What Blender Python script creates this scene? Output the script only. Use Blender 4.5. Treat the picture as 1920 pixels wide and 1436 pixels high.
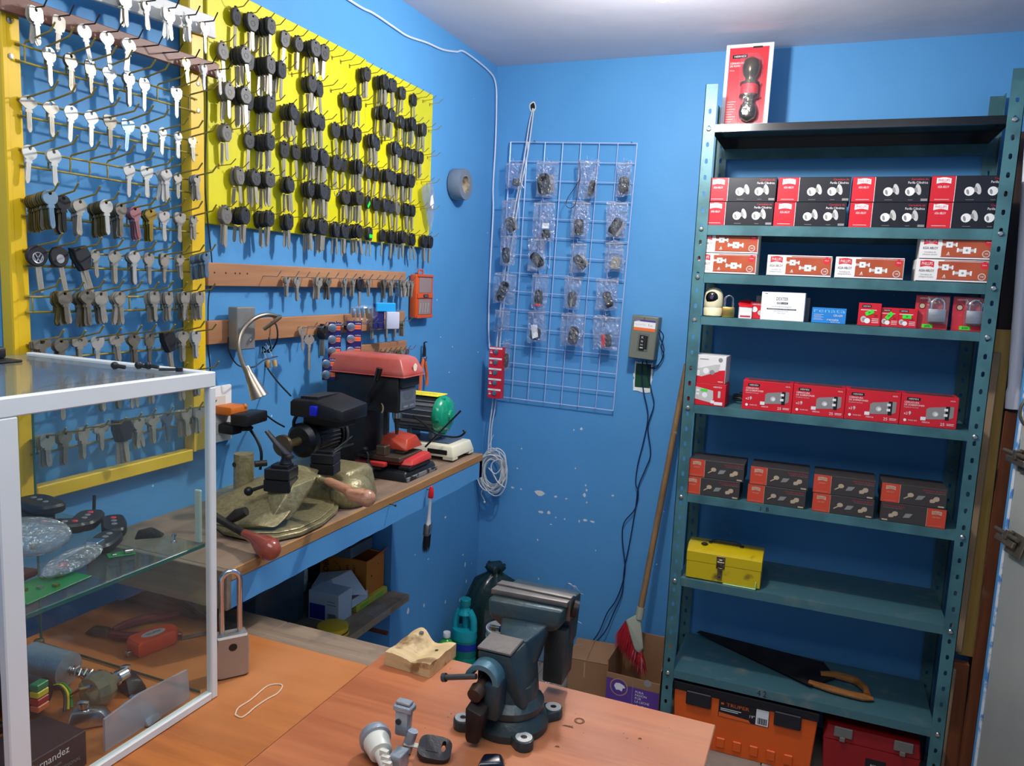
import bpy, bmesh, math, random
from mathutils import Matrix, Vector, Euler
random.seed(7)
D = bpy.data
for o in list(D.objects): D.objects.remove(o)
SC = bpy.context.scene
COL = SC.collection
PI = math.pi
# ---------------------------------------------------------------- camera
F = 1442.0; PX, PY = 960.0, 718.0
CAM = Vector((1.283, -2.9, 1.577))
XA = Vector((0.92521796, 0.09022153, -0.36855367))
YA = Vector((0.37685004, -0.10528728, 0.92027096))
ZA = Vector((0.04422424, -0.99034068, -0.13141367))
cd = D.cameras.new('camera'); cam = D.objects.new('camera', cd); COL.objects.link(cam)
cd.sensor_width = 36; cd.lens = F / 1920 * 36; cd.clip_start = 0.02
rt = Vector((XA.x, YA.x, ZA.x)).normalized(); fw = Vector((XA.z, YA.z, ZA.z)).normalized()
up = rt.cross(fw).normalized(); fw = up.cross(rt)
cam.matrix_world = Matrix(((rt.x, up.x, -fw.x, CAM.x), (rt.y, up.y, -fw.y, CAM.y), (rt.z, up.z, -fw.z, CAM.z), (0, 0, 0, 1)))
SC.camera = cam
# ---------------------------------------------------------------- world, lamps, exposure
w = D.worlds.new('world'); SC.world = w; w.use_nodes = True
w.node_tree.nodes['Background'].inputs[0].default_value = (0.72, 0.80, 0.95, 1)
w.node_tree.nodes['Background'].inputs[1].default_value = 0.46
LX, LY, LZ = 0.86, -0.99, 2.285
ld = D.lights.new('bulb_light', 'POINT'); ld.energy = 31; ld.shadow_soft_size = 0.035; ld.color = (1, 0.97, 0.95)
lo = D.objects.new('bulb_light', ld); lo.location = (LX, LY, LZ); COL.objects.link(lo)
ad = D.lights.new('fill_light', 'AREA'); ad.shape = 'RECTANGLE'; ad.energy = 20; ad.size = 1.5; ad.size_y = 1.1; ad.color = (0.97, 0.98, 1.0)  # added fill panel out of view, lifts the lower walls, floor and counter
ao = D.objects.new('fill_light', ad); ao.location = (0.95, -2.3, 2.40); ao.rotation_euler = (math.radians(4), 0, 0); COL.objects.link(ao)
SC.view_settings.view_transform = 'Standard'; SC.view_settings.look = 'None'
SC.view_settings.gamma = 1; SC.view_settings.use_curve_mapping = False
SC.view_settings.exposure = 0.40
# ---------------------------------------------------------------- helpers
def ray(px, py):
    a, b, c = px - PX, py - PY, F
    return Vector((XA.x*a + XA.y*b + XA.z*c, YA.x*a + YA.y*b + YA.z*c, ZA.x*a + ZA.y*b + ZA.z*c))
def onx(px, py, x): r = ray(px, py); return CAM + r * ((x - CAM.x) / r.x)
def ony(px, py, y): r = ray(px, py); return CAM + r * ((y - CAM.y) / r.y)
def onz(px, py, z): r = ray(px, py); return CAM + r * ((z - CAM.z) / r.z)
def lin(c):
    c = c / 255.0
    return c / 12.92 if c <= 0.04045 else ((c + 0.055) / 1.055) ** 2.4
def rgb(r, g, b): return (lin(r), lin(g), lin(b), 1)
MATS = {}
def mat(name, col, rough=0.5, metal=0.0, var=0.0, scale=8.0, bump=0.0, bscale=60.0, col2=None, coat=0.0, stretch=None, emit=None, alpha=1.0, trans=0.0, ior=1.45, mix=(0.4, 0.6)):
    """one procedural material: base colour, second colour mixed in by noise, noise relief"""
    if name in MATS: return MATS[name]
    m = D.materials.new(name); m.use_nodes = True; n = m.node_tree.nodes; l = m.node_tree.links
    b = n['Principled BSDF']; c = rgb(*col)
    b.inputs['Base Color'].default_value = c; b.inputs['Roughness'].default_value = rough
    b.inputs['Metallic'].default_value = metal; b.inputs['Coat Weight'].default_value = coat
    b.inputs['Alpha'].default_value = alpha; b.inputs['Transmission Weight'].default_value = trans; b.inputs['IOR'].default_value = ior
    if emit: b.inputs['Emission Color'].default_value = c; b.inputs['Emission Strength'].default_value = emit
    if var or bump or col2:
        tc = n.new('ShaderNodeTexCoord'); mp = n.new('ShaderNodeMapping'); l.new(tc.outputs['Object'], mp.inputs[0])
        if stretch: mp.inputs['Scale'].default_value = stretch
        if var or col2:
            t = n.new('ShaderNodeTexNoise'); t.inputs['Scale'].default_value = scale; t.inputs['Detail'].default_value = 6
            l.new(mp.outputs[0], t.inputs['Vector'])
            r = n.new('ShaderNodeValToRGB'); r.color_ramp.elements[0].position = mix[0]; r.color_ramp.elements[1].position = mix[1]
            r.color_ramp.elements[0].color = c
            r.color_ramp.elements[1].color = rgb(*col2) if col2 else tuple(min(1, x * (1 + var)) for x in c[:3]) + (1,)
            l.new(t.outputs['Fac'], r.inputs[0]); l.new(r.outputs[0], b.inputs['Base Color'])
        if bump:
            t2 = n.new('ShaderNodeTexNoise'); t2.inputs['Scale'].default_value = bscale; t2.inputs['Detail'].default_value = 4
            l.new(mp.outputs[0], t2.inputs['Vector']); bp = n.new('ShaderNodeBump'); bp.inputs['Strength'].default_value = bump; bp.inputs['Distance'].default_value = 0.004
            l.new(t2.outputs['Fac'], bp.inputs['Height']); l.new(bp.outputs[0], b.inputs['Normal'])
    MATS[name] = m; return m
def wood(name, c1, c2, axis=0, rough=0.5, freq=1.0, coat=0.0, stains=None):
    """wood with grain running along the given axis"""
    if name in MATS: return MATS[name]
    m = D.materials.new(name); m.use_nodes = True; n = m.node_tree.nodes; l = m.node_tree.links; b = n['Principled BSDF']
    b.inputs['Roughness'].default_value = rough; b.inputs['Coat Weight'].default_value = coat; b.inputs['Coat Roughness'].default_value = 0.25
    tc = n.new('ShaderNodeTexCoord'); mp = n.new('ShaderNodeMapping'); s = [22 * freq] * 3; s[axis] = 1.6 * freq; mp.inputs['Scale'].default_value = s
    l.new(tc.outputs['Object'], mp.inputs[0])
    t = n.new('ShaderNodeTexNoise'); t.inputs['Scale'].default_value = 1.6; t.inputs['Detail'].default_value = 9; t.inputs['Roughness'].default_value = 0.65; t.inputs['Distortion'].default_value = 0.6
    l.new(mp.outputs[0], t.inputs['Vector'])
    r = n.new('ShaderNodeValToRGB'); r.color_ramp.elements[0].position = 0.3; r.color_ramp.elements[1].position = 0.7
    r.color_ramp.elements[0].color = rgb(*c1); r.color_ramp.elements[1].color = rgb(*c2)
    l.new(t.outputs['Fac'], r.inputs[0]); out = r.outputs[0]
    if stains:
        t3 = n.new('ShaderNodeTexNoise'); t3.inputs['Scale'].default_value = stains[1]; t3.inputs['Detail'].default_value = 8; l.new(tc.outputs['Object'], t3.inputs['Vector'])
        r3 = n.new('ShaderNodeValToRGB'); r3.color_ramp.elements[0].position = stains[2]; r3.color_ramp.elements[1].position = stains[3]; l.new(t3.outputs['Fac'], r3.inputs[0])
        mx = n.new('ShaderNodeMix'); mx.data_type = 'RGBA'; l.new(r3.outputs[0], mx.inputs[0]); l.new(out, mx.inputs[6]); mx.inputs[7].default_value = rgb(*stains[0]); out = mx.outputs[2]
    l.new(out, b.inputs['Base Color'])
    bp = n.new('ShaderNodeBump'); bp.inputs['Strength'].default_value = 0.25; bp.inputs['Distance'].default_value = 0.002; l.new(t.outputs['Fac'], bp.inputs['Height']); l.new(bp.outputs[0], b.inputs['Normal'])
    MATS[name] = m; return m
def clear(name, tint=(255, 255, 255), refl=0.12, rough=0.05, opac=0.06, bump=0.0, bscale=40):
    """clear film or pane: mostly see-through, with a glossy and a faint milky share"""
    if name in MATS: return MATS[name]
    m = D.materials.new(name); m.use_nodes = True; n = m.node_tree.nodes; l = m.node_tree.links
    n.remove(n['Principled BSDF']); o = n['Material Output']
    tr = n.new('ShaderNodeBsdfTransparent'); tr.inputs[0].default_value = rgb(*tint)
    gl = n.new('ShaderNodeBsdfGlossy'); gl.inputs['Roughness'].default_value = rough
    df = n.new('ShaderNodeBsdfDiffuse'); df.inputs[0].default_value = (0.8, 0.82, 0.85, 1)
    lw = n.new('ShaderNodeLayerWeight'); lw.inputs[0].default_value = 0.5; fr = n.new('ShaderNodeMath'); fr.operation = 'POWER'; fr.inputs[1].default_value = 5.0; l.new(lw.outputs['Facing'], fr.inputs[0])
    ma = n.new('ShaderNodeMath'); ma.operation = 'MULTIPLY_ADD'; ma.inputs[1].default_value = 0.5; ma.inputs[2].default_value = refl; ma.use_clamp = True
    l.new(fr.outputs[0], ma.inputs[0])
    m1 = n.new('ShaderNodeMixShader'); m1.inputs[0].default_value = opac; l.new(tr.outputs[0], m1.inputs[1]); l.new(df.outputs[0], m1.inputs[2])
    m2 = n.new('ShaderNodeMixShader'); l.new(ma.outputs[0], m2.inputs[0]); l.new(m1.outputs[0], m2.inputs[1]); l.new(gl.outputs[0], m2.inputs[2])
    if bump:
        tc = n.new('ShaderNodeTexCoord'); t = n.new('ShaderNodeTexNoise'); t.inputs['Scale'].default_value = bscale; l.new(tc.outputs['Object'], t.inputs['Vector'])
        bp = n.new('ShaderNodeBump'); bp.inputs['Strength'].default_value = bump; bp.inputs['Distance'].default_value = 0.01; l.new(t.outputs['Fac'], bp.inputs['Height']); l.new(bp.outputs[0], gl.inputs['Normal'])
    l.new(m2.outputs[0], o.inputs[0]); MATS[name] = m; return m
_FT = {}
def font_mesh(s):
    if s not in _FT:
        c = D.curves.new('t', 'FONT'); c.body = s; c.resolution_u = 2; c.align_x = 'LEFT'
        o = D.objects.new('t', c); me = D.meshes.new_from_object(o)
        _FT[s] = ([v.co.copy() for v in me.vertices], [list(p.vertices) for p in me.polygons])
        D.objects.remove(o); D.curves.remove(c); D.meshes.remove(me)
    return _FT[s]
class M:
    """collects geometry; o() links it as ONE mesh object"""
    def __init__(s): s.v = []; s.f = []; s.mi = []; s.T = Matrix(); s.k = 0
    def add(s, vs, fs, k=None):
        b = len(s.v); s.v += [tuple(s.T @ Vector(v)) for v in vs]; s.f += [tuple(b + i for i in f) for f in fs]; s.mi += [s.k if k is None else k] * len(fs); return s
    def at(s, loc=(0, 0, 0), rot=(0, 0, 0), sc=(1, 1, 1)):
        s.T = Matrix.Translation(loc) @ Euler(rot).to_matrix().to_4x4() @ Matrix.Diagonal((*sc, 1)); return s
    def box(s, a, b, k=None):
        x0, y0, z0 = a; x1, y1, z1 = b
        return s.add([(x0,y0,z0),(x1,y0,z0),(x1,y1,z0),(x0,y1,z0),(x0,y0,z1),(x1,y0,z1),(x1,y1,z1),(x0,y1,z1)],
                     [(0,3,2,1),(4,5,6,7),(0,1,5,4),(1,2,6,5),(2,3,7,6),(3,0,4,7)], k)
    def cbox(s, c, d, k=None): return s.box([c[i] - d[i] / 2 for i in range(3)], [c[i] + d[i] / 2 for i in range(3)], k)
    def rbox(s, a, b, r=0.002, seg=2, k=None):
        bm = bmesh.new(); mm = M().box(a, b); vs = [bm.verts.new(v) for v in mm.v]
        for f in mm.f: bm.faces.new([vs[i] for i in f])
        r = min(r, 0.49 * min(abs(b[i] - a[i]) for i in range(3)))
        bmesh.ops.bevel(bm, geom=bm.edges[:], offset=r, segments=seg, profile=0.5, affect='EDGES'); bm.verts.index_update()
        s.add([v.co.copy() for v in bm.verts], [[v.index for v in f.verts] for f in bm.faces], k); bm.free(); return s
    def lathe(s, prof, n=20, k=None, ax='z', o=(0, 0, 0), cap=True):
        """prof: [(radius, height)...] about an axis through o"""
        vs = []; fs = []
        for (r, h) in prof:
            for i in range(n):
                a = 2 * PI * i / n; c, d = r * math.cos(a), r * math.sin(a)
                p = (c, d, h) if ax == 'z' else ((h, c, d) if ax == 'x' else (d, h, c))
                vs.append((p[0] + o[0], p[1] + o[1], p[2] + o[2]))
        for j in range(len(prof) - 1):
            for i in range(n): i2 = (i + 1) % n; fs.append((j*n+i, j*n+i2, (j+1)*n+i2, (j+1)*n+i))
        if cap: fs.append(tuple(range(n))[::-1]); fs.append(tuple((len(prof)-1)*n + i for i in range(n)))
        return s.add(vs, fs, k)
    def cyl(s, p, q, r, r2=None, n=14, k=None): return s.sweep([p, q], [r, r if r2 is None else r2], n, k)
    def sweep(s, pts, rad, n=8, k=None, closed=False, flat=None):
        """tube along points; rad a number or list; flat=(u,v) squashes the section"""
        P = [Vector(p) for p in pts]; L = len(P); R = rad if isinstance(rad, (list, tuple)) else [rad] * L
        vs = []; fs = []; pu = None
        for i in range(L):
            t = (P[(i+1) % L] - P[i-1]) if closed else (P[min(i+1, L-1)] - P[max(i-1, 0)])
            t = t.normalized() if t.length > 1e-9 else Vector((0, 0, 1))
            if pu is None: pu = t.cross(Vector((0, 0, 1)) if abs(t.z) < 0.9 else Vector((1, 0, 0))).normalized()
            u = (pu - t * pu.dot(t)); u = u.normalized() if u.length > 1e-9 else t.orthogonal().normalized(); pu = u; v = t.cross(u)
            fu, fv = flat or (1, 1)
            for j in range(n):
                a = 2 * PI * j / n; vs.append(P[i] + u * (R[i] * math.cos(a) * fu) + v * (R[i] * math.sin(a) * fv))
        for i in range(L if closed else L - 1):
            for j in range(n): j2 = (j + 1) % n; i2 = (i + 1) % L; fs.append((i*n+j, i*n+j2, i2*n+j2, i2*n+j))
        if not closed: fs.append(tuple(range(n))[::-1]); fs.append(tuple((L-1)*n + j for j in range(n)))
        return s.add(vs, fs, k)
    def prism(s, poly, t0, t1, ax='y', k=None, ch=0.0):
        """polygon in the plane across ax, thickness t0..t1; ch chamfers both rims"""
        n = len(poly); cx = sum(p[0] for p in poly) / n; cy = sum(p[1] for p in poly) / n
        def mk(p, t): return (p[0], t, p[1]) if ax == 'y' else ((t, p[0], p[1]) if ax == 'x' else (p[0], p[1], t))
        def sh(p, c):
            dx, dy = p[0] - cx, p[1] - cy; d = math.hypot(dx, dy) or 1; q = max(0, 1 - c / d); return (cx + dx * q, cy + dy * q)
        rings = [(t0, 0), (t1, 0)] if not ch else [(t0, ch), (t0 + (ch if t1 > t0 else -ch), 0), (t1 - (ch if t1 > t0 else -ch), 0), (t1, ch)]
        vs = [mk(sh(p, c), t) for t, c in rings for p in poly]; fs = []
        for j in range(len(rings) - 1):
            for i in range(n): i2 = (i + 1) % n; fs.append((j*n+i, j*n+i2, (j+1)*n+i2, (j+1)*n+i))
        fs.append(tuple(range(n))[::-1]); fs.append(tuple((len(rings)-1)*n + i for i in range(n)))
        return s.add(vs, fs, k)
    def plate(s, outer, hole, t0, t1, ax='x', k=None):
        """plate with a hole: outer and hole are loops of equal length"""
        n = len(outer)
        def mk(p, t): return (p[0], t, p[1]) if ax == 'y' else ((t, p[0], p[1]) if ax == 'x' else (p[0], p[1], t))
        vs = [mk(p, t0) for p in outer] + [mk(p, t0) for p in hole] + [mk(p, t1) for p in outer] + [mk(p, t1) for p in hole]; fs = []
        for i in range(n):
            j = (i + 1) % n
            fs += [(i, j, n+j, n+i), (2*n+i, 3*n+i, 3*n+j, 2*n+j), (i, 2*n+i, 2*n+j, j), (n+i, n+j, 3*n+j, 3*n+i)]
        return s.add(vs, fs, k)
    def ball(s, c, r, n=12, k=None, sc=(1, 1, 1)):
        vs = []; fs = []; m = n // 2
        for j in range(m + 1):
            th = PI * j / m
            for i in range(n):
                a = 2 * PI * i / n; vs.append((c[0] + r*sc[0]*math.sin(th)*math.cos(a), c[1] + r*sc[1]*math.sin(th)*math.sin(a), c[2] + r*sc[2]*math.cos(th)))
        for j in range(m):
            for i in range(n): i2 = (i+1) % n; fs.append((j*n+i, (j+1)*n+i, (j+1)*n+i2, j*n+i2))
        return s.add(vs, fs, k)
    def text(s, t, x, z, h, y=0.0, k=None, w=None, ax='y', al='l', rot=0):
        """flat lettering of cap height h, facing -Y (ax y), +X (ax x) or +Z (ax z)"""
        vs, fs = font_mesh(t); sc = h / 0.69
        if not vs: return s
        mw = max(v.x for v in vs); sx = sc if w is None else w / mw
        off = 0 if al == 'l' else (-mw * sx / 2 if al == 'c' else -mw * sx); o = []; cr, sr = math.cos(rot), math.sin(rot)
        for v in vs:
            a, b = v.x * sx + off, v.y * sc; a, b = a * cr - b * sr, a * sr + b * cr
            o.append((x + a, y, z + b) if ax == 'y' else ((y, x + a, z + b) if ax == 'x' else (x + a, z + b, y)))
        return s.add(o, fs, k)
    def rect(s, x0, z0, x1, z1, y=0.0, k=None, ax='y'):
        q = [(x0, z0), (x1, z0), (x1, z1), (x0, z1)]
        return s.poly(q, y, k, ax)
    def poly(s, q, y=0.0, k=None, ax='y'):
        return s.add([(p[0], y, p[1]) if ax == 'y' else ((y, p[0], p[1]) if ax == 'x' else (p[0], p[1], y)) for p in q], [tuple(range(len(q)))], k)
    def disc(s, x, z, r, y=0.0, k=None, n=16, ax='y', sz=1.0):
        return s.poly([(x + r * math.cos(2*PI*i/n), z + r * sz * math.sin(2*PI*i/n)) for i in range(n)], y, k, ax)
    def mesh(s, name, mats, smooth=35):
        me = D.meshes.new(name); me.from_pydata(s.v, [], s.f); me.validate(clean_customdata=False)
        for m in (mats if isinstance(mats, (list, tuple)) else [mats]): me.materials.append(m)
        if len(me.polygons) == len(s.mi): me.polygons.foreach_set('material_index', s.mi)
        if smooth:
            me.shade_smooth(); me.set_sharp_from_angle(angle=math.radians(smooth))
        me.update(); return me
    def o(s, name, mats, parent=None, smooth=35, loc=None, rot=None):
        ob = D.objects.new(name, s.mesh(name, mats, smooth)); COL.objects.link(ob)
        if parent is not None: ob.parent = parent
        if loc is not None: ob.location = loc
        if rot is not None: ob.rotation_euler = rot
        return ob
def tag(o, label, cat, group=None, kind=None):
    if label: o['label'] = label
    if cat: o['category'] = cat
    if group: o['group'] = group
    if kind: o['kind'] = kind
    return o
def thing(name, label, cat, loc=(0, 0, 0), rot=(0, 0, 0), group=None):
    o = D.objects.new(name, None); COL.objects.link(o); o.empty_display_size = 0.02; o.location = loc; o.rotation_euler = rot
    return tag(o, label, cat, group)
def dup(root, loc, rot=None, label=None, group=None):
    r = root.copy(); COL.objects.link(r); r.location = loc
    if rot is not None: r.rotation_euler = rot
    if label: r['label'] = label
    if group: r['group'] = group
    for ch in KIDS(root):
        c = ch.copy(); COL.objects.link(c); c.parent = r
        for g in KIDS(ch):
            d = g.copy(); COL.objects.link(d); d.parent = c
    return r
_K = {}
def KIDS(o):
    if o.name not in _K: _K[o.name] = list(o.children)
    return _K[o.name]
def struct(o, label=None): o['kind'] = 'structure'; 
def part(name, me, parent, loc=(0, 0, 0), rot=(0, 0, 0)):
    o = D.objects.new(name, me); COL.objects.link(o); o.parent = parent; o.location = loc; o.rotation_euler = rot; return o
ORD = ['first', 'second', 'third', 'fourth', 'fifth', 'sixth', 'seventh', 'eighth', 'ninth', 'tenth', 'eleventh', 'twelfth', 'thirteenth', 'fourteenth', 'fifteenth', 'sixteenth', 'seventeenth', 'eighteenth', 'nineteenth', 'twentieth']
def spline(pts, n=6):
    """Catmull-Rom through the points"""
    P = [Vector(p) for p in pts]; o = []
    for i in range(len(P) - 1):
        a, b, c, d = P[max(i-1, 0)], P[i], P[i+1], P[min(i+2, len(P)-1)]
        for j in range(n):
            t = j / n; o.append(0.5 * ((2*b) + (c-a)*t + (2*a-5*b+4*c-d)*t*t + (3*b-a-3*c+d)*t**3))
    o.append(P[-1]); return o
# ---------------------------------------------------------------- shared materials
STEEL = mat('brushed_steel', (190, 186, 178), 0.28, 1.0, var=0.15, scale=40)
CHROME = mat('chrome', (215, 215, 218), 0.12, 1.0)
NICKEL = mat('nickel_silver', (172, 166, 152), 0.36, 0.55, var=0.12, scale=30)
BRASS = mat('brass', (190, 160, 90), 0.3, 1.0)
BLACKP = mat('black_plastic', (26, 27, 30), 0.42, bump=0.15, bscale=300)
GREYP = mat('grey_plastic', (112, 110, 104), 0.5)
DARKM = mat('dark_metal', (60, 56, 52), 0.45, 0.7, var=0.4, scale=25)
YWIRE = mat('yellow_wire', (168, 146, 44), 0.5, 0.0, var=0.2, scale=30, col2=(128, 112, 52))
WHITEP = mat('white_plastic', (232, 232, 228), 0.4)
def hull(m, pts, k=None, bev=0.0):
    """convex hull of the points, optionally with rounded edges"""
    bm = bmesh.new()
    for p in pts: bm.verts.new(p)
    r = bmesh.ops.convex_hull(bm, input=bm.verts[:])
    dead = {g for g in list(r['geom_interior']) + list(r['geom_unused']) if isinstance(g, bmesh.types.BMVert)}
    if dead: bmesh.ops.delete(bm, geom=list(dead), context='VERTS')
    bmesh.ops.dissolve_limit(bm, angle_limit=0.05, verts=bm.verts[:], edges=bm.edges[:])
    if bev: bmesh.ops.bevel(bm, geom=bm.edges[:], offset=bev, segments=2, profile=0.5, affect='EDGES', clamp_overlap=True)
    bm.verts.index_update(); m.add([v.co.copy() for v in bm.verts], [[v.index for v in f.verts] for f in bm.faces], k); bm.free(); return m
def Pt(*a): return [ony(*p) for p in a]
# ================================================================ ROOM
def wallmat():
    m = D.materials.new('blue_wall_paint'); m.use_nodes = True; n = m.node_tree.nodes; l = m.node_tree.links; b = n['Principled BSDF']
    b.inputs['Roughness'].default_value = 0.55; b.inputs['Specular IOR Level'].default_value = 0.25
    tc = n.new('ShaderNodeTexCoord')
    t = n.new('ShaderNodeTexNoise'); t.inputs['Scale'].default_value = 1.7; t.inputs['Detail'].default_value = 6; l.new(tc.outputs['Object'], t.inputs['Vector'])
    r = n.new('ShaderNodeValToRGB'); r.color_ramp.elements[0].position = 0.3; r.color_ramp.elements[1].position = 0.75
    r.color_ramp.elements[0].color = rgb(80, 146, 198); r.color_ramp.elements[1].color = rgb(90, 155, 208); l.new(t.outputs['Fac'], r.inputs[0])
    v = n.new('ShaderNodeTexVoronoi'); v.inputs['Scale'].default_value = 9; l.new(tc.outputs['Object'], v.inputs['Vector'])
    nz = n.new('ShaderNodeTexNoise'); nz.inputs['Scale'].default_value = 5.0; l.new(tc.outputs['Object'], nz.inputs['Vector'])
    th = n.new('ShaderNodeMath'); th.operation = 'MULTIPLY_ADD'; l.new(nz.outputs['Fac'], th.inputs[0]); th.inputs[1].default_value = 0.10; th.inputs[2].default_value = -0.027
    lt = n.new('ShaderNodeMath'); lt.operation = 'LESS_THAN'; l.new(v.outputs['Distance'], lt.inputs[0]); l.new(th.outputs[0], lt.inputs[1])
    mx = n.new('ShaderNodeMix'); mx.data_type = 'RGBA'; l.new(lt.outputs[0], mx.inputs[0]); l.new(r.outputs[0], mx.inputs[6]); mx.inputs[7].default_value = rgb(190, 215, 235)
    l.new(mx.outputs[2], b.inputs['Base Color'])
    t2 = n.new('ShaderNodeTexNoise'); t2.inputs['Scale'].default_value = 14; t2.inputs['Detail'].default_value = 8; l.new(tc.outputs['Object'], t2.inputs['Vector'])
    bp = n.new('ShaderNodeBump'); bp.inputs['Strength'].default_value = 0.35; bp.inputs['Distance'].default_value = 0.006; l.new(t2.outputs['Fac'], bp.inputs['Height']); l.new(bp.outputs[0], b.inputs['Normal'])
    return m
WALL = wallmat()
HT = 2.412
wl = M().box((-0.50, -5.2, 0.972), (0, 0.15, HT)).box((-0.50, -0.722, 0), (0, 0.15, 0.972)).box((-0.50, -5.2, 0), (-0.38, -0.722, 0.972)).o('wall_left', WALL); struct(wl)
wb = M().box((0, 0, 0), (2.5, 0.15, HT)).o('wall_back', WALL); struct(wb)
wr = M().box((1.99, -5.2, 0), (2.14, -0.001, HT)).o('wall_right', WALL); struct(wr)
cl = M().box((-0.50, -5.2, HT), (2.5, 0.15, HT + 0.1)).o('ceiling', mat('ceiling_plaster', (206, 204, 214), 0.7, var=0.06, scale=3, bump=0.9, bscale=5)); struct(cl)
fl = M().box((-0.50, -5.2, -0.1), (2.5, 0.15, -0.008)).o('floor', mat('tile_grout', (150, 142, 128), 0.8)); struct(fl)
tile = M().rbox((-0.2, -0.2, -0.012), (0.2, 0.2, 0.0), 0.001, 1).mesh('tile', mat('floor_tile', (166, 156, 142), 0.35, var=0.12, scale=6, col2=(142, 132, 120)))
for i in range(6):
    for j in range(6):
        part('tile', tile, fl, (0.21 + i * 0.404, -0.22 - j * 0.404, 0))
# bare plaster chips where the paint of the back wall has come off
def blob(px, py, w, h, seed):
    rr = random.Random(seed); c = ony(px, py, 0); n = 11; sx = 0.0021
    return [(c.x + w*sx/2*math.cos(2*PI*i/n)*rr.uniform(.7, 1.15), c.z + h*sx/2*math.sin(2*PI*i/n)*rr.uniform(.7, 1.15)) for i in range(n)]
chips = [(1012, 924, 21, 11), (1042, 931, 7, 4), (1062, 935, 5, 3), (1096, 928, 6, 8), (1100, 919, 4, 5), (1014, 960, 11, 5), (1029, 961, 7, 7), (1097, 975, 10, 5), (1111, 978, 11, 4), (1086, 977, 3, 6),
         (1090, 804, 5, 6), (1076, 806, 3, 3), (978, 841, 3, 3), (970, 878, 4, 3), (977, 917, 5, 3), (961, 914, 7, 4), (1149, 929, 6, 3), (1033, 983, 5, 2), (1059, 973, 3, 4), (1042, 970, 3, 3), (1098, 910, 3, 4), (1008, 1012, 3, 5), (1010, 1085, 3, 5), (1100, 942, 3, 4), (1079, 878, 3, 3)]
ch = M()
for i, (x, y, w_, h_) in enumerate(chips): ch.prism(blob(x, y, w_, h_, i), -0.0006, 0.0, 'y')
chp = ch.o('paint_chip', mat('bare_plaster', (214, 212, 205), 0.8, var=0.1, scale=80), wb, smooth=0); chp['kind'] = 'stuff'
ch = M()
for i, (x, y, w_, h_) in enumerate([(872, 1058, 3, 12), (874, 1090, 3, 10), (862, 1125, 3, 9), (835, 1128, 3, 9), (795, 1135, 3, 9), (765, 1146, 4, 13), (868, 1040, 4, 3), (884, 1056, 2, 3), (803, 1048, 3, 3), (835, 970, 4, 5), (778, 1040, 3, 2), (848, 650, 2, 3), (826, 632, 2, 2), (896, 660, 2, 3), (842, 698, 3, 3)]):
    rr = random.Random(i); c = onx(x, y, 0); n = 8
    ch.prism([(c.y + w_*.002*math.cos(2*PI*q/n)*rr.uniform(.7, 1.1), c.z + h_*.001*math.sin(2*PI*q/n)*rr.uniform(.7, 1.1)) for q in range(n)], 0.0, 0.0006, 'x')
chp = ch.o('paint_chip', MATS['bare_plaster'], wl, smooth=0); chp['kind'] = 'stuff'
# ceiling lamp just above the frame
t = thing('ceiling_lamp', 'round white bulb in a plain holder under the ceiling', 'lamp', (LX, LY, HT))
M().lathe([(0.05, 0), (0.05, -0.012), (0.022, -0.02), (0.02, -0.06)], 24).o('lamp_holder', WHITEP, t)
M().lathe([(0.012, -0.05), (0.03, -0.085), (0.036, -0.12), (0.03, -0.15), (0.0, -0.165)], 20).o('bulb', mat('bulb_glass', (255, 250, 245), 0.3, emit=14.0), t)
bu = [o for o in t.children if o.name.startswith('bulb')][0]
lo.location = (LX, LY, LZ - 0.06)
# ================================================================ METAL SHELF
SG = mat('teal_shelf_paint', (76, 122, 128), 0.4, 0.1, var=0.25, scale=9, col2=(60, 100, 106), bump=0.05, bscale=90)
SGT = mat('teal_shelf_worn', (72, 112, 120), 0.4, 0.15, scale=14, col2=(126, 134, 128), mix=(0.55, 0.8))
BK = mat('black_enamel', (18, 19, 22), 0.22, 0.1, coat=0.4)
shf = thing('metal_shelf_unit', 'tall teal slotted-angle metal shelving unit against the blue back wall', 'shelf', (0.872, -0.35, 0))
def slotted(n, z0, pitch, w, xs, flange):
    """front flange of a slotted angle post with real slots: local x 0..w, z from 0 up"""
    m = M(); cx = w * 0.5; hw = 0.0045; hh = 0.008; H = 2.215
    m.box((0, 0, 0), (cx - hw, 0.002, H)); m.box((cx + hw, 0, 0), (w, 0.002, H))
    z = 0
    for i in range(n):
        zc = z0 + i * pitch
        m.box((cx - hw, 0, z), (cx + hw, 0.002, zc - hh)); z = zc + hh
        for sx in (-1, 1):
            for sz in (-1, 1):
                m.add([(cx + sx*hw, 0, zc + sz*hh), (cx + sx*hw*.3, 0, zc + sz*hh), (cx + sx*hw, 0, zc + sz*hh*.6), (cx + sx*hw, 0.002, zc + sz*hh), (cx + sx*hw*.3, 0.002, zc + sz*hh), (cx + sx*hw, 0.002, zc + sz*hh*.6)], [(0, 1, 2), (3, 5, 4), (1, 4, 5, 2)])
    m.box((cx - hw, 0, z), (cx + hw, 0.002, H))
    return m
W = 0.866; DP = 0.325; PW = 0.038
for nm, x0, sx, y0, sy in (('post', 0, 1, 0, 1), ('post', W, -1, 0, 1), ('post', 0, 1, DP, -1), ('post', W, -1, DP, -1)):
    m = slotted(42, 0.05, 0.0508, PW, 0, 0)
    m.box((0, 0, 0), (0.002, PW, 2.215))
    m.v = [(x0 + sx * a, y0 + sy * b, c) for a, b, c in m.v]
    if sx * sy < 0: m.f = [f[::-1] for f in m.f]
    m.o('post', SG, shf)
tops = [2.092, 1.782, 1.629, 1.490, 1.200, 0.897, 0.603, 0.270]
fh = [0.022, 0.031, 0.03, 0.026, 0.028, 0.027, 0.028, 0.028]
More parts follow.
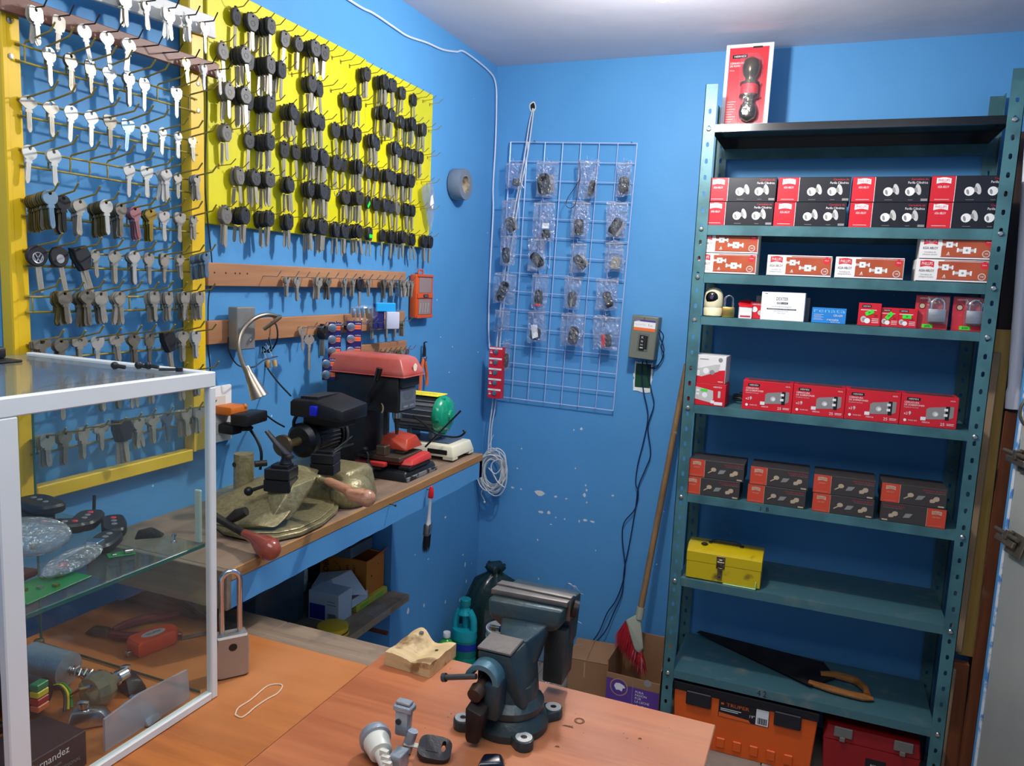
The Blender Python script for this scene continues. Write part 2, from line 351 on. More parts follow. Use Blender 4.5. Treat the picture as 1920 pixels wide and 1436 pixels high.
for i, (z, h) in enumerate(zip(tops, fh)):
    m = M(); x0, x1 = 0.028, W - 0.028; y0, y1 = 0.003, DP - 0.003
    m.box((x0, y0, z - 0.0015), (x1, y1, z)); m.box((x0, y0, z - h), (x1, y0 + 0.0015, z - 0.0015)); m.box((x0, y1 - 0.0015, z - h), (x1, y1, z - 0.0015))
    m.box((x0, y0 + 0.0015, z - h), (x1, y0 + 0.012, z - h + 0.0015)); m.box((x0, y1 - 0.012, z - h), (x1, y1 - 0.0015, z - h + 0.0015))
    m.box((x0, y0 + .0015, z - h), (x0 + 0.0015, y1 - .0015, z - 0.0015)); m.box((x1 - 0.0015, y0 + .0015, z - h), (x1, y1 - .0015, z - 0.0015))
    so = m.o('shelf_panel', BK if i == 0 else (SGT if i >= 6 else SG), shf)
    if i == 0: so['label'] = 'black top shelf panel'
M().box((.036, DP - .006, 2.035), (W - .036, DP - .003, 2.072)).o('back_rail', SG, shf)
bolt = M().lathe([(0.0075, 0), (0.0075, -0.002), (0.005, -0.0045), (0.001, -0.005)], 12, ax='y').box((-0.0065, -0.0052, -0.0007), (0.0065, -0.004, 0.0007)).mesh('bolt', STEEL)
for i, z in enumerate(tops):
    for x in (0.019, W - 0.019): part('bolt', bolt, shf, (x, -0.0005, z - 0.013))
# pencilled marks on two shelf edges
INK = mat('black_ink', (14, 16, 20), 0.7)
M().text('1  B', 0.27, 0.8755, 0.014, 0.0025, w=0.03).o('marking', INK, shf, 0)
M().text('4 2', 0.315, 0.247, 0.02, 0.0025, w=0.03).o('marking', INK, shf, 0)
# ================================================================ KEY MESHES  (origin at the hook, key hangs down, faces +X)
BLK = [mat('key_black_rubber', (44, 46, 50), 0.45, bump=0.1, bscale=400), mat('key_black_dull', (30, 31, 35), 0.55), mat('key_grey_plastic', (104, 102, 96), 0.5)]
def radial(shape, w, h, n=16, top=0.004):
    """outline of a key head sampled by angle round the hole; hole sits `top` below the upper edge"""
    out = []; cz = top + 0.0015 - h / 2
    for i in range(n):
        a = 2 * PI * (i + 0.5) / n; dx, dz = math.cos(a), math.sin(a); t = 0.0
        for q in range(1, 200):
            r = q * 0.0003; x, z = dx * r, dz * r - cz; u, v = abs(x) / (w / 2), z / (h / 2)
            if shape == 'round': ins = u*u + v*v < 1
            elif shape == 'square': ins = u**6 + abs(v)**6 < 1
            elif shape == 'oval': ins = (u**3 + abs(v)**4 < 1) if v > 0 else (u**2 + abs(v)**2.2 < 1)
            elif shape == 'trap': ins = u < 1 - 0.28 * max(0, -v) and abs(v) < 0.97 and (u**5 + abs(v)**5 < 1)
            elif shape == 'heart': ins = (u*u + v*v < 1) if v > -0.2 else u < 0.98 * (1.2 + v)
            elif shape == 'diamond': ins = u**1.35 + abs(v)**1.35 < 1
            else: ins = u**4 + abs(v)**4 < 1
            if not ins: break
            t = r
        out.append((dx * t, dz * t))
    return out
def black_head(shape, w, h, k=0, seed=0):
    ou = radial(shape, w, h); ho = [(0.0026*math.cos(2*PI*(i+.5)/16), 0.0018*math.sin(2*PI*(i+.5)/16)) for i in range(16)]
    m = M(); ins = [(x*0.9, z*0.93 - 0.0006) for x, z in ou]; n = 16; t = 0.0078
    rings = [(-t/2, ins), (-t/2 + .0012, ou), (t/2 - .0012, ou), (t/2, ins), (t/2, ho), (-t/2, ho)]
    vs = [(tt, p[0], p[1]) for tt, r in rings for p in r]; fs = []
    for j in range(6):
        for i in range(n): i2 = (i+1) % n; j2 = (j+1) % 6; fs.append((j*n+i, j*n+i2, j2*n+i2, j2*n+i))
    m.add(vs, fs)
    cz = 0.0055 - h*0.55
    m.lathe([(0.0062, 0), (0.0058, 0.0008), (0.0045, 0.0008), (0.004, 0.0003)], 14, ax='x', o=(t/2 - .0002, 0, cz))
    m.rbox((-0.0025, -0.0035, 0.004), (0.0025, 0.0025, 0.0085), 0.0008, 1)      # eyelet nub on top
    return m
def blade(w=0.0078, L=0.038, z0=0.0, t=0.0019, cuts=False):
    m = M(); h = w / 2
    p = [(-h, z0), (-h, z0-L+.006), (-h*.2, z0-L), (h*.5, z0-L+.001), (h, z0-L+.005), (h, z0)]
    if cuts: p = [(-h, z0), (-h, z0-L+.006), (-h*.2, z0-L), (h*.3, z0-L+.002), (h*.9, z0-L+.007), (h*.4, z0-L+.012), (h*.8, z0-L+.016), (h*.5, z0-L+.02), (h, z0-L+.024), (h, z0)]
    m.prism(p, -t/2, t/2, 'x'); m.box((t/2 - .0001, -h*.3, z0-L+.007), (t/2 + .0003, -h*.05, z0)); m.box((t/2 - .0001, h*.35, z0-L+.009), (t/2 + .0003, h*.5, z0)); return m
HEADS = []
for sh_, w_, h_ in (('oval', .030, .036), ('round', .030, .035), ('square', .026, .034), ('trap', .031, .034), ('oval', .026, .037), ('oct', .029, .033)):
    HEADS.append((black_head(sh_, w_, h_).mesh('head', BLK[0]), black_head(sh_, w_, h_).mesh('head', BLK[1]), black_head(sh_, w_, h_).mesh('head', BLK[2]), h_))
BLADES = [blade(0.0085, L, 0).mesh('blade', NICKEL) for L in (0.040, 0.036, 0.043)]
def make_black(i, c=0, b=0):
    h = HEADS[i]; root = D.objects.new('car_key', h[c]); COL.objects.link(root)
    part('blade', BLADES[b], root, (0, 0, 0.0050 - h[3])); return root
PROTO = {}
def black_key(i, c, b, loc, rot, label, group):
    k = (i, c, b)
    if k not in PROTO: PROTO[k] = make_black(*k); o = PROTO[k]; KIDS(o)
    else:
        o = dup(PROTO[k], loc)
    o.location = loc; o.rotation_euler = rot; tag(o, label, 'key', group); return o
def metal_key(shape, w, h, L, hole=0.003, t=0.0021, cuts=False, slot=False):
    ou = radial(shape, w, h, 20); ho = [(hole*(1.8 if slot else 1)*math.cos(2*PI*(i+.5)/20), hole*math.sin(2*PI*(i+.5)/20)) for i in range(20)]
    m = M().plate(ou, ho, -t/2, t/2, 'x'); z = 0.0055 - h
    m.prism([(-.0055, z+.001), (-.0062, z-.004), (.0062, z-.004), (.0055, z+.001)], -t/2-.0002, t/2+.0002, 'x')
    bm_ = blade(0.0080, L, z-.004, t, cuts); m.add(bm_.v, bm_.f); return m
MK = [metal_key('round', .027, .025, .034), metal_key('heart', .029, .026, .034), metal_key('square', .026, .024, .031), metal_key('diamond', .032, .024, .032), metal_key('trap', .029, .022, .033), metal_key('round', .020, .020, .028), metal_key('oct', .023, .026, .030, cuts=True), metal_key('square', .032, .017, .030, slot=True)]
MKM = {}
def mk_mesh(i, m):
    k = (i, m.name)
    if k not in MKM: MKM[k] = MK[i].mesh('key_blank', m)
    return MKM[k]
KM = {'s': NICKEL, 'w': mat('key_bright', (226, 224, 214), 0.26, 0.6), 'g': mat('key_gunmetal', (126, 120, 106), 0.4, 0.55, var=0.2, scale=50), 'y': mat('key_gold', (206, 176, 92), 0.3, 1.0), 'd': mat('key_dark', (58, 58, 58), 0.4, 0.8), 'b': mat('key_blue_tint', (150, 178, 200), 0.3, 0.9), 'o': mat('key_olive', (116, 104, 62), 0.4, 0.8, var=0.3, scale=60), 'r': mat('key_rose', (205, 150, 150), 0.3, 0.9)}
def mkey(i, m, loc, rot, label, group):
    o = D.objects.new('key_blank', mk_mesh(i, KM[m])); COL.objects.link(o); o.location = loc; o.rotation_euler = rot
    return tag(o, label, 'key', group)
def pos_word(j, n):
    if n == 1: return 'alone'
    return 'frontmost' if j == 0 else ('rearmost' if j == n - 1 else ORD[j] + ' from front')
# ================================================================ YELLOW KEY BOARD
BY0, BY1, BZ0, BZ1 = -1.560, -0.546, 1.672, 2.181
YP = mat('yellow_board_paint', (216, 205, 16), 0.45, scale=3.5, col2=(188, 190, 26), mix=(0.45, 0.75), bump=0.25, bscale=25)
kb = thing('key_board', 'yellow painted board with rows of wire hooks full of black-headed keys', 'board', (0.0005, BY0, BZ0))
M().rbox((0, 0, 0), (0.012, 0.61, BZ1 - BZ0), 0.0015, 1).o('panel', YP, kb)
M().rbox((0, 0.6115, 0.002), (0.012, BY1 - BY0, BZ1 - BZ0 - 0.004), 0.0015, 1).o('panel', YP, kb)
hk = M().sweep([(0, 0, 0), (0.034, 0, 0.003), (0.0485, 0, 0.015)], 0.00115, 5).box((-0.0005, -0.0022, -0.006), (0.0008, 0.0022, 0.004)).mesh('hook', YWIRE)
ROWZ = [2.1425, 2.058, 1.972, 1.886, 1.800, 1.710]
HC = [-1.487 + 0.0416 * k for k in range(23)]
for r, z in enumerate(ROWZ):
    off = 0 if r == 0 else (-0.056 if r > 0 else 0)
    for k in range(-1 if r else 0, 23): part('hook', hk, kb, (0.0125, HC[0] + 0.0416 * k + (random.uniform(-.003, .003)) - BY0, z - BZ0))
for y, z in ((0.015, .5), (0.6, 0.44), (0.86, 0.45)):
    M().lathe([(0.004, 0), (0.004, 0.001), (0.002, 0.0015)], 10, ax='x').o('screw', DARKM, kb, loc=(0.012, y, z))
# px of the frontmost head centre, number on the hook, head shape, colour
ROWS = [
 [(444, 1, 1, 0), (467, 2, 3, 0), (510, 5, 5, 0), (526, 1, 2, 0), (543, 2, 1, 0), (587, 4, 0, 0), (611, 4, 2, 1), (695, 3, 2, 1), (721, 4, 2, 1), (746, 4, 5, 0), (758, 2, 5, 0), (773, 1, 5, 1)],
 [(419, 1, 1, 2), (454, 4, 1, 0), (470, 1, 3, 0), (504, 5, 2, 0), (539, 4, 5, 0), (585, 3, 0, 0), (605, 2, 2, 0), (644, 1, 5, 0), (664, 3, 2, 1), (717, 4, 2, 1), (744, 4, 1, 0), (752, 2, 1, 0), (773, 4, 2, 1), (802, 3, 2, 0)],
 [(421, 3, 1, 2), (454, 4, 1, 0), (469, 1, 2, 0), (513, 5, 5, 0), (546, 4, 1, 0), (563, 1, 3, 0), (594, 4, 0, 0), (611, 3, 2, 0), (628, 1, 0, 0), (652, 3, 0, 0), (668, 3, 2, 1), (698, 3, 5, 0), (707, 1, 5, 0), (740, 3, 5, 0), (756, 1, 1, 0), (768, 2, 5, 1), (783, 2, 2, 1), (797, 2, 2, 1)],
 [(431, 2, 1, 2), (473, 1, 1, 0), (511, 5, 5, 0), (529, 1, 2, 0), (545, 1, 5, 1), (570, 4, 2, 0), (593, 4, 0, 0), (608, 1, 2, 0), (630, 2, 0, 0), (645, 1, 0, 0), (668, 4, 2, 1), (683, 1, 0, 2), (696, 1, 1, 0), (703, 1, 2, 1), (724, 3, 2, 0), (737, 2, 5, 0), (758, 3, 5, 1), (780, 4, 2, 1)],
 [(439, 2, 4, 2), (467, 3, 1, 0), (508, 4, 5, 0), (537, 3, 1, 0), (575, 3, 0, 0), (605, 4, 2, 0), (621, 2, 0, 0), (647, 2, 0, 0), (678, 5, 2, 1), (691, 1, 5, 1), (700, 1, 5, 1), (716, 2, 2, 0), (729, 1, 3, 0), (750, 1, 2, 2), (763, 2, 2, 1), (777, 2, 5, 1)],
 [(430, 2, 1, 2), (468, 4, 1, 0), (514, 5, 5, 0), (537, 3, 2, 0), (575, 3, 1, 1), (594, 4, 0, 0), (605, 1, 2, 0), (635, 2, 0, 0), (651, 2, 0, 0), (676, 4, 1, 1), (696, 2, 2, 0), (714, 1, 5, 1), (732, 2, 2, 1), (763, 4, 2, 1), (779, 2, 2, 1), (791, 2, 2, 1), (803, 2, 2, 1)]]
STICK = mat('green_sticker', (40, 240, 60), 0.6, emit=0.0)
SHAPEW = {0: 'U-shaped', 1: 'round', 2: 'square', 3: 'flared', 4: 'long', 5: 'eight-sided'}
for r, row in enumerate(ROWS):
    z = ROWZ[r]; last = None; used = set()
    for h, (px, n, s, c) in enumerate(row):
        p = None
        # the head centre lies about 20 mm below the hook, on the plane of the frontmost key
        py0 = [40, 110, 190, 260, 340, 430][r]
        xf = min(0.0500, 0.0245 + 0.0082 * (n - 1)); q = onx(px, py0, xf)
        k = round((q.y - HC[0]) / 0.0416)
        if k in used: k += 1 if k + 1 not in used else (-1 if k - 1 not in used else 2)
        while k in used: k += 1
        used.add(k); y = HC[0] + 0.0416 * k
        rr = random.Random(r * 100 + h)
        for j in range(n):
            x = xf - j * 0.0082
            if x < 0.0165: break
            cc = c if (c == 2 or j == 0) else (1 if rr.random() < .6 else 0)
            lab = '%s-headed %s key, %s on the %s key-bearing hook, %s row of yellow board' % (SHAPEW[s], 'grey' if c == 2 else 'black', pos_word(j, n), ORD[h], ORD[r])
            sp = s if rr.random() < .85 else rr.choice((0, 1, 2, 5))
            sc = rr.uniform(1.04, 1.16)
            tilt = rr.gauss(0, 0.07) + (0.28 if (r, h) in ((5, 14), (5, 9)) and j == 0 else 0)
            ko = black_key(s if j == 0 else sp, cc, rr.randrange(3), (x, y + rr.uniform(-.001, .001), z - 0.0050 + (0.003 if x > .035 else 0.001)), (tilt, rr.gauss(0, .03), rr.gauss(0, .10)), lab, 'key blanks on the yellow board')
            ko.scale = (1, sc, sc)
            if (r, h) in ((4, 9), (5, 10)) and j == 0:
                part('price_sticker', M().rbox((0, -.010, -.005), (.0004, .010, .004), .0001, 1).mesh('price_sticker', STICK), ko, (0.0042, 0, -0.016), (0.7 if r == 4 else 0, 0, 0))
# split ring on one hook of the fifth row
t = M().sweep([(0.044 + 0.002*math.sin(a), -1.128 + .011*math.cos(a), 1.792 + .011*math.sin(a)) for a in [2*PI*i/20 for i in range(20)]], 0.0009, 6, closed=True).o('key_ring', CHROME)
tag(t, 'thin steel split ring hanging among keys in the fifth row of yellow board', 'ring')
# plastic bag and labels hanging off the right edge of the board
bgm = clear('plastic_film', (235, 240, 245), 0.22, 0.12, 0.16, bump=1.0, bscale=60)
m = M(); ps = [(790, 352), (808, 338), (812, 360), (813, 385), (811, 410), (806, 432), (800, 415), (797, 392), (791, 372)]
m.prism([(onx(a, b, .03).y, onx(a, b, .03).z) for a, b in ps], 0.030, 0.034, 'x')
t = m.o('plastic_bag', bgm); tag(t, 'empty clear plastic bag hooked over right edge of yellow board', 'bag')
m = M().prism([(onx(a, b, .03).y, onx(a, b, .03).z) for a, b in ((806, 368), (809, 365), (811, 380), (809, 392), (804, 384))], 0.0345, 0.035, 'x').o('paper_slip', WHITEP, t)
# ================================================================ YELLOW WIRE RACK
YF = mat('yellow_frame_paint', (226, 184, 26), 0.4, var=0.1, scale=6, coat=0.2, bump=0.1, bscale=30)
rk = thing('wire_key_rack', 'yellow metal frame with rows of long wire hooks for flat metal keys', 'rack', (0.003, -2.022, 1.155))
for y0, y1, zb, zt in ((-2.022, -1.990, 1.155, 2.20), (-1.628, -1.588, 1.175, 2.20)):
    M().rbox((0, y0 + 2.022, zb - 1.155), (0.027, y1 + 2.022, zt - 1.155), 0.002, 1).rbox((0.027, y0 + 2.022, zb - 1.155), (0.029, y0 + 2.022 + .008, zt - 1.155), .0008, 1).o('post', YF, rk)
M().rbox((0.004, 0.032, 0.0), (0.027, 0.394, 0.026), 0.002, 1).o('crossbar', YF, rk)
M().rbox((0.004, 0.032, 1.02), (0.027, 0.394, 1.045), 0.002, 1).o('crossbar', YF, rk)
RZ = [1.922, 1.836, 1.756, 1.675, 1.592, 1.514, 1.433, 1.350, 1.268]
RC = [-1.988 + 0.0392 * k for k in range(10)]
rail = M().cyl((0.030, 0.02, 0), (0.030, 0.41, 0), 0.0019, n=8).mesh('rail', YWIRE)
rhook = M().sweep([(0.030, 0, -0.026), (0.030, 0, 0.002), (0.033, 0, 0.006), (0.092, 0, 0.018), (0.103, 0, 0.031)], 0.0016, 6).mesh('hook', YWIRE)
for r, z in enumerate(RZ):
    part('rail', rail, rk, (0, 0, z - 1.155)); part('rail', rail, rk, (0.0005, 0, z - 0.026 - 1.155))
    for k in range(10): part('hook', rhook, rk, (0, RC[k] + 2.022 + random.uniform(-.002, .002), z - 1.155), (0, random.uniform(-.04, .04), random.uniform(-.05, .05)))
for y in (-2.008, -1.605):
    for z in (1.955, 1.90, 1.35): M().lathe([(0.005, 0), (0.0045, 0.0015), (0.002, 0.002)], 12, ax='x').o('screw', STEEL, rk, loc=(0.027, y + 2.022, z - 1.155))
# keys of the rack: hook column, number, mesh, metal, tilt per row
RK = [
 [(96, 1, 0, 's'), (134, 2, 0, 'g'), (169, 1, 6, 'g'), (208, 1, 1, 'w'), (240, 2, 0, 'w'), (265, 1, 0, 's'), (325, 1, 4, 'w')],
 [(56, 1, 3, 's'), (94, 1, 3, 's'), (135, 1, 0, 'w'), (173, 1, 1, 'w'), (205, 1, 4, 'g'), (242, 1, 4, 'b'), (267, 1, 5, 'w'), (303, 2, 5, 'w'), (331, 2, 5, 'w'), (357, 1, 5, 's')],
 [(52, 1, 0, 'w'), (94, 2, 0, 'w'), (236, 1, 0, 'w'), (267, 2, 4, 'w'), (301, 4, 1, 'w'), (324, 1, 5, 's'), (360, 5, 5, 's')],
 [(94, 16, 0, 'o'), (125, 9, 0, 'd'), (155, 5, 0, 's'), (195, 12, 0, 'o'), (230, 9, 0, 'g'), (256, 5, 0, 'r'), (274, 4, 1, 'y'), (298, 2, 4, 'w'), (326, 3, 4, 's'), (359, 2, 5, 's')],
 [(66, 1, -1, 'd'), (105, 1, -2, 'd'), (146, 2, -3, 'd'), (178, 1, 5, 's'), (214, 2, 0, 's'), (243, 4, 1, 'w'), (270, 2, 0, 's'), (300, 2, 6, 's'), (333, 2, 5, 's'), (378, 14, 5, 'b')],
 [(128, 8, 2, 'g'), (167, 10, 1, 'g'), (196, 5, 2, 's'), (219, 5, 0, 's'), (283, 6, 6, 's'), (313, 5, 6, 's'), (340, 6, 6, 's'), (371, 6, 6, 's')],
 [(66, 4, 7, 'g'), (90, 3, 0, 'g'), (115, 2, 7, 's'), (158, 1, 4, 'w'), (185, 2, 7, 's'), (215, 2, 1, 'g'), (245, 2, 6, 'g'), (274, 2, -3, 'd'), (315, 4, 1, 's'), (350, 3, 6, 'w')],
 [(100, 3, 0, 's'), (180, 4, 2, 's'), (215, 3, 4, 'g'), (245, 2, 0, 's'), (275, 3, 6, 's'), (335, 3, 0, 's'), (362, 4, 2, 's')],
 [(95, 6, 2, 's'), (120, 4, 0, 'g'), (155, 3, 6, 's'), (187, 2, 7, 's'), (225, 4, -4, 'd'), (250, 5, 0, 's'), (290, 3, 3, 's'), (320, 3, 0, 'b'), (345, 7, 4, 's'), (368, 5, 2, 's')]]
METW = {'s': 'silvery', 'w': 'bright', 'g': 'dull grey', 'y': 'gold-toned', 'd': 'dark', 'b': 'bluish steel', 'o': 'olive-brass', 'r': 'rose-toned'}
bigfob = M().lathe([(0.0165, -.004), (0.018, -.0025), (0.018, .0025), (0.0165, .004)], 20, ax='x', o=(0, 0, -0.013))
bigsq = M().prism([(-.016, .006), (.013, .006), (.019, -.012), (.013, -.034), (-.004, -.036), (-.015, -.012)], -.005, .005, 'x', ch=.0015)
EMB = mat('emblem_silver', (205, 205, 205), 0.3, 0.6)
for r, row in enumerate(RK):
    z = RZ[r]; used = set()
    for h, (px, n, s, c) in enumerate(row):
        pitch = 0.0028 if n > 6 else 0.0034; xf = min(0.088, 0.041 + pitch * (n - 1) + (0.006 if s < 0 else 0))
        k = round((onx(px, [110, 210, 300, 390, 490, 570, 650, 730, 810][r], xf).y - RC[0]) / 0.0392); k = max(0, min(9, k))
        while k in used and k < 9: k += 1
        while k in used: k -= 1
        used.add(k); rr = random.Random(500 + r * 50 + k)
        fan = n > 3 and r in (2, 5, 8)
        for j in range(n):
            x = xf - j * pitch - rr.uniform(0, .001)
            zz = z + 0.006 + (x - 0.033) * 0.2034 - 0.0045
            loc = (x, RC[k] + rr.uniform(-.001, .001), zz); rot = (rr.gauss(0.02, .06) + (rr.uniform(-.25, .25) if fan and j % 2 else 0), 0, rr.gauss(0, .05))
            if s >= 0:
                cc = c if (j == 0 or rr.random() < .6) else rr.choice('sgo' if c in 'go' else 'sg')
                if r == 3 and j == 0 and c == 'o': cc = 'b' if k == 0 else 'w'
                if r == 5 and k == 2 and j < 0: cc = 's'
                mkey(s, cc, loc, rot, '%s key, %s on %s hook of %s row, yellow wire rack' % (METW[c], pos_word(j, n), ORD[k], ORD[r]), 'flat metal keys on the yellow wire rack')
            else:
                hd = bigfob if s in (-1, -2) else bigsq
                o = hd.o('car_key', BLK[1]); o.location = loc; o.rotation_euler = (rot[0] + (0.15 if s == -3 and r == 4 else 0.03), 0, rot[2])
                tag(o, {-1: 'round black car key with a ringed silver letter emblem on yellow wire rack', -2: 'round black car key with plain silver disc on yellow wire rack'}.get(s, 'large black car key, %s on %s hook of %s row, wire rack' % (pos_word(j, n), ORD[k], ORD[r])), 'key', 'flat metal keys on the yellow wire rack')
                part('blade', blade(0.0095, 0.045, 0, cuts=False).mesh('blade', NICKEL), o, (0, 0.002, -0.030 if s in (-1, -2) else -0.035), (0.08, 0, 0))
                if s == -1:
                    e = M(); cz = -.016; x_ = .0043
                    e.sweep([(x_, .0088*math.cos(a), cz + .0088*math.sin(a)) for a in [2*PI*i/24 for i in range(24)]], 0.0008, 5, closed=True)
                    for a, b in (((-.0048, .0068), (-.0008, .0006)), ((.0048, .0068), (.0008, .0006)), ((-.0078, .0032), (-.0032, -.0078)), ((.0078, .0032), (.0032, -.0078)), ((-.0032, -.0078), (0, -.001)), ((.0032, -.0078), (0, -.001))):
                        e.cyl((x_, a[0], cz + a[1]), (x_, b[0], cz + b[1]), .0008, n=5)
                    e.o('emblem', EMB, o)
                if s == -2: M().lathe([(0.0078, 0), (0.0075, 0.0006)], 20, ax='x', o=(0.004, 0, -.016)).o('emblem', EMB, o)
# brown and white hook strips crossing the top of the rack
def strip(nm, label, y0, z0, y1, z1, hgt, x0, x1, m_, hooks, keys, prefix, lab2, meta, hx=0.05, rad=0.0013):
    L = math.hypot(y1 - y0, z1 - z0); a = math.atan2(z1 - z0, y1 - y0)
    t = thing(nm, label, 'hook strip', (x0, y0, z0), (a, 0, 0))
    M().rbox((0, 0, 0), (x1 - x0, L, hgt), 0.0015, 1).o('board', m_, t)
    hm = M().sweep([(0, 0, 0), (hx - .012, 0, 0), (hx, 0, 0.015)], rad, 6).mesh('hook', meta)
    for u in hooks: part('hook', hm, t, (x1 - x0, u, hgt * 0.5), (0, 0, random.uniform(-.04, .04)))
    for (i, n, s, c) in keys:
        u = hooks[i]
        for j in range(n):
            rr = random.Random(int(z0 * 1000) * 31 + i * 7 + j)
            wz = Vector((x1 + .012 + (n - 1 - j) * .0034, y0 + u * math.cos(a) - hgt*.5*math.sin(a), z0 + u * math.sin(a) + hgt * .5 - .004))
            if s >= 0: mkey(s, c, wz, (rr.gauss(0, .08), 0, rr.gauss(0, .1)), '%s key, %s on %s hook of the %s' % (METW[c], pos_word(j, n), ORD[i], lab2), 'keys on the ' + lab2)
            else: black_key([2, 5, 1][-s % 3], 1, 0, wz, (rr.gauss(0, .08), 0, 0), 'black-headed key, %s on %s hook of the %s' % (pos_word(j, n), ORD[i], lab2), 'keys on the ' + lab2)
    return t
BRS = wood('brown_varnished_strip', (98, 62, 50), (130, 88, 70), 1, 0.5)
strip('hook_strip', 'narrow brown wooden strip with dark hooks crossing the top of yellow rack', -2.03, 1.963, -1.556, 1.976, 0.030, 0.034, 0.043, BRS,
      [0.045 + 0.046 * k for k in range(10)], [(0, 3, 2, 's'), (1, 1, 6, 's'), (2, 1, 0, 'w'), (3, 1, 1, 'w'), (4, 2, 1, 'w'), (7, 1, 5, 'y'), (8, 2, 5, 'w'), (9, 1, 5, 'w')], 'rack', 'narrow brown strip', DARKM)
WS = mat('white_worn_board', (205, 205, 200), 0.5, scale=9, col2=(170, 172, 168), mix=(.5, .7))
strip('hook_strip', 'white painted wooden strip with dark hooks at the top of yellow rack', -1.93, 2.03, -1.566, 2.055, 0.043, 0.034, 0.043, WS,
      [0.07 + 0.05 * k for k in range(6)], [(1, 3, 2, 's'), (2, 2, 5, 's'), (3, 3, 2, 'w'), (4, 3, 5, 'w'), (5, 1, 0, 's')], 'rack', 'white strip', DARKM)
# plain wooden strips under the yellow board
PINE = wood('stained_pine', (148, 102, 68), (182, 132, 92), 1, 0.5, freq=0.8)
H1 = [0.18] + [0.248 + 0.0415 * k for k in range(15)]
t = strip('hook_strip', 'upper brown wooden strip with a row of keys, under the yellow board', -1.571, 1.536, -0.707, 1.538, 0.052, 0.001, 0.020, PINE, H1,
      [(1, 3, 5, 's'), (2, 2, 0, 's'), (4, 4, 2, 's'), (5, 4, 3, 'g'), (7, 3, 5, 's'), (8, 3, 5, 's'), (9, 1, -1, 'd'), (10, 2, 5, 's'), (12, 3, 4, 'g'), (13, 3, 5, 's'), (14, 3, 5, 'b'), (15, 5, 5, 's')], 'strip', 'upper brown strip', STEEL, hx=0.055)
for u in (0.02, 0.055, 0.085, 0.10, 0.125): M().lathe([(0.0025, 0), (0.002, 0.0004)], 8, ax='x', o=(0.019, u, 0.03)).o('nail_hole', DARKM, t)
for k, y in enumerate((-0.775, -0.745, -0.72)): 
    for j in range(3): mkey(5, 'sgw'[j], (0.052 - .0034*j, y, 1.557), (random.gauss(0, .12), 0, .1), 'small key, %s of %s bunch at right end of upper brown strip' % (['front', 'middle', 'rear'][j], ORD[k]), 'keys on the upper brown strip')
H2 = [0.315 + 0.0415 * k for k in range(13)]
t = strip('hook_strip', 'lower brown wooden strip with keys and battery cards, behind the gooseneck lamp', -1.571, 1.406, -0.707, 1.411, 0.053, 0.001, 0.020, PINE, H2,
      [(0, 1, 0, 's'), (2, 3, -2, 'd'), (3, 2, 2, 'b'), (5, 2, 7, 'd'), (6, 2, 5, 's'), (8, 2, 5, 's'), (10, 2, 5, 's'), (11, 3, 5, 's'), (12, 5, 5, 's')], 'strip', 'lower brown strip', STEEL, hx=0.06)
t = strip('hook_strip', 'short brown wooden strip with small keys, just above the red machine cover', -0.99, 1.318, -0.690, 1.318, 0.050, 0.001, 0.020, PINE,
      [0.04 + 0.03 * k for k in range(9)], [(k, 2, 5, 'sgyosgysr'[k]) for k in range(9)], 'strip', 'short brown strip', STEEL, hx=0.045)
# one large dimpled key hanging low from the second strip
big = metal_key('diamond', .044, .030, .060, hole=.004)
for q in range(6): big.lathe([(.0014, 0), (.0010, .0003)], 8, ax='x', o=(.001, .0016*(-1)**q, -.036 - q*.008))
o = big.o('house_key', NICKEL); o.location = (0.078, -1.287, 1.416)
tag(o, 'long silvery dimple key hanging lower than the others on the lower strip', 'key')
# ================================================================ BOXED STOCK ON THE SHELVES
RED = mat('carton_red', (206, 30, 44), 0.35, var=0.06); DRED = mat('carton_dark_red', (150, 20, 34), 0.4); CBLK = mat('carton_black', (24, 24, 32), 0.35)
WPR = mat('print_white', (236, 234, 232), 0.5); GPR = mat('print_grey', (140, 138, 136), 0.5); LPR = mat('print_light_grey', (196, 194, 190), 0.4); RPR = mat('print_red', (214, 34, 50), 0.5)
COP = mat('carton_copper', (168, 72, 42), 0.35, scale=3, col2=(196, 104, 62)); CWH = mat('carton_white', (234, 230, 226), 0.4); GSTK = mat('price_green', (64, 222, 56), 0.6)
CBR = mat('carton_charcoal', (62, 56, 54), 0.5); COR = mat('carton_orange_red', (206, 70, 46), 0.5); BEI = mat('print_beige', (190, 168, 140), 0.5); BKT = mat('carton_side', (96, 84, 76), 0.6)
PM = [WPR, RPR, GPR, LPR, GSTK, INK, COP, BEI, CWH, RED, CBLK, COR, DRED]
(pW, pR, pG, pL, pS, pK, pC, pB, pV, pRR, pBB, pO, pD) = range(13)
def ribbon(m, x, z, w, h, k, kt, y=-.0006, t='PHILLIPS'):
    n = 8; top = [(x - w/2 + w*i/n, z + h/2 + h*.22*math.sin(PI*i/n) + (h*.18 if i in (0,) else 0)) for i in range(n+1)]; bot = [(x + w/2 - w*i/n, z - h/2 + h*.22*math.sin(PI*i/n)) for i in range(n+1)]
    m.poly(top[::-1] + bot[::-1], y, k); m.text(t, x, z - h*.12, h*.52, y - .0003, kt, w=w*.8, al='c')
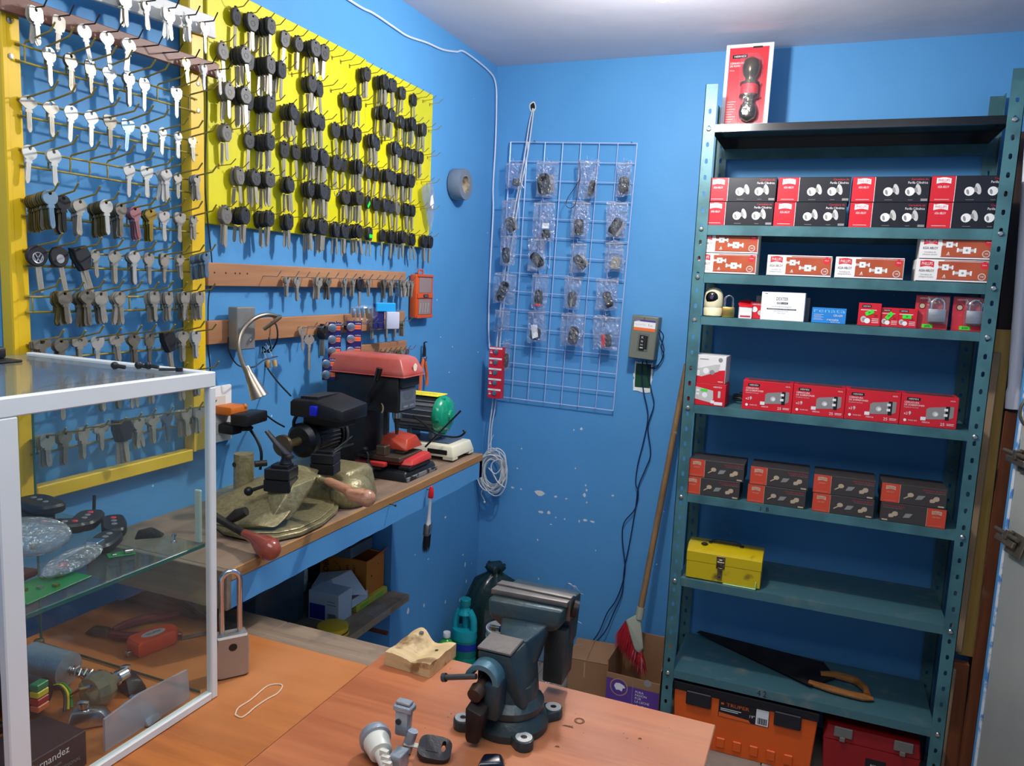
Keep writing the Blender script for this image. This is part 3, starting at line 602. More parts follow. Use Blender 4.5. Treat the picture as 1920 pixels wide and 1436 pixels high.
def knob(m, x, z, s, y, tilt=0.35):
    """printed door knob: ball, neck and round rose seen from the side"""
    ca, sa = math.cos(tilt), math.sin(tilt)
    def R(p): return [(x + s*(a*ca - b*sa), z + s*(a*sa + b*ca)) for a, b in p]
    m.poly(R([(.20*math.cos(t) + .36, .46*math.sin(t)) for t in [2*PI*i/14 for i in range(14)]]), y, pL)
    m.poly(R([(.30, -.20), (.30, .20), (-.05, .17), (-.05, -.17)]), y - .0002, pG)
    m.poly(R([(.36*math.cos(t) - .28, .36*math.sin(t)) for t in [2*PI*i/14 for i in range(14)]])[::-1], y - .0003, pW)
    m.poly(R([(.10*math.cos(t) - .40, .22*math.sin(t) - .02) for t in [2*PI*i/10 for i in range(10)]])[::-1], y - .0005, pG)
def carton(name, w, d, h, side, mats_extra=None):
    m = M(); m.rbox((0, 0, 0), (w, d, h), 0.0008, 1); m.box((0.001, 0.002, h), (w - .001, d * .96, h + .0005))
    return m.mesh(name, side)
def design_a(w, h):
    m = M(); y = -.0004; r = w * .30
    m.rect(0.0008, 0.0008, r, h - .0008, y, pRR); m.rect(r - .0006, 0.0008, r + .0006, h - .0008, y - .0001, pW)
    ribbon(m, w*.155, h*.80, w*.18, h*.2, pW, pR); m.text('ASSA ABLOY', w*.155, h*.54, h*.085, y - .0003, pW, w=w*.14, al='c'); m.rect(w*.06, h*.09, w*.24, h*.105, y - .0003, pW)
    knob(m, w*.52, h*.45, w*.17, y - .0004, .3); knob(m, w*.80, h*.45, w*.17, y - .0004, .25)
    m.text('Cerradura de', w*.97, h*.86, h*.075, y - .0003, pR, al='r'); m.text('Perilla Cilíndrica', w*.97, h*.72, h*.09, y - .0003, pW, w=w*.25, al='r')
    m.rect(w*.44, h*.08, w*.54, h*.095, y - .0003, pG); m.rect(w*.74, h*.08, w*.80, h*.095, y - .0003, pG); m.rect(w*.90, h*.05, w*.985, h*.14, y - .0003, pG)
    return m.mesh('label_print', PM, 0)
def design_b(w, h):
    m = M(); y = -.0004; r = w * .29
    m.rect(r + .0015, h*.13, w - .002, h*.92, y, pC); m.rect(0.001, 0, w - .001, h*.035, y, pK); m.rect(r, h*.10, w - .001, h*.125, y, pD); m.rect(r*1.3, h*.94, w - .001, h*.97, y, pD)
    ribbon(m, w*.145, h*.77, w*.19, h*.26, pR, pW); m.text('ASSA ABLOY', w*.145, h*.44, h*.11, y - .0003, pK, w=w*.21, al='c')
    m.text('Cerradura de', w*.145, h*.28, h*.07, y - .0003, pG, al='c', w=w*.16); m.text('sobreponer de barra', w*.145, h*.18, h*.07, y - .0003, pG, al='c', w=w*.2)
    for cx, cz, s in ((.40, .66, 1.0), (.64, .42, 1.15)):           # printed rim locks with their bolts
        X = w*cx; Z = h*cz; u = w*.045*s
        m.rect(X - u*2.4, Z - h*.05*s, X + u*2.4, Z + h*.05*s, y - .0003, pL); m.rect(X - u, Z - h*.13*s, X + u, Z + h*.13*s, y - .0004, pW); m.disc(X, Z, u*.35, y - .0006, pG, 10)
        m.rect(X - u*2.6, Z - h*.08*s, X - u*2.1, Z + h*.08*s, y - .0004, pW); m.rect(X + u*1.9, Z - h*.09*s, X + u*2.4, Z + h*.09*s, y - .0004, pW)
    for a in (-.4, 0, .4): m.poly([(w*.39 + a*w*.05, h*.18), (w*.39 + a*w*.05 + w*.007, h*.18), (w*.395 + w*.005, h*.34), (w*.395, h*.34)], y - .0003, pW)
    m.disc(w*.90, h*.28, h*.16, y - .0003, pL, 16); m.disc(w*.90, h*.28, h*.12, y - .0004, pC, 16); m.text('100', w*.90, h*.25, h*.07, y - .0005, pW, al='c')
    m.disc(w*.92, h*.78, h*.16, y - .0003, pR, 16); m.text('Llave', w*.92, h*.77, h*.06, y - .0004, pW, al='c')
    return m.mesh('label_print', PM, 0)
def design_c(w, h):
    m = M(); y = -.0004
    m.rect(w*.10, h*.80, w*.34, h*.90, y, pK); m.text('HERMEX', w*.13, h*.825, h*.05, y - .0003, pW, w=w*.18)
    m.text('CERRADURA', w*.06, h*.71, h*.055, y, pW, w=w*.26); m.text('DE SOBREPONER', w*.06, h*.63, h*.055, y, pW, w=w*.36); m.text('Deadbolt rim lock', w*.06, h*.56, h*.04, y, pL, w=w*.26)
    m.poly([(w*.46, h*.24), (w*.86, h*.30), (w*.93, h*.36), (w*.93, h*.70), (w*.86, h*.70), (w*.50, h*.62), (w*.46, h*.56)], y, pG)
    m.rect(w*.79, h*.26, w*.86, h*.70, y - .0003, pK)
    for z in (.55, .38): m.rect(w*.765, h*z, w*.83, h*(z + .08), y - .0005, pW)
    m.disc(w*.62, h*.43, h*.085, y - .0004, pL, 14); m.disc(w*.63, h*.42, h*.05, y - .0006, pW, 14); m.rect(w*.37, h*.20, w*.46, h*.31, y - .0004, pW)
    m.text('x2', w*.07, h*.34, h*.08, y, pW); m.poly([(w*.17, h*.32), (w*.20, h*.40), (w*.18, h*.46), (w*.15, h*.43)], y, pL)
    m.disc(w*.10, h*.16, h*.045, y, pW, 10); m.text('Instala fácil', w*.16, h*.15, h*.04, y, pW, w=w*.15); m.text('DERECHA', w*.40, h*.12, h*.045, y, pW, w=w*.14); m.text('25', w*.72, h*.08, h*.09, y, pW)
    m.rect(w*.83, h*.14, w*.96, h*.155, y, pW); m.rect(w*.83, h*.10, w*.95, h*.115, y, pW); m.text('43576', w*.85, h*.86, h*.04, y, pW, w=w*.09)
    return m.mesh('label_print', PM, 0)
def design_e(w, h, flip=False):
    m = M(); y = -.0004; F_ = (lambda x: w - x) if flip else (lambda x: x)
    def rc(a, z0, b, z1, yy, k): x0, x1 = sorted((F_(a), F_(b))); m.rect(x0, z0, x1, z1, yy, k)
    rc(0.0008, 0.0008, w*.29, h - .0008, y, pO); rc(w*.287, 0.001, w*.293, h - .001, y - .0002, pB)
    ribbon(m, F_(w*.145), h*.76, w*.15, h*.18, pB, pO, y - .0002); m.text('ASSA ABLOY', F_(w*.145), h*.52, h*.07, y - .0003, pB, w=w*.12, al='c'); rc(w*.05, h*.1, w*.24, h*.11, y - .0002, pB)
    # printed key, latch plate and cylinder
    for cx, kind in ((.42, 0), (.60, 1), (.82, 2)) if not flip else ((.80, 2), (.58, 1)):
        X = F_(w*cx); Z = h*.44
        if kind == 0: m.poly([(X - w*.07, Z - h*.13), (X - w*.06, Z - h*.17), (X + w*.02, Z - h*.02), (X + w*.01, Z + h*.04)], y - .0003, pB); m.poly([(X + w*.035 + h*.15*math.cos(t), Z + h*.08 + h*.12*math.sin(t)) for t in [2*PI*i/8 for i in range(8)]][::-1], y - .0004, pB)
        if kind == 1: m.poly([(X - w*.07, Z - h*.14), (X + w*.03, Z - h*.10), (X + w*.08, Z + h*.12), (X - w*.03, Z + h*.10)], y - .0003, pG)
        if kind == 2: m.poly([(X - w*.07, Z - h*.20), (X, Z - h*.18), (X + w*.07, Z + h*.12), (X, Z + h*.13)], y - .0003, pB); m.disc(X + w*.03, Z + h*.02, h*.13, y - .0004, pB, 10); m.disc(X - w*.04, Z - h*.1, h*.10, y - .0004, pB, 10)
    m.text('Cerradura de Barra', F_(w*.97) if not flip else w*.03, h*.82, h*.075, y, pR, w=w*.33, al='l' if flip else 'r'); m.text('con Perno de Seguridad', F_(w*.97) if not flip else w*.03, h*.73, h*.045, y, pG, w=w*.30, al='l' if flip else 'r')
    rc(w*.88, h*.05, w*.97, h*.13, y, pB)
    return m.mesh('label_print', PM, 0)
def placed(name, body, deco, label, cat, x, y, z, rot, group):
    t = D.objects.new(name, body); COL.objects.link(t); t.location = (x, y, z); t.rotation_euler = (0, 0, rot); tag(t, label, cat, group)
    if deco: part('label_print', deco, t)
    return t
def sx(px, py, y=-.345): return ony(px, py, y).x
NTH = ['first', 'second', 'third', 'fourth']
# shelf 2: eight door-knob boxes, two high
def rowof(body, deco, xs, z, names, cat, group, y=-.342, nm='lock_box', rot=None):
    for i, x in enumerate(xs): placed(nm, body, deco, names[i], cat, x, y + (0.004 * ((i * 7) % 3)), z, (rot or [0.0]*9)[i], group)
w_, h_ = 0.2075, 0.0735
ba = carton('lock_box', w_, 0.15, h_, CBLK); da = design_a(w_, h_)
xl = [sx(1322, 395), sx(1450, 400), sx(1592, 405), sx(1738, 410)]; xu = [sx(1327, 350), sx(1458, 350), sx(1598, 350), sx(1742, 350)]
xl[0] = max(xl[0], .879); xu[0] = max(xu[0], .8795); xl[3] = 1.5; xu[3] = 1.502
for i in range(1, 4): xl[i] = max(xl[i], xl[i-1] + w_ + .0015); xu[i] = max(xu[i], xu[i-1] + w_ + .0015)
kn = 'red and black door-knob box on the second shelf, %s row, %s from the left'
rowof(ba, da, xl, 1.7825, [kn % ('lower', NTH[i]) for i in range(4)], 'box', 'door-knob boxes on the second shelf', y=-.338)
rowof(ba, da, xu, 1.7825 + h_ + .0012, [kn % ('upper', NTH[i]) for i in range(4)], 'box', 'door-knob boxes on the second shelf', y=-.337)
# shelf 3: six rim-lock boxes
w_, h_ = 0.188, 0.0640
bb = carton('lock_box', w_, 0.12, h_, CWH); db = design_b(w_, h_)
z3 = 1.6295; g3 = 'rim-lock boxes on the third shelf'
placed('lock_box', bb, db, 'white and copper lock box at left end of third shelf, under another box', 'box', .8795, -.338, z3, 0, g3)
placed('lock_box', bb, db, 'white and copper lock box on top of another at left end of third shelf', 'box', .8805, -.334, z3 + h_ + .001, 0.01, g3)
placed('lock_box', bb, db, 'single white and copper lock box, left one of middle pair on third shelf', 'box', sx(1438, 495), -.336, z3, -.02, g3)
placed('lock_box', bb, db, 'single white and copper lock box with scribbled price, right of middle pair', 'box', sx(1566, 500), -.336, z3, -.01, g3)
o = placed('lock_box', bb, db, 'white and copper lock box at right end of third shelf, scribbled, under another box', 'box', sx(1718, 505), -.338, z3, 0, g3)
placed('lock_box', bb, db, 'white and copper lock box on top at right end of third shelf', 'box', sx(1726, 460), -.336, z3 + h_ + .001, -0.015, g3)
# shelf 4: mixed stock
z4 = 1.4905
CRM = mat('cream_plastic', (238, 226, 186), 0.35)
t = thing('security_camera', 'round cream security camera with a black lens on fourth shelf', 'camera', (sx(1333, 590) , -.305, z4))
M().lathe([(.024, 0), (.030, .004), (.031, .026), (.029, .030)], 24).o('base', CRM, t); M().lathe([(.029, .0305), (.0305, .034), (.030, .062), (.027, .078), (.018, .090), (.004, .095)], 28).o('head', CRM, t)
M().lathe([(.019, 0), (.0195, -.003), (.012, -.009), (.003, -.0105)], 22, ax='y', o=(-.003, -.0225, .062)).o('lens', mat('gloss_black', (12, 12, 14), .08, coat=.5), t)
M().lathe([(.006, 0), (.005, -.0012)], 12, ax='y', o=(-.003, -.0325, .062)).o('lens_glass', mat('lens_violet', (70, 60, 90), .05), t)
def padlock(t, w, h, dpt, shk, bodym, open_=0, r=.0035, y0=0):
    m = M().rbox((-w/2, y0, 0), (w/2, y0 + dpt, h), .002, 2); m.o('lock_body', bodym, t)
    R = w*.33; pts = [(-R, y0 + dpt/2, h - .002)] + [(-R*math.cos(a), y0 + dpt/2, h + shk - R + R*math.sin(a)) for a in [PI*i/10 for i in range(11)]] + [(R, y0 + dpt/2, h - .002 + open_)]
    M().sweep(pts, r, 10).o('shackle', CHROME, t)
t = thing('padlock', 'small brass padlock standing beside the cream security camera', 'padlock', (sx(1363, 592), -.32, z4)); padlock(t, .038, .034, .014, .036, BRASS)
t.rotation_euler = (0, 0, .1)
M().text('TESA', 0, .018, .006, -.0003, 0, al='c').o('engraving', BRASS, t, 0)
t = thing('small_box', 'crumpled open red and white carton beside the brass padlock', 'box', (sx(1382, 594), -.30, z4), (0, 0, .15))
M().rbox((0, 0, 0), (.040, .035, .036), .001, 1).o('carton_body', CWH, t); M().poly([(0, 0), (.040, 0), (.040, .018), (.022, .022), (0, .016)], -.0005, 0).o('panel_print', WPR, t)
M().add([(0, -.001, .037), (.040, -.002, .036), (.048, .02, .052), (.030, .03, .060), (.004, .02, .056), (-.004, .006, .046)], [(0, 1, 2, 3, 4, 5)]).add([(0, .0, .036), (.04, .0, .036), (.046, .018, .050), (.002, .016, .052)], [(0, 3, 2, 1)]).o('flap', RED, t, 0)
M().rect(.004, .004, .036, .009, -.0012, pR).o('stripe', PM, t, 0)
t = thing('small_box', 'red carton with white print, half behind the white lock box', 'box', (sx(1402, 595), -.285, z4))
M().rbox((0, 0, 0), (.05, .03, .054), .001, 1).o('carton_body', RED, t); M().disc(.014, .03, .009, -.0005, pW, 12).disc(.032, .02, .008, -.0005, pL, 12).text('HERMEX', .006, .044, .005, -.0005, pW).o('label_print', PM, t, 0)
t = thing('lock_box', 'bright white lock box standing in the middle of fourth shelf', 'box', (sx(1424, 597), -.325, z4), (0, 0, -.03))
M().rbox((0, 0, 0), (.130, .05, .089), .001, 1).o('carton_body', mat('carton_bright_white', (246, 246, 248), .4), t)
m = M().text('DEXTER', .062, .063, .010, -.0005, pK, w=.036, al='c'); m.rect(.047, .0515, .060, .0575, -.0005, pG); m.rect(.060, .0515, .080, .0575, -.0005, pK); m.text('DELUXE', .0635, .0528, .0036, -.0008, pW, al='c', w=.028)
m.text('Cerradura Electrica Sobreponer', .062, .042, .004, -.0005, pG, al='c', w=.06); m.rect(.018, .0335, .106, .0375, -.0005, pK); m.text('SEGURIDAD DE MEJOR ACERO', .062, .0345, .0022, -.0008, pW, al='c', w=.08)
m.text('Garantizada por 10 años', .062, .028, .003, -.0005, pG, al='c'); m.text('Mejor calidad', .062, .022, .003, -.0005, pG, al='c'); m.rect(.010, .082, .018, .0835, -.0005, pK); m.o('label_print', PM, t, 0)
t = thing('box_lid', 'grey cardboard lid leaning behind the bright white lock box', 'box', (sx(1411, 595) + .0, -.265, z4)); M().rbox((0, 0, 0), (.165, .004, .075), .001, 1).o('panel', mat('grey_card', (120, 122, 124), .7), t)
t = thing('battery_box', 'small blue battery box on the fourth shelf', 'box', (sx(1521, 600), -.33, z4))
REN = mat('renata_blue', (40, 130, 206), .35); RENL = mat('print_pale_blue', (120, 186, 232), .5); M().rbox((0, 0, 0), (.098, .045, .047), .0008, 1).o('carton_body', REN, t)
m = M().text('renata', .003, .033, .0125, -.0004, 1, w=.092); m.text('CR1620', .062, .022, .006, -.0006, 0, w=.026); m.text('renata', .044, .009, .0065, -.0006, 0, w=.034); m.text('Swatch Group', .056, .0035, .003, -.0006, 0, w=.026)
for i in range(5): m.rect(.006, .026 - i*.004, .034 - (i % 2)*.006, .0268 - i*.004, -.0006, 0)
m.o('label_print', [WPR, RENL], t, 0)
for px, w_, h_, tx, rs, lab in ((1608, .062, .068, '20', .45, 'tallest red cylinder box with tilted green sticker, left of three'), (1649, .052, .057, '21', .9, 'middle of three red cylinder boxes on fourth shelf, steep green sticker'), (1681, .055, .057, '21', 0, 'right of three red cylinder boxes, level green sticker')):
    t = thing('lock_box', lab, 'box', (sx(px, 603), -.335 if w_ > .06 else -.33, z4), (0, 0, -.02), 'small red cylinder boxes on the fourth shelf')
    M().rbox((0, 0, 0), (w_, .04, h_), .0008, 1).o('carton_body', RED, t)
    m = M().rect(w_*.14, h_*.80, w_*.56, h_*.92, -.0004, pK); m.text('HERMEX', w_*.18, h_*.83, h_*.055, -.0008, pW, w=w_*.34); m.rect(w_*.1, h_*.68, w_*.8, h_*.71, -.0006, pW); m.text(tx, w_*.7, h_*.40, h_*.10, -.0006, pK)
    m.disc(w_*.25, h_*.28, h_*.12, -.0006, pL, 12, sz=1.2).disc(w_*.42, h_*.22, h_*.12, -.0008, pW, 12); m.rect(w_*.2, h_*.2, w_*.45, h_*.34, -.0007, pG)
    for q in range(3): m.rect(w_*.62, h_*(.3 - q*.08), w_*.92, h_*(.325 - q*.08), -.0006, pW)
    m.o('label_print', PM, t, 0); c, s = math.cos(rs), math.sin(rs)
    M().poly([(w_*.5 + a*c - b*s, h_*.58 + a*s + b*c) for a, b in ((-.012, -.006), (.012, -.006), (.012, .006), (-.012, .006))], -.0012).text('$$', w_*.5, h_*.56, .004, -.0015, 1, al='c', rot=rs).o('price_sticker', [GSTK, INK], t, 0)
FILM = clear('blister_film', (250, 250, 252), 0.05, 0.12, 0.03, bump=.3, bscale=50)
for px, lab in ((1714, 'left of two carded padlocks in red blister packs, fourth shelf'), (1785, 'right of two carded padlocks in red blister packs, beside shelf post')):
    t = thing('padlock_pack', lab, 'padlock', (sx(px, 612), -.33, z4), (-.05, 0, -.02), 'carded padlocks on the fourth shelf')
    M().rbox((0, .014, 0), (.089, .016, .100), .001, 1).o('card', mat('card_red', (196, 48, 60), .35, scale=20, col2=(220, 120, 120), mix=(.55, .7)), t)
    M().rect(.004, .004, .085, .016, .0135, pR).rect(.022, .004, .050, .0145, .013, pS).text('$450', .036, .0065, .005, .0125, pK, al='c').disc(.018, .068, .009, .013, pK, 14).disc(.018, .068, .007, .0125, pB, 14).text('HERMEX', .010, .088, .005, .013, pW).o('label_print', PM, t, 0)
    lockm = mat('zinc_lock', (156, 158, 162), .35, .7)
    M().rbox((.034, -.006, .022), (.080, .010, .060), .002, 2).o('lock_body', lockm, t); R = .0165
    M().sweep([(.057 - R, .002, .058)] + [(.057 - R*math.cos(a), .002, .074 + R*math.sin(a)) for a in [PI*i/10 for i in range(11)]] + [(.057 + R, .002, .058)], .0042, 10).o('shackle', CHROME, t)
    M().rbox((.028, -.010, .016), (.087, .0135, .096), .004, 2).o('blister', FILM, t)
    M().text('50 mm', .057, .038, .006, -.0064, 0, al='c').o('engraving', GPR, t, 0)
# shelf 5
z5 = 1.2005
t = thing('lock_box', 'red and white lever-lock box with green sticker, under another at left of fifth shelf', 'box', (.879, -.34, z5), (0, 0, -.01))
M().rbox((0, 0, 0), (.128, .1, .072), .001, 1).o('carton_body', RED, t)
M().poly([(.028, .020), (.082, .010), (.090, .022), (.088, .050), (.032, .060), (.026, .050)], -.0006, pL).disc(.062, .034, .009, -.001, pW, 12).rect(.034, .045, .044, .052, -.001, pW).rect(.034, .033, .044, .040, -.001, pW).rect(.082, .008, .094, .018, -.0008, pW).rect(.094, .004, .120, .014, -.0006, pW).rect(.048, .046, .070, .054, -.0013, pS).text('HERMEX', .088, .060, .005, -.0006, pW).text('x2', .006, .03, .006, -.0006, pW).rect(.104, .028, .112, .050, -.0006, pL).o('label_print', PM, t, 0)
t = thing('lock_box', 'white and red lever-lock box with a photo, on top at left of fifth shelf', 'box', (.879, -.335, z5 + .0735), (0, 0, -.03))
M().rbox((0, 0, 0), (.122, .1, .090), .001, 1).o('carton_body', CWH, t)
m = M().rect(.001, .001, .121, .032, -.0004, pRR); m.poly([(.001, .032), (.121, .032), (.121, .046), (.08, .040), (.03, .044), (.001, .042)], -.0004, pRR); m.poly([(.024, .024), (.046, .020), (.100, .040), (.104, .064), (.088, .062), (.040, .048), (.026, .044)], -.0009, pL)
m.rect(.024, .022, .040, .040, -.0012, pW).disc(.06, .040, .010, -.0014, pW, 12).disc(.080, .036, .008, -.0014, pG, 12).disc(.104, .078, .007, -.0008, pG, 14); ribbon(m, .012, .074, .022, .012, pR, pW, -.0008); m.text('ASSA ABLOY', .003, .060, .006, -.0008, pK, w=.022); m.rect(.038, .077, .066, .079, -.0008, pG).rect(.1, .006, .116, .008, -.0008, pW); m.o('label_print', PM, t, 0)
w_, h_ = 0.152, 0.094
bc = M().rbox((0, 0, 0), (w_, .075, h_), .001, 1).mesh('lock_box', RED); dc = design_c(w_, h_)
tops_ = M().rect(.012, .006, w_ - .012, .062, h_ + .0006, 0, 'z').mesh('top_print', mat('carton_top_grey', (120, 60, 62), .5, scale=30, col2=(70, 60, 64)))
xs = [sx(1389, 770), sx(1476, 778), sx(1564, 786), sx(1656, 795)]
for i in range(1, 4): xs[i] = max(xs[i], xs[i-1] + w_ + .001)
for i, x in enumerate(xs):
    t = placed('lock_box', bc, dc, 'red rim-lock box on fifth shelf, %s of four from the left' % NTH[i], 'box', x, -.335, z5, -.004 * (i % 3), 'red rim-lock boxes on the fifth shelf')
    part('top_print', tops_, t)
t = thing('hardware_bag', 'clear bag of dark lock hardware right of the red rim-lock boxes', 'bag', (1.605, -.25, z5 + .001), (0, 0, .15))
M().ball((.03, 0, .016), 1, 14, sc=(.055, .05, .016)).o('film', clear('bag_film_clear', (238, 240, 245), .3, .1, .18, bump=1.2, bscale=80), t); M().rbox((-.005, -.02, .004), (.06, .015, .018), .003, 1).o('hardware', DARKM, t)
M().rbox((.012, -.02, .026), (.08, .0, .032), .001, 1).o('paper_label', LPR, t).rotation_euler = (0, -.15, 0)
t = thing('black_cord_coil', 'dark coiled cord behind the left of the red boxes on fifth shelf', 'cord', (1.04, -.20, z5 + .003)); M().sweep([(.025*math.cos(a)*(1 - a*.01), .03*math.sin(a), .004 + a*.0012) for a in [i*.35 for i in range(60)]], .0025, 6).o('cord', BLACKP, t)
# shelf 6: eight dark boxes, two high
w_, h_ = 0.178, 0.0590
be = carton('lock_box', w_, .12, h_, CBR); de = design_e(w_, h_); df = design_e(w_, h_, True); z6 = .8975
xu = [sx(1293, 850), sx(1408, 870), sx(1527, 885), sx(1655, 900)]; xl = [sx(1284, 895), sx(1402, 912), sx(1524, 930), sx(1652, 950)]
xu[0] = max(xu[0], .886); xl[0] = max(xl[0], .8795)
for i in range(1, 4): xu[i] = max(xu[i], xu[i-1] + w_ + .0015); xl[i] = max(xl[i], xl[i-1] + w_ + .0015)
kn = 'charcoal and orange-red lock box on sixth shelf, %s row, %s from the left'
for i in range(4):
    placed('lock_box', be, df if i == 3 else de, (kn % ('lower', NTH[i])) if i < 3 else 'charcoal lock box turned with its red end right, lower row, sixth shelf', 'box', xl[i], -.338, z6, 0, 'charcoal boxes on the sixth shelf')
    placed('lock_box', be, de, kn % ('upper', NTH[i]), 'box', xu[i], -.337, z6 + h_ + .0012, .006 * (i % 2), 'charcoal boxes on the sixth shelf')
# shelf 7: yellow steel tool box
z7 = .6035
YT = mat('toolbox_yellow', (204, 176, 18), .35, scale=16, col2=(130, 106, 28), mix=(.60, .72), coat=.2)
t = thing('tool_box', 'worn yellow steel tool box with latch and black handle on seventh shelf', 'toolbox', (sx(1284, 1070, -.345) + .002, -.335, z7 + .003), (0, 0, .015))
w_ = .242; dd = .125
M().rbox((0, 0, 0), (w_, dd, .060), .0015, 1).o('box_body', YT, t)
m = M().prism([(-.001, .0605), (dd + .001, .0605), (dd + .001, .092), (dd - .028, .112), (.028, .112), (-.001, .092)], -.001, w_ + .001, 'x', ch=.001); m.o('lid', YT, t)
M().sweep([(.07, dd/2, .1125), (.075, dd/2, .120), (.09, dd/2, .123), (.15, dd/2, .123), (.165, dd/2, .120), (.17, dd/2, .1125)], .004, 8).o('handle', BLACKP, t)
for x in (.068, .172): M().rbox((x - .006, dd/2 - .012, .112), (x + .006, dd/2 + .012, .1145), .0008, 1).o('handle_bracket', DARKM, t)
LT = mat('worn_latch', (150, 140, 120), .4, .9, scale=40, col2=(90, 76, 60))
M().rbox((.098, -.004, .048), (.126, 0, .090), .001, 1).rbox((.106, -.007, .052), (.118, -.003, .080), .001, 1).cyl((.100, -.005, .070), (.124, -.005, .070), .003).o('latch', LT, t)
M().rbox((.104, -.007, .012), (.119, -.004, .052), .001, 1).disc(.1115, .02, .003, -.0075, 1, 10).o('latch_tongue', [LT, INK], t)
M().ball((.052, .03, .115), 1, 10, sc=(.012, .009, .005)).o('rivet_cap', DARKM, t)
t = thing('plastic_tray', 'pale green plastic tray sticking out from under the yellow tool box', 'tray', (1.047, -.338, z7 + .0005)); M().rbox((0, 0, 0), (.105, .12, .0022), .001, 1).o('tray_base', mat('pale_green_plastic', (176, 220, 160), .4), t)
M().rbox((.1035, -.005, .0022), (.1065, .12, .026), .001, 1).o('tray_rim', MATS['pale_green_plastic'], t)
# shelf 8: old hand saw
z8 = .2705
t = thing('hand_saw', 'old rusty hand saw with worn wooden handle lying on the lowest shelf', 'saw', (.01, .03, z8))
RUST = mat('rusty_blade', (52, 44, 40), .6, .5, scale=12, col2=(30, 28, 28))
a = ony(1330, 1215, -.1); b = ony(1640, 1300, -.27)
pts = [(0.93, -.07), (1.34, -.30), (1.42, -.20), (1.38, -.10), (0.94, -.05)]
M().prism([(p[0], p[1]) for p in pts], .012, .0135, 'z').o('blade', RUST, t, 0)
HW = wood('worn_handle', (120, 70, 30), (176, 116, 56), 0, .35, freq=2)
c0 = ony(1540, 1275, -.30); c1 = ony(1640, 1302, -.29)
M().sweep([(1.335, -.275, .012), (1.40, -.292, .014), (1.46, -.30, .014), (1.50, -.298, .013), (1.53, -.292, .012)], [.011, .014, .013, .015, .008], 10, flat=(1, .8)).o('handle', HW, t)
M().sweep([(1.37, -.20, .014), (1.42, -.19, .018), (1.48, -.20, .018), (1.51, -.24, .016), (1.515, -.28, .014)], [.010, .013, .013, .012, .010], 10).o('handle_horn', HW, t)
# tool boxes on the floor under the shelf
OR = mat('toolbox_orange', (226, 92, 26), .42, var=.08, scale=6); BKP = mat('toolbox_black', (28, 28, 36), .5)
x0 = ony(1256, 1290, -.33).x; x1 = sx(1518, 1340, -.33)
t = thing('tool_box', 'large orange plastic tool box with black lid on the floor under shelf', 'toolbox', (.912, -.325, 0.0005)); WW = .470; HH = .213
M().prism([(0.012, 0), (WW - .012, 0), (WW, HH), (0, HH)], 0, .22, 'y', ch=.003).o('box_body', OR, t)
for i in range(7): M().rbox((.045 + i*.055, -.006, .018), (.075 + i*.055, .001, .055), .003, 1).o('rib', OR, t)
M().rbox((-.004, -.006, HH - .020), (WW + .004, .225, HH + .010), .003, 1).o('lid', BKP, t)
for x in (.045, .335): M().rbox((x, -.012, HH - .062), (x + .085, -.003, HH - .012), .003, 1).o('latch', BKP, t)
m = M().rect(.155, HH - .082, .32, HH - .022, -.0015, 0); m.rect(.278, HH - .080, .318, HH - .024, -.002, 2); m.text('TRUPER', .18, HH - .040, .012, -.002, 1, w=.075); m.rect(.162, HH - .037, .172, HH - .03, -.002, 1)
m.rect(.162, HH - .052, .23, HH - .0495, -.002, 2).rect(.162, HH - .058, .22, HH - .0555, -.002, 2); m.poly([(.157, HH - .081), (.262, HH - .081), (.255, HH - .072), (.157, HH - .066)], -.002, 1); m.text('19"', .255, HH - .062, .010, -.002, 2)
for i in range(8): m.rect(.284 + i*.0038, HH - .076, .286 + i*.0038 + (i % 2)*.001, HH - .054, -.0025, 0)
m.o('label_print', [CBLK, mat('label_orange', (230, 100, 40), .5), WPR], t, 0)
t = thing('tool_box', 'dark red plastic tool box on the floor at right under shelf', 'toolbox', (1.402, -.325, 0.0005)); RT = mat('toolbox_red', (150, 20, 28), .4)
M().prism([(0.010, 0), (.275, 0), (.285, .145), (0, .145)], 0, .2, 'y', ch=.003).o('box_body', RT, t)
M().prism([(0, .146), (.285, .146), (.278, .195), (.010, .195)], 0, .2, 'y', ch=.004).o('lid', RT, t)
for x in (.03, .205): M().rbox((x, -.008, .162), (x + .055, -.001, .196), .002, 1).rbox((x + .018, -.012, .150), (x + .034, -.004, .164), .001, 1).o('latch', GREYP, t)
M().rect(.130, .055, .190, .110, -.0012, 0).text('BOSCH', .160, .085, .008, -.002, 1, al='c', w=.03).o('label_print', [CBLK, WPR], t, 0)
# top shelf: carded door-knob pack leaning up
t = thing('knob_pack', 'red carded blister pack of a dark brass door knob on black top shelf', 'door knob', (sx(1352, 222, -.20) - .002, -.205, 2.093), (-.05, 0, -.02))
wq, hq = .150, .285
M().rbox((0, .006, 0), (wq, .009, hq), .002, 1).o('card', mat('card_red_pack', (214, 214, 222), .3), t)
m = M().rect(.012, 0.030, wq - .014, hq - .012, .0052, pRR); m.rect(.01, .004, wq - .03, .026, .0052, pL); m.rect(.02, .012, .05, .020, .0048, pS); m.rect(.022, hq - .046, .070, hq - .034, .0048, pK); m.text('HERMEX', .028, hq - .043, .006, .0044, pW, w=.038)
m.text('CERRADURA', .016, hq - .064, .006, .0048, pW, w=.046); m.text('DE POMO', .016, hq - .073, .006, .0048, pW, w=.034); m.text('Nova', .016, hq - .086, .005, .0048, pL)
for i in range(9): m.rect(.016, .10 - i*.008, .044 - (i % 3)*.005, .1015 - i*.008, .0048, pL)
m.rect(.085, hq - .016, .115, hq - .010, .0048, pK); m.o('label_print', PM + [mat('card_pink_red', (200, 72, 78), .35)], t, 0)
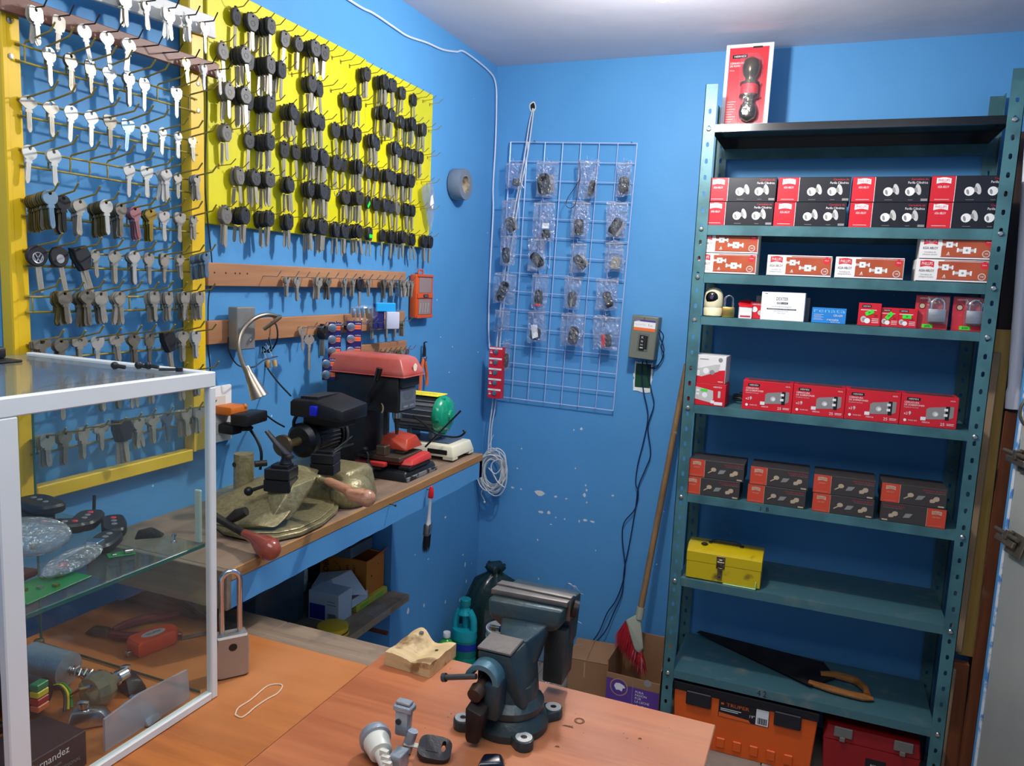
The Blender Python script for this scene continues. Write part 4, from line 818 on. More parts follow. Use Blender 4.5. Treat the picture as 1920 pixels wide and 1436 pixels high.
OB = mat('antique_brass', (84, 74, 56), .22, .9); cx = .088
M().lathe([(.006, .232), (.022, .222), (.028, .200), (.024, .178), (.016, .166), (.016, .155), (.031, .150), (.031, .144)], 24, o=(cx, -.022, 0)).o('knob', OB, t)
M().lathe([(.027, .143), (.027, .112)], 24, o=(cx, -.022, 0)).o('spacer', RED, t)
M().lathe([(.031, .111), (.031, .105), (.016, .100), (.015, .092), (.024, .078), (.028, .058), (.024, .040), (.006, .030)], 24, o=(cx, -.022, 0)).o('knob', OB, t)
M().rbox((cx - .036, -.054, .022), (cx + .036, .0045, .240), .022, 4).o('blister', FILM, t)
# ================================================================ WORK BENCH ALONG THE LEFT WALL
BX, BYR, BZ = 0.345, -0.772, 1.045
BW = wood('bench_worn_wood', (150, 126, 104), (112, 92, 74), 1, 0.7, freq=0.7, stains=((84, 74, 64), 9, .56, .75))
BE = wood('bench_edge_wood', (182, 136, 84), (150, 106, 62), 1, 0.55)
BL = 1.862; bn = thing('work_bench', 'worn wooden work bench with blue apron along the left wall', 'bench', (0, -BL, 0))
M().rbox((0.001, 0, BZ - 0.021), (BX - .006, BL + BYR, BZ), .001, 1).o('bench_top', BW, bn)
M().rbox((BX - .0058, 0, BZ - 0.021), (BX, BL + BYR, BZ - .0003), .001, 1).o('edge_strip', BE, bn)
m = M(); n = 60; L = BL + BYR
for i in range(n):
    y0, y1 = L*i/n, L*(i+1)/n; w0 = .0005*math.sin(i*1.7) + .0006*math.sin(i*.6); w1 = .0005*math.sin((i+1)*1.7) + .0006*math.sin((i+1)*.6)
    m.add([(BX - .02, y0, .972 + w0), (BX - .001, y0, .972 + w0), (BX - .001, y0, BZ - .0215), (BX - .02, y0, BZ - .0215), (BX - .02, y1, .972 + w1), (BX - .001, y1, .972 + w1), (BX - .001, y1, BZ - .0215), (BX - .02, y1, BZ - .0215)],
          [(0, 4, 5, 1), (1, 5, 6, 2), (3, 7, 4, 0)])
m.box((.001, L - .02, .972), (BX - .001, L - .001, BZ - .0215)); m.o('apron', WALL, bn)
M().rbox((.001, -.012, .972), (BX, -.0005, BZ - .0005), .001, 1).o('end_board', wood('grey_end_board', (140, 124, 104), (108, 92, 74), 0, .75), bn)
NAIL = mat('nail_steel', (92, 88, 84), .4, .8)
nl = M().cyl((-.01, 0, 0), (.020, 0, 0), .0013, n=8).lathe([(.0032, .020), (.0032, .0212)], 10, ax='x').mesh('nail', NAIL)
part('nail', nl, bn, (BX, BL - 1.132, 1.018), (0, 0, -.2)); part('nail', nl, bn, (BX, BL - 1.322, 1.027), (0, 0, -.3))
# paint brush hanging from the nail
t = thing('paint_brush', 'paint brush with red tipped white handle hanging from bench edge nail', 'brush', (BX + .016, -1.138, 1.018), (0, .06, .15))
M().lathe([(.003, .012), (.006, .006), (.0075, -.006), (.0078, -.018), (.0074, -.019)], 14).o('handle_tip', mat('tip_red', (214, 28, 34), .3), t)
M().sweep([(0, 0, -.0185), (0, 0, -.05), (0, 0, -.078), (0, 0, -.092)], [.0072, .0066, .0085, .0120], 14, flat=(1, .6)).o('handle', mat('brush_white', (196, 196, 196), .35), t)
M().rbox((-.008, -.0145, -.122), (.008, .0145, -.090), .003, 2).box((-.0084, -.0146, -.100), (.0084, .0146, -.099)).box((-.0084, -.0146, -.115), (.0084, .0146, -.114)).o('ferrule', STEEL, t)
m = M(); rr = random.Random(3)
for i in range(260):
    a, b = rr.uniform(-.0065, .0065), rr.uniform(-.0135, .0135); m.add([(a, b, -.120), (a + .0009, b + .0003, -.120), (a*1.1 + rr.uniform(-.001, .001), b*1.22 + rr.uniform(-.001, .001), -.165 - rr.uniform(0, .010) - .004*math.cos(b*200))], [(0, 1, 2)])
m.rbox((-.006, -.014, -.158), (.006, .014, -.119), .003, 1)
b_ = m.o('bristles', mat('black_bristle', (16, 15, 16), .6), t, 0); b_['kind'] = 'stuff'
M().text('INDIANA', -.0, 0, .004, 0, al='c', rot=-PI/2, ax='x').o('lettering', INK, t, 0, loc=(.0046, .0, -.04))
# lower shelf board in the niche and what is stored on it
ls = thing('low_shelf', 'rough wooden shelf board in the niche under the bench', 'shelf', (-.36, -1.75, .487))
M().rbox((0, 0, 0), (.426, 1.042, .024), .002, 1).o('board', wood('rough_board', (172, 148, 120), (130, 108, 86), 1, .7, stains=((104, 92, 80), 8, .55, .7)), ls)
M().cyl((.38, .83, -.016), (.468, .83, -.016), .007).o('bracket', mat('rusty_bracket', (96, 54, 44), .6, .4), ls)
OC = mat('orange_carton', (206, 118, 34), .6, var=.08, scale=8)
t = thing('carton', 'open orange printed carton standing on the shelf in the niche', 'box', (-.205, -.838, .533))
W_, D_, H_ = .182, .108, .118
M().rbox((0, 0, 0), (W_, D_, .004), .001, 1).o('bottom', OC, t); M().rbox((W_ - .004, 0, .0045), (W_, D_, H_), .001, 1).o('side', OC, t); M().rbox((0, 0, .0045), (.004, D_, H_), .001, 1).o('side', OC, t)
M().rbox((.0045, 0, .0045), (W_ - .0045, .004, H_), .001, 1).o('side', OC, t); M().rbox((.0045, D_ - .004, .0045), (W_ - .0045, D_, H_), .001, 1).o('side', OC, t)
M().add([(W_ - .002, .004, H_), (W_ - .002, D_ - .004, H_), (W_ + .012, D_ + .006, H_ + .020), (W_ + .016, .010, H_ + .012)], [(0, 1, 2, 3), (3, 2, 1, 0)]).o('flap', OC, t, 0)
m = M().text('AEROBIC', .035, .008, .022, -.0008, 0, w=.11, rot=PI/2).text('PREMIUM', .115, .03, .011, -.0008, 0, rot=PI/2).text('BRAKE PART', .14, .03, .011, -.0008, 0, w=.07, rot=PI/2).sweep([(.045 + .040*math.cos(a), -.0004, .06 + .040*math.sin(a)) for a in [-1.4 + .12*i for i in range(24)]], .0009, 4)
m.o('lettering', mat('brown_ink', (60, 34, 14), .7), t, 0)
M().disc(.03, .06, .004, W_ + .0006, 0, 8, 'x').disc(.07, .09, .003, W_ + .0006, 0, 8, 'x').o('tear_hole', MATS['brown_ink'], t, 0)
YC = mat('yellow_carton', (206, 196, 70), .6, var=.1, scale=20)
t = thing('carton', 'flat yellow-green carton lying under the orange carton', 'box', (-.16, -.915, .5115)); M().rbox((0, 0, 0), (.152, .185, .0208), .001, 1).o('carton_body', YC, t)
for i in range(2): M().rect(.02 + i*.09, .004, .07 + i*.09, .017, .1524, 0, 'x').o('print', mat('lime_print', (150, 200, 60), .5), t, 0)
t = thing('carton', 'dark grey flat box tilted on top of the orange carton', 'box', (-.225, -.868, .6535), (0, -.03, 0)); M().rbox((0, 0, 0.004), (.160, .13, .040), .001, 1).o('carton_body', mat('grey_carton', (86, 98, 106), .5), t)
M().rbox((-.001, -.001, .0405), (.161, .131, .055), .001, 1).o('lid', mat('dark_carton', (30, 34, 44), .5), t)
t = thing('carton', 'dark navy carton half hidden behind the flat grey box', 'box', (-.30, -.785, .5115)); M().rbox((0, 0, 0), (.085, .055, .19), .001, 1).o('carton_body', MATS['dark_carton'], t)
t = thing('food_pouch', 'white pouch with green leaf print standing behind the white papers', 'bag', (-.245, -.90, .512)); M().ball((0, 0, .075), 1, 14, sc=(.036, .022, .075)).o('pouch', mat('pouch_white', (214, 220, 216), .4, scale=14, col2=(64, 150, 50), mix=(.56, .6)), t)
t = thing('white_tray', 'small open white cardboard tray lying under the white papers', 'box', (-.13, -.935, .5335)); M().rbox((0, 0, 0), (.118, .09, .003), .001, 1).rbox((0, 0, .0032), (.118, .003, .028), .001, 1).rbox((.115, .0035, .0032), (.118, .09, .028), .001, 1).o('tray_body', mat('white_card', (214, 216, 222), .5), t)
t = thing('paper_sheet', 'creased white leaflet spread over the boxes in the niche', 'paper', (-.15, -.95, .585)); M().add([(0, -.01, 0), (.10, -.02, -.004), (.16, .07, -.022), (.07, .11, .030), (-.03, .08, .012), (.05, .03, .022)], [(0, 1, 5), (1, 2, 5), (2, 3, 5), (3, 4, 5), (4, 0, 5)]).o('sheet', WPR, t, 0)
t = thing('carton', 'white and blue product box in the niche nearest the counter', 'box', (-.118, -1.015, .5115), (0, 0, .03)); M().rbox((0, 0, 0), (.108, .075, .092), .001, 1).o('carton_body', mat('pale_carton', (200, 206, 212), .5), t)
M().rect(.004, .004, .060, .052, -.0006, 0).o('print', mat('navy_print', (34, 44, 140), .5), t, 0); M().rect(.070, .012, .098, .028, -.0006, 0).rect(.068, .055, .10, .058, -.0006, 0).rect(.068, .065, .095, .068, -.0006, 0).o('print', GPR, t, 0)
t = thing('tape_spool', 'yellow round spool with black band lying on the low shelf', 'spool', (.012, -1.072, .5115)); M().lathe([(.045, 0), (.048, .003), (.048, .010), (.044, .012)], 30).lathe([(.044, .0125), (.046, .015), (.046, .028), (.040, .030)], 30).o('spool_body', mat('spool_yellow', (226, 184, 30), .4), t)
M().lathe([(.0455, .0118), (.0472, .0122), (.0472, .0145), (.0455, .0148)], 30, cap=False).o('band', BLACKP, t)
t = thing('plastic_bin', 'smoky clear plastic bin standing on the low shelf under the apron', 'container', (-.26, -1.24, .5115))
M().prism([(0, 0), (.128, 0), (.134, .17), (.134, .26), (0, .26)], 0, .218, 'y', ch=.004).o('bin_body', mat('smoky_plastic', (70, 80, 92), .25, alpha=.6), t)
t = thing('film_sleeve', 'crumpled clear cellophane sleeve hanging over low shelf edge', 'bag', (.0, -.90, .513)); M().add([(0, 0, 0), (.035, -.03, .012), (.075, -.02, -.002), (.080, .03, -.008), (.05, .07, .004), (.01, .06, .014), (.04, .02, .018)], [(0, 1, 6), (1, 2, 6), (2, 3, 6), (3, 4, 6), (4, 5, 6), (5, 0, 6)]).o('film', FILM, t)
# ================================================================ WALL SIDE: socket, junction box, gooseneck lamp
t = thing('junction_box', 'grey metal junction box mounted on the lower brown strip', 'box', (.021, -1.512, 1.392))
M().rbox((0, 0, 0), (.028, .060, .098), .002, 1).o('case', mat('galvanized', (138, 140, 136), .45, .5, var=.15, scale=20), t); M().lathe([(.004, 0), (.003, .001)], 10, ax='x', o=(.028, .045, .02)).o('screw', STEEL, t)
SAT = mat('satin_nickel', (164, 154, 138), .32, .9)
t = thing('gooseneck_lamp', 'satin metal gooseneck lamp with cone shade arching over the bench', 'lamp', (.082, -1.5, 1.44))
base = Vector(t.location)
pts = Pt((522, 594, -1.42), (500, 590, -1.46), (475, 598, -1.50), (455, 620, -1.53), (448, 648, -1.545), (454, 678, -1.545), (463, 698, -1.54))
m = M(); m.at(-base); m.sweep(spline(pts, 8), .0052, 12).o('neck', SAT, t)
m = M(); m.at(-base); m.sweep(spline([Vector((.076, -1.455, 1.44)), Vector((.11, -1.44, 1.47)), Pt((515, 596, -1.41))[0], Pt((523, 594, -1.42))[0]], 6), .0045, 8).o('neck_root', SAT, t)
a, b = Pt((462, 690, -1.54), (487, 745, -1.53)); dv = (b - a).normalized()
m = M(); m.at(-base); m.sweep([a - dv*.004, a + dv*.004, a + dv*.014, a + dv*.016, b - dv*.002, b], [.0080, .0090, .0090, .0100, .0195, .0198], 24).o('shade', SAT, t)
m = M(); m.at(-base); m.sweep([b + dv*.0002, b + dv*.0010], [.0172, .0172], 20).o('lamp_face', mat('lamp_lens', (180, 170, 150), .3), t)
COR_ = mat('black_cord', (24, 24, 28), .5)
def cord(label, pts, r, m_=None, name='cord', cat='cable', group=None, n=8, sp=6):
    c = M().sweep(spline(pts, sp), r, n).o(name, m_ or COR_); return tag(c, label, cat, group)
cord('black looped lamp cord tied in a bundle under the gooseneck', Pt((482, 600, -1.38), (500, 625, -1.37), (508, 650, -1.37), (492, 660, -1.37), (480, 640, -1.38), (490, 612, -1.37), (515, 605, -1.36), (520, 635, -1.36), (505, 660, -1.36), (492, 650, -1.37), (496, 680, -1.36), (520, 715, -1.36), (545, 742, -1.40)), .0022)
cord('black cord curling from junction box behind the lamp neck', Pt((428, 632, -1.52), (430, 660, -1.52), (447, 685, -1.50), (475, 688, -1.48), (495, 675, -1.44), (520, 668, -1.40)), .0016)
cord('thin black cord running down beside the yellow rack', [onx(*p, .012) for p in ((385, 95), (388, 200), (384, 330), (390, 420), (398, 505), (391, 560), (390, 600), (389, 640), (394, 690), (392, 725))], .0014)
t = thing('socket_plate', 'white double wall socket plate beside the yellow rack', 'socket', (.001, -1.566, 1.176)); M().rbox((0, 0, 0), (.008, .080, .132), .003, 2).o('plate', WHITEP, t)
for z in (.035, .095): M().rbox((.008, .022, z - .014), (.0095, .058, z + .014), .001, 1).o('outlet', mat('ivory', (210, 208, 196), .4), t)
t = thing('orange_plug', 'orange power adapter plugged behind the black one', 'plug', (.0095, -1.545, 1.245)); M().rbox((0, 0, 0), (.05, .055, .020), .004, 2).o('plug_body', mat('orange_rubber', (206, 110, 30), .5), t); M().ball((.046, .048, .016), .007, 10).o('knob', MATS['orange_rubber'], t)
pa = ony(412, 770, -1.50)
t = thing('power_adapter', 'black power adapter block plugged into the wall socket', 'adapter', (.060, -1.55, 1.225), (0, 0, .15)); M().rbox((0, 0, 0), (.045, .085, .026), .004, 2).o('adapter_body', BLACKP, t); M().cyl((.02, .085, .013), (.02, .10, .013), .004).o('strain_relief', BLACKP, t)
cord('black cord from adapter to the switch box of key machine', [Vector((.08, -1.45, 1.238))] + Pt((495, 775, -1.45), (515, 790, -1.46), (533, 800, -1.47)), .0022)
t = thing('power_plug', 'black angled plug in the lower outlet', 'plug', (.0095, -1.535, 1.198)); M().rbox((0, 0, 0), (.045, .035, .024), .006, 2).cyl((.04, .03, .012), (.05, .055, .010), .007).o('plug_body', BLACKP, t)
cord('thick black power cord dropping from the socket behind the cutter wheel', [Vector((.059, -1.475, 1.207))] + Pt((466, 800, -1.47), (482, 825, -1.47), (490, 850, -1.47), (488, 880, -1.47)), .0036)
t = thing('cork_wire', 'two corks hanging on thin wire under the lamp cords', 'cork', tuple(ony(505, 682, -1.38)))
CK = mat('cork', (196, 150, 92), .8, var=.2, scale=60)
M().cyl((-.006, 0, .008), (-.001, 0, -.010), .0058, .005).o('cork', CK, t); M().cyl((.010, .005, .010), (.014, .005, -.006), .0058, .005).o('cork', CK, t)
M().sweep(spline([(-.02, 0, .03), (-.006, 0, .012), (-.010, .0, .05), (.008, .004, .016), (.0, .0, .07)], 5), .0008, 5).o('wire', STEEL, t)
# ================================================================ KEY MACHINE 1 (olive casting, black motor)
OL = mat('olive_hammertone', (152, 142, 104), .32, .3, scale=110, col2=(134, 124, 88), bump=.35, bscale=160); MBK = mat('machine_black', (20, 22, 26), .38, bump=.1, bscale=120)
mb = Vector((.2, -1.6, BZ))
def PtZ(*a): return [Vector((q.x, q.y, max(q.z, BZ + .014))) for q in Pt(*a)]
t = thing('key_machine', 'olive cast key cutting machine with black motor on the bench', 'key machine', mb)
def mm(): m = M(); m.at(-mb); return m
ring = [(398, 985), (420, 1003), (470, 1014), (520, 1014), (565, 1004), (605, 985), (632, 962), (640, 940), (622, 925), (560, 905), (500, 895), (430, 905), (395, 930)]
low = [onz(x, y, BZ + .004) for x, y in ring]
m = mm(); m.prism([(p.x, p.y) for p in low], BZ + .003, BZ + .013, 'z', ch=.002); m.o('base_tray', OL, t)
m = mm(); c = sum(low, Vector()) / len(low); ins = [c + (p - c) * .93 for p in low]; m.prism([(p.x, p.y) for p in ins], BZ + .013, BZ + .017, 'z', ch=.002); m.o('tray_rim', OL, t)
for p in (low[2], low[5], low[10], low[12]):
    q = c + (p - c) * .85; mm().lathe([(.009, BZ + .0003), (.009, BZ + .004)], 12, o=(q.x, q.y, 0)).o('foot', BLACKP, t)
m = mm(); hull(m, [(.10, -1.47, BZ + .012), (.325, -1.47, BZ + .012), (.325, -1.335, BZ + .004), (.10, -1.335, BZ + .004), (.12, -1.46, BZ + .082), (.305, -1.45, BZ + .082), (.31, -1.345, BZ + .085), (.12, -1.345, BZ + .085)], bev=.012); m.o('motor_pedestal', OL, t)
m = mm(); m.ball((.300, -1.42, BZ + .030), 1, 20, sc=(.045, .060, .042)); m.o('pedestal_boss', OL, t)
m = mm(); hull(m, PtZ((398, 985, -1.72), (400, 935, -1.66), (450, 925, -1.62), (480, 985, -1.72), (520, 990, -1.70), (440, 1000, -1.72), (500, 890, -1.58), (560, 870, -1.55), (600, 880, -1.52), (590, 905, -1.56), (545, 960, -1.66), (470, 900, -1.56)), bev=.008); m.o('casting', OL, t)
m = mm(); a, b = ony(457, 930, -1.60), ony(457, 850, -1.60); m.sweep([a, b], [.022, .0205], 22); m.o('guide_post', OL, t)
m = mm(); m.lathe([(.0055, 0), (.005, .001)], 12, ax='y', o=(b.x - .008, b.y - .0205, b.z - .022)); m.o('post_recess', DARKM, t)
m = mm(); m.sweep(Pt((478, 870, -1.60), (500, 868, -1.58)), .007, 12); m.o('pivot', DARKM, t)
# swinging carriage with two clamp blocks
m = mm(); hull(m, PtZ((498, 905, -1.645), (512, 945, -1.655), (548, 912, -1.645), (592, 895, -1.60), (600, 890, -1.55), (545, 975, -1.66), (508, 975, -1.69), (575, 930, -1.62), (560, 880, -1.58)), bev=.005); m.o('carriage', OL, t)
def block(cx, cy, yy, s, name='clamp_block'):
    q = ony(cx, cy, yy); m = mm(); m.T = m.T @ Matrix.Translation(q) @ Euler((0, 0, .25)).to_matrix().to_4x4()
    m.rbox((-.022*s, -.018*s, -.022*s), (.022*s, .018*s, -.002*s), .002, 1).rbox((-.020*s, -.020*s, -.0015*s), (.022*s, .018*s, .016*s), .002, 1).rbox((-.012*s, -.012*s, .016*s), (.016*s, .012*s, .021*s), .001, 1); return m.o(name, MBK, t)
block(527, 893, -1.64, 1.28); block(610, 864, -1.50, 1.25)
m = mm(); a = ony(536, 868, -1.635); m.sweep([a, a + Vector((0, 0, .010)), a + Vector((0, 0, .020))], [.013, .009, .010], 16); m.sweep(Pt((545, 858, -1.635), (522, 835, -1.63), (500, 808, -1.63)), [.010, .0085, .006], 10, flat=(1, .5)); m.o('wing_handle', MBK, t)
m = mm(); m.sweep(Pt((622, 850, -1.50), (640, 838, -1.47), (662, 832, -1.46)), [.006, .004, .003], 8, flat=(1, .6)); m.sweep(Pt((608, 852, -1.50), (632, 840, -1.48), (660, 818, -1.44)), [.005, .0035, .003], 8, flat=(1, .6)); m.o('clamp_lever', mat('worn_black_metal', (58, 62, 64), .3, .6), t)
m = mm(); a, b = Pt((505, 908, -1.66), (466, 921, -1.68)); m.sweep([a, b], [.003, .004], 10); m.ball(b, .0095, 14); m.ball(a, .006, 10); m.o('feed_lever', MBK, t)
# motor
AX, AZ = .197, 1.193
m = mm(); m.lathe([(.010, -1.482), (.030, -1.480), (.0405, -1.470), (.0410, -1.455), (.0385, -1.450)], 30, ax='y', o=(AX, 0, AZ)); m.lathe([(.0385, -1.448), (.0385, -1.372), (.0365, -1.368)], 30, ax='y', o=(AX, 0, AZ)); m.lathe([(.0425, -1.366), (.0425, -1.350), (.036, -1.335)], 30, ax='y', o=(AX, 0, AZ)); m.o('motor_body', MBK, t)
for i in range(12):
    an = -1.35 + i * .24; m = mm(); u = Vector((math.cos(an), 0, math.sin(an))); p0 = Vector((AX, -1.445, AZ)) + u * .0385; p1 = Vector((AX, -1.372, AZ)) + u * .0385
    m.sweep([p0, p1], .0022, 4); m.o('cooling_fin', MBK, t)
m = mm(); m.sweep([(AX, -1.482, AZ), (AX, -1.53, AZ)], [.010, .006], 14); m.o('shaft', mat('old_brass', (150, 130, 90), .4, .8), t)
m = mm(); m.lathe([(.006, -1.545), (.024, -1.541), (.0245, -1.533), (.006, -1.530)], 36, ax='y', o=(AX, 0, AZ)); m.o('cutter_wheel', mat('cutter_steel', (116, 100, 80), .3, .8), t)
hullbox = [(.182, -1.495, 1.252), (.182, -1.385, 1.252), (.318, -1.385, 1.250), (.318, -1.490, 1.250), (.182, -1.495, 1.290), (.19, -1.385, 1.296), (.245, -1.385, 1.300), (.245, -1.49, 1.292), (.318, -1.385, 1.282), (.318, -1.485, 1.276)]
m = mm(); hull(m, [(a - .0, b, c) for a, b, c in hullbox], bev=.004); m.o('switch_box', MBK, t)
m = mm(); m.rbox((.19, -1.46, 1.228), (.29, -1.39, 1.2525), .004, 1); m.o('switch_box_neck', MBK, t)
for i in range(7):
    m = mm(); m.rbox((.20 + i*.007, -1.48, 1.2915 + i*.0003), (.203 + i*.007, -1.395, 1.298 + i*.0003), .0008, 1); m.o('vent_rib', MBK, t)
m = mm(); m.rbox((.238, -1.4995, 1.259), (.256, -1.490, 1.281), .002, 2); m.o('rocker_switch', mat('switch_blue', (24, 36, 190), .3), t)
m = mm(); m.sweep(spline([(.188, -1.47, 1.256), (.180, -1.475, 1.240), (.175, -1.47, 1.222), (.180, -1.46, 1.208)], 5), .004, 8); m.o('cable_loop', MBK, t)
m = mm(); m.sweep(spline([(AX + .045*math.cos(a), -1.352, AZ + .045*math.sin(a)) for a in [-.9 + .25*i for i in range(9)]], 3), .005, 8, flat=(1, .5)); m.o('belt_guard', mat('rubber_grey', (56, 58, 58), .5), t)
# levers with hand grips
WH = wood('worn_red_handle', (150, 84, 56), (206, 160, 124), 0, .35, freq=2.2, coat=.3)
p = Pt((597, 897, -1.575), (612, 901, -1.58), (618, 903, -1.58), (648, 917, -1.59), (662, 928, -1.60), (677, 930, -1.60), (688, 934, -1.60), (692, 937, -1.60))
m = mm(); m.ball(p[0], .0085, 14); m.sweep([p[0], p[2]], .006, 12); m.o('lever_ferrule', OL, t)
m = mm(); m.sweep(p[1:], [.007, .0090, .0100, .0140, .0170, .0150, .008], 16); m.ball(p[6], .0180, 16); m.o('hand_grip', WH, t)
p = Pt((398, 965, -1.76), (430, 984, -1.755), (458, 1000, -1.765), (478, 1010, -1.775), (495, 1022, -1.785), (506, 1030, -1.79), (512, 1034, -1.79))
m = mm(); m.sweep(p[:3], [.008, .0075, .0075], 12); m.o('crank_arm', DARKM, t)
m = mm(); m.sweep(p[2:], [.008, .011, .0205, .0228, .014], 18); m.ball(p[5], .0205, 18); m.o('hand_grip', mat('dark_red_grip', (128, 40, 44), .22, var=.3, scale=12, col2=(150, 70, 50), coat=.5), t)
m = mm(); m.sweep(Pt((425, 978, -1.75), (445, 965, -1.74), (462, 958, -1.735)), [.007, .012, .009], 14); m.o('stop_knob', DARKM, t)
# ================================================================ KEY MACHINE 2 (black vertical cutter with red cover)
t = thing('key_machine', 'black vertical key cutting machine with a dusty red cover', 'key machine', (0, -1.2, BZ)); mb = Vector((0, -1.2, BZ))
RC2 = mat('dusty_red_cover', (170, 66, 58), .35, var=.15, scale=7, col2=(186, 100, 90)); MB2 = mat('machine_black_worn', (24, 25, 29), .35, scale=20, col2=(34, 35, 38), bump=.08, bscale=80)
m = mm(); hull(m, [(.03, -1.195, BZ + .0005), (.318, -1.195, BZ + .0005), (.318, -1.02, BZ + .0005), (.03, -1.02, BZ + .0005), (.04, -1.187, BZ + .026), (.310, -1.187, BZ + .026), (.310, -1.028, BZ + .026), (.04, -1.028, BZ + .026)], bev=.006); m.o('base', MB2, t)
m = mm(); m.rbox((.305, -1.19, BZ + .001), (.3188, -1.025, BZ + .012), .001, 1); m.o('chipped_edge', mat('chipped_grey', (120, 122, 124), .5, scale=40, col2=(26, 27, 30), mix=(.5, .55)), t)
m = mm(); m.rbox((.05, -1.185, BZ + .0265), (.185, -1.06, 1.226), .006, 2); m.o('column', MB2, t)
m = mm(); m.rbox((.07, -1.200, 1.226), (.290, -1.105, 1.318), .004, 2); m.o('head', MB2, t)
m = mm(); m.rbox((.2905, -1.198, 1.292), (.300, -1.107, 1.322), .003, 1); m.o('head_cap', MB2, t)
m = mm(); m.rbox((.2905, -1.192, 1.232), (.2925, -1.112, 1.288), .001, 1); m.o('name_plate', mat('plate_silver', (128, 134, 142), .35, .5), t)
m = mm(); m.poly([(-1.152 + .026*math.cos(a), 1.271 + .013*math.sin(a)) for a in [2*PI*i/20 for i in range(20)]], .2930, 0, 'x'); m.rect(-1.186, 1.236, -1.118, 1.252, .2929, 0, 'x')
m.text('MAXI', -1.176, 1.238, .005, .2934, 1, ax='x', w=.02).text('STD', -1.144, 1.238, .005, .2934, 1, ax='x', w=.02); m.o('plate_print', [mat('plate_dark', (86, 92, 100), .5), LPR], t, 0)
m = mm(); hull(m, [(.065, -1.207, 1.320), (.308, -1.207, 1.320), (.308, -1.098, 1.320), (.065, -1.098, 1.320), (.065, -1.207, 1.330), (.308, -1.207, 1.330), (.308, -1.098, 1.330), (.065, -1.098, 1.330), (.080, -1.195, 1.366), (.290, -1.195, 1.366), (.290, -1.110, 1.366), (.080, -1.110, 1.366), (.10, -1.18, 1.372), (.275, -1.18, 1.372), (.275, -1.125, 1.372), (.10, -1.125, 1.372)], bev=.004); m.o('cover', RC2, t)
m = mm(); m.rbox((.062, -1.210, 1.3195), (.311, -1.095, 1.3225), .001, 1); m.o('cover_rim', RC2, t)
m = mm(); m.poly([(-1.145 + .010*math.cos(a)*(1 + .12*math.sin(5*a)), 1.343 + .0105*math.sin(a)) for a in [2*PI*i/18 for i in range(18)]], .3068, 0, 'x'); o = m.o('worn_sticker', mat('sticker_cream', (236, 226, 196), .6), t, 0)
m = mm(); p = Pt((712, 690, -1.235), (706, 712, -1.235), (692, 735, -1.225), (688, 752, -1.21)); m.sweep([p[0], p[1]], [.0085, .0075], 12); m.o('lever_knob', mat('gloss_knob', (16, 16, 18), .2, coat=.5), t)
m = mm(); m.sweep(p[1:], [.006, .005, .006], 10); m.sweep([p[3], (p[3].x, -1.199, p[3].z)], .009, 12); m.o('feed_lever', MB2, t)
m = mm(); a = ony(714, 765, -1.2005); m.poly([(a.x + .010*math.cos(u), a.z + .014*math.sin(u)) for u in [-1.2 + .25*i for i in range(11)]] + [(a.x + .006*math.cos(u) - .001, a.z + .012*math.sin(u)) for u in [1.3 - .25*i for i in range(11)]], -1.2012, None, 'y'); m.o('hub_crescent', mat('hub_tan', (176, 150, 118), .4), t, 0)
m = mm(); m.sweep([(.268, -1.165, 1.226), (.268, -1.165, 1.208)], [.013, .013], 16); m.o('spindle_collar', STEEL, t); m = mm(); m.sweep([(.268, -1.165, 1.208), (.268, -1.165, 1.165)], [.008, .004], 12); m.o('cutter', DARKM, t)
m = mm(); m.rbox((.232, -1.175, 1.160), (.240, -1.165, 1.226), .001, 1); m.o('tracer_rod', DARKM, t)
m = mm(); hull(m, [(.205, -1.15, 1.118), (.29, -1.15, 1.118), (.29, -1.06, 1.118), (.205, -1.06, 1.118), (.215, -1.14, 1.155), (.28, -1.08, 1.150), (.28, -1.13, 1.145), (.215, -1.07, 1.155)], bev=.003); m.o('chip_guard', mat('orange_red_guard', (176, 60, 34), .4), t)
m = mm(); m.rbox((.175, -1.185, 1.092), (.290, -1.06, 1.106), .002, 1); m.o('table', mat('table_steel', (96, 82, 72), .4, .6), t)
for x, y in ((.232, -1.18), (.262, -1.135)): m = mm(); m.rbox((x - .014, y - .006, 1.1065), (x + .014, y + .022, 1.132), .002, 1); m.o('key_clamp', mat('clamp_bronze', (120, 106, 84), .35, .7), t)
m = mm(); m.lathe([(.004, 1.108), (.025, 1.110), (.027, 1.114), (.004, 1.117)], 22, o=(.195, -1.21, 0)); m.ball((.197, -1.205, 1.122), .009, 12); m.o('clamp_knob', MB2, t)
RB = mat('red_bar', (196, 56, 52), .35)
m = mm(); m.rbox((.165, -1.205, 1.080), (.255, -1.185, 1.0915), .003, 2); m.o('slide_bar', RB, t)
m = mm(); hull(m, [(.15, -1.184, 1.082), (.318, -1.165, 1.082), (.318, -1.055, 1.084), (.15, -1.06, 1.082), (.15, -1.18, 1.0915), (.312, -1.158, 1.096), (.312, -1.06, 1.104), (.15, -1.06, 1.0915)], bev=.003); m.o('slide_block', RB, t)
m = mm(); m.rbox((.17, -1.203, 1.0715), (.245, -1.05, 1.0795), .001, 1); m.rbox((.28, -1.175, 1.0715), (.315, -1.06, 1.0815), .002, 1); m.o('slide_way', MB2, t)
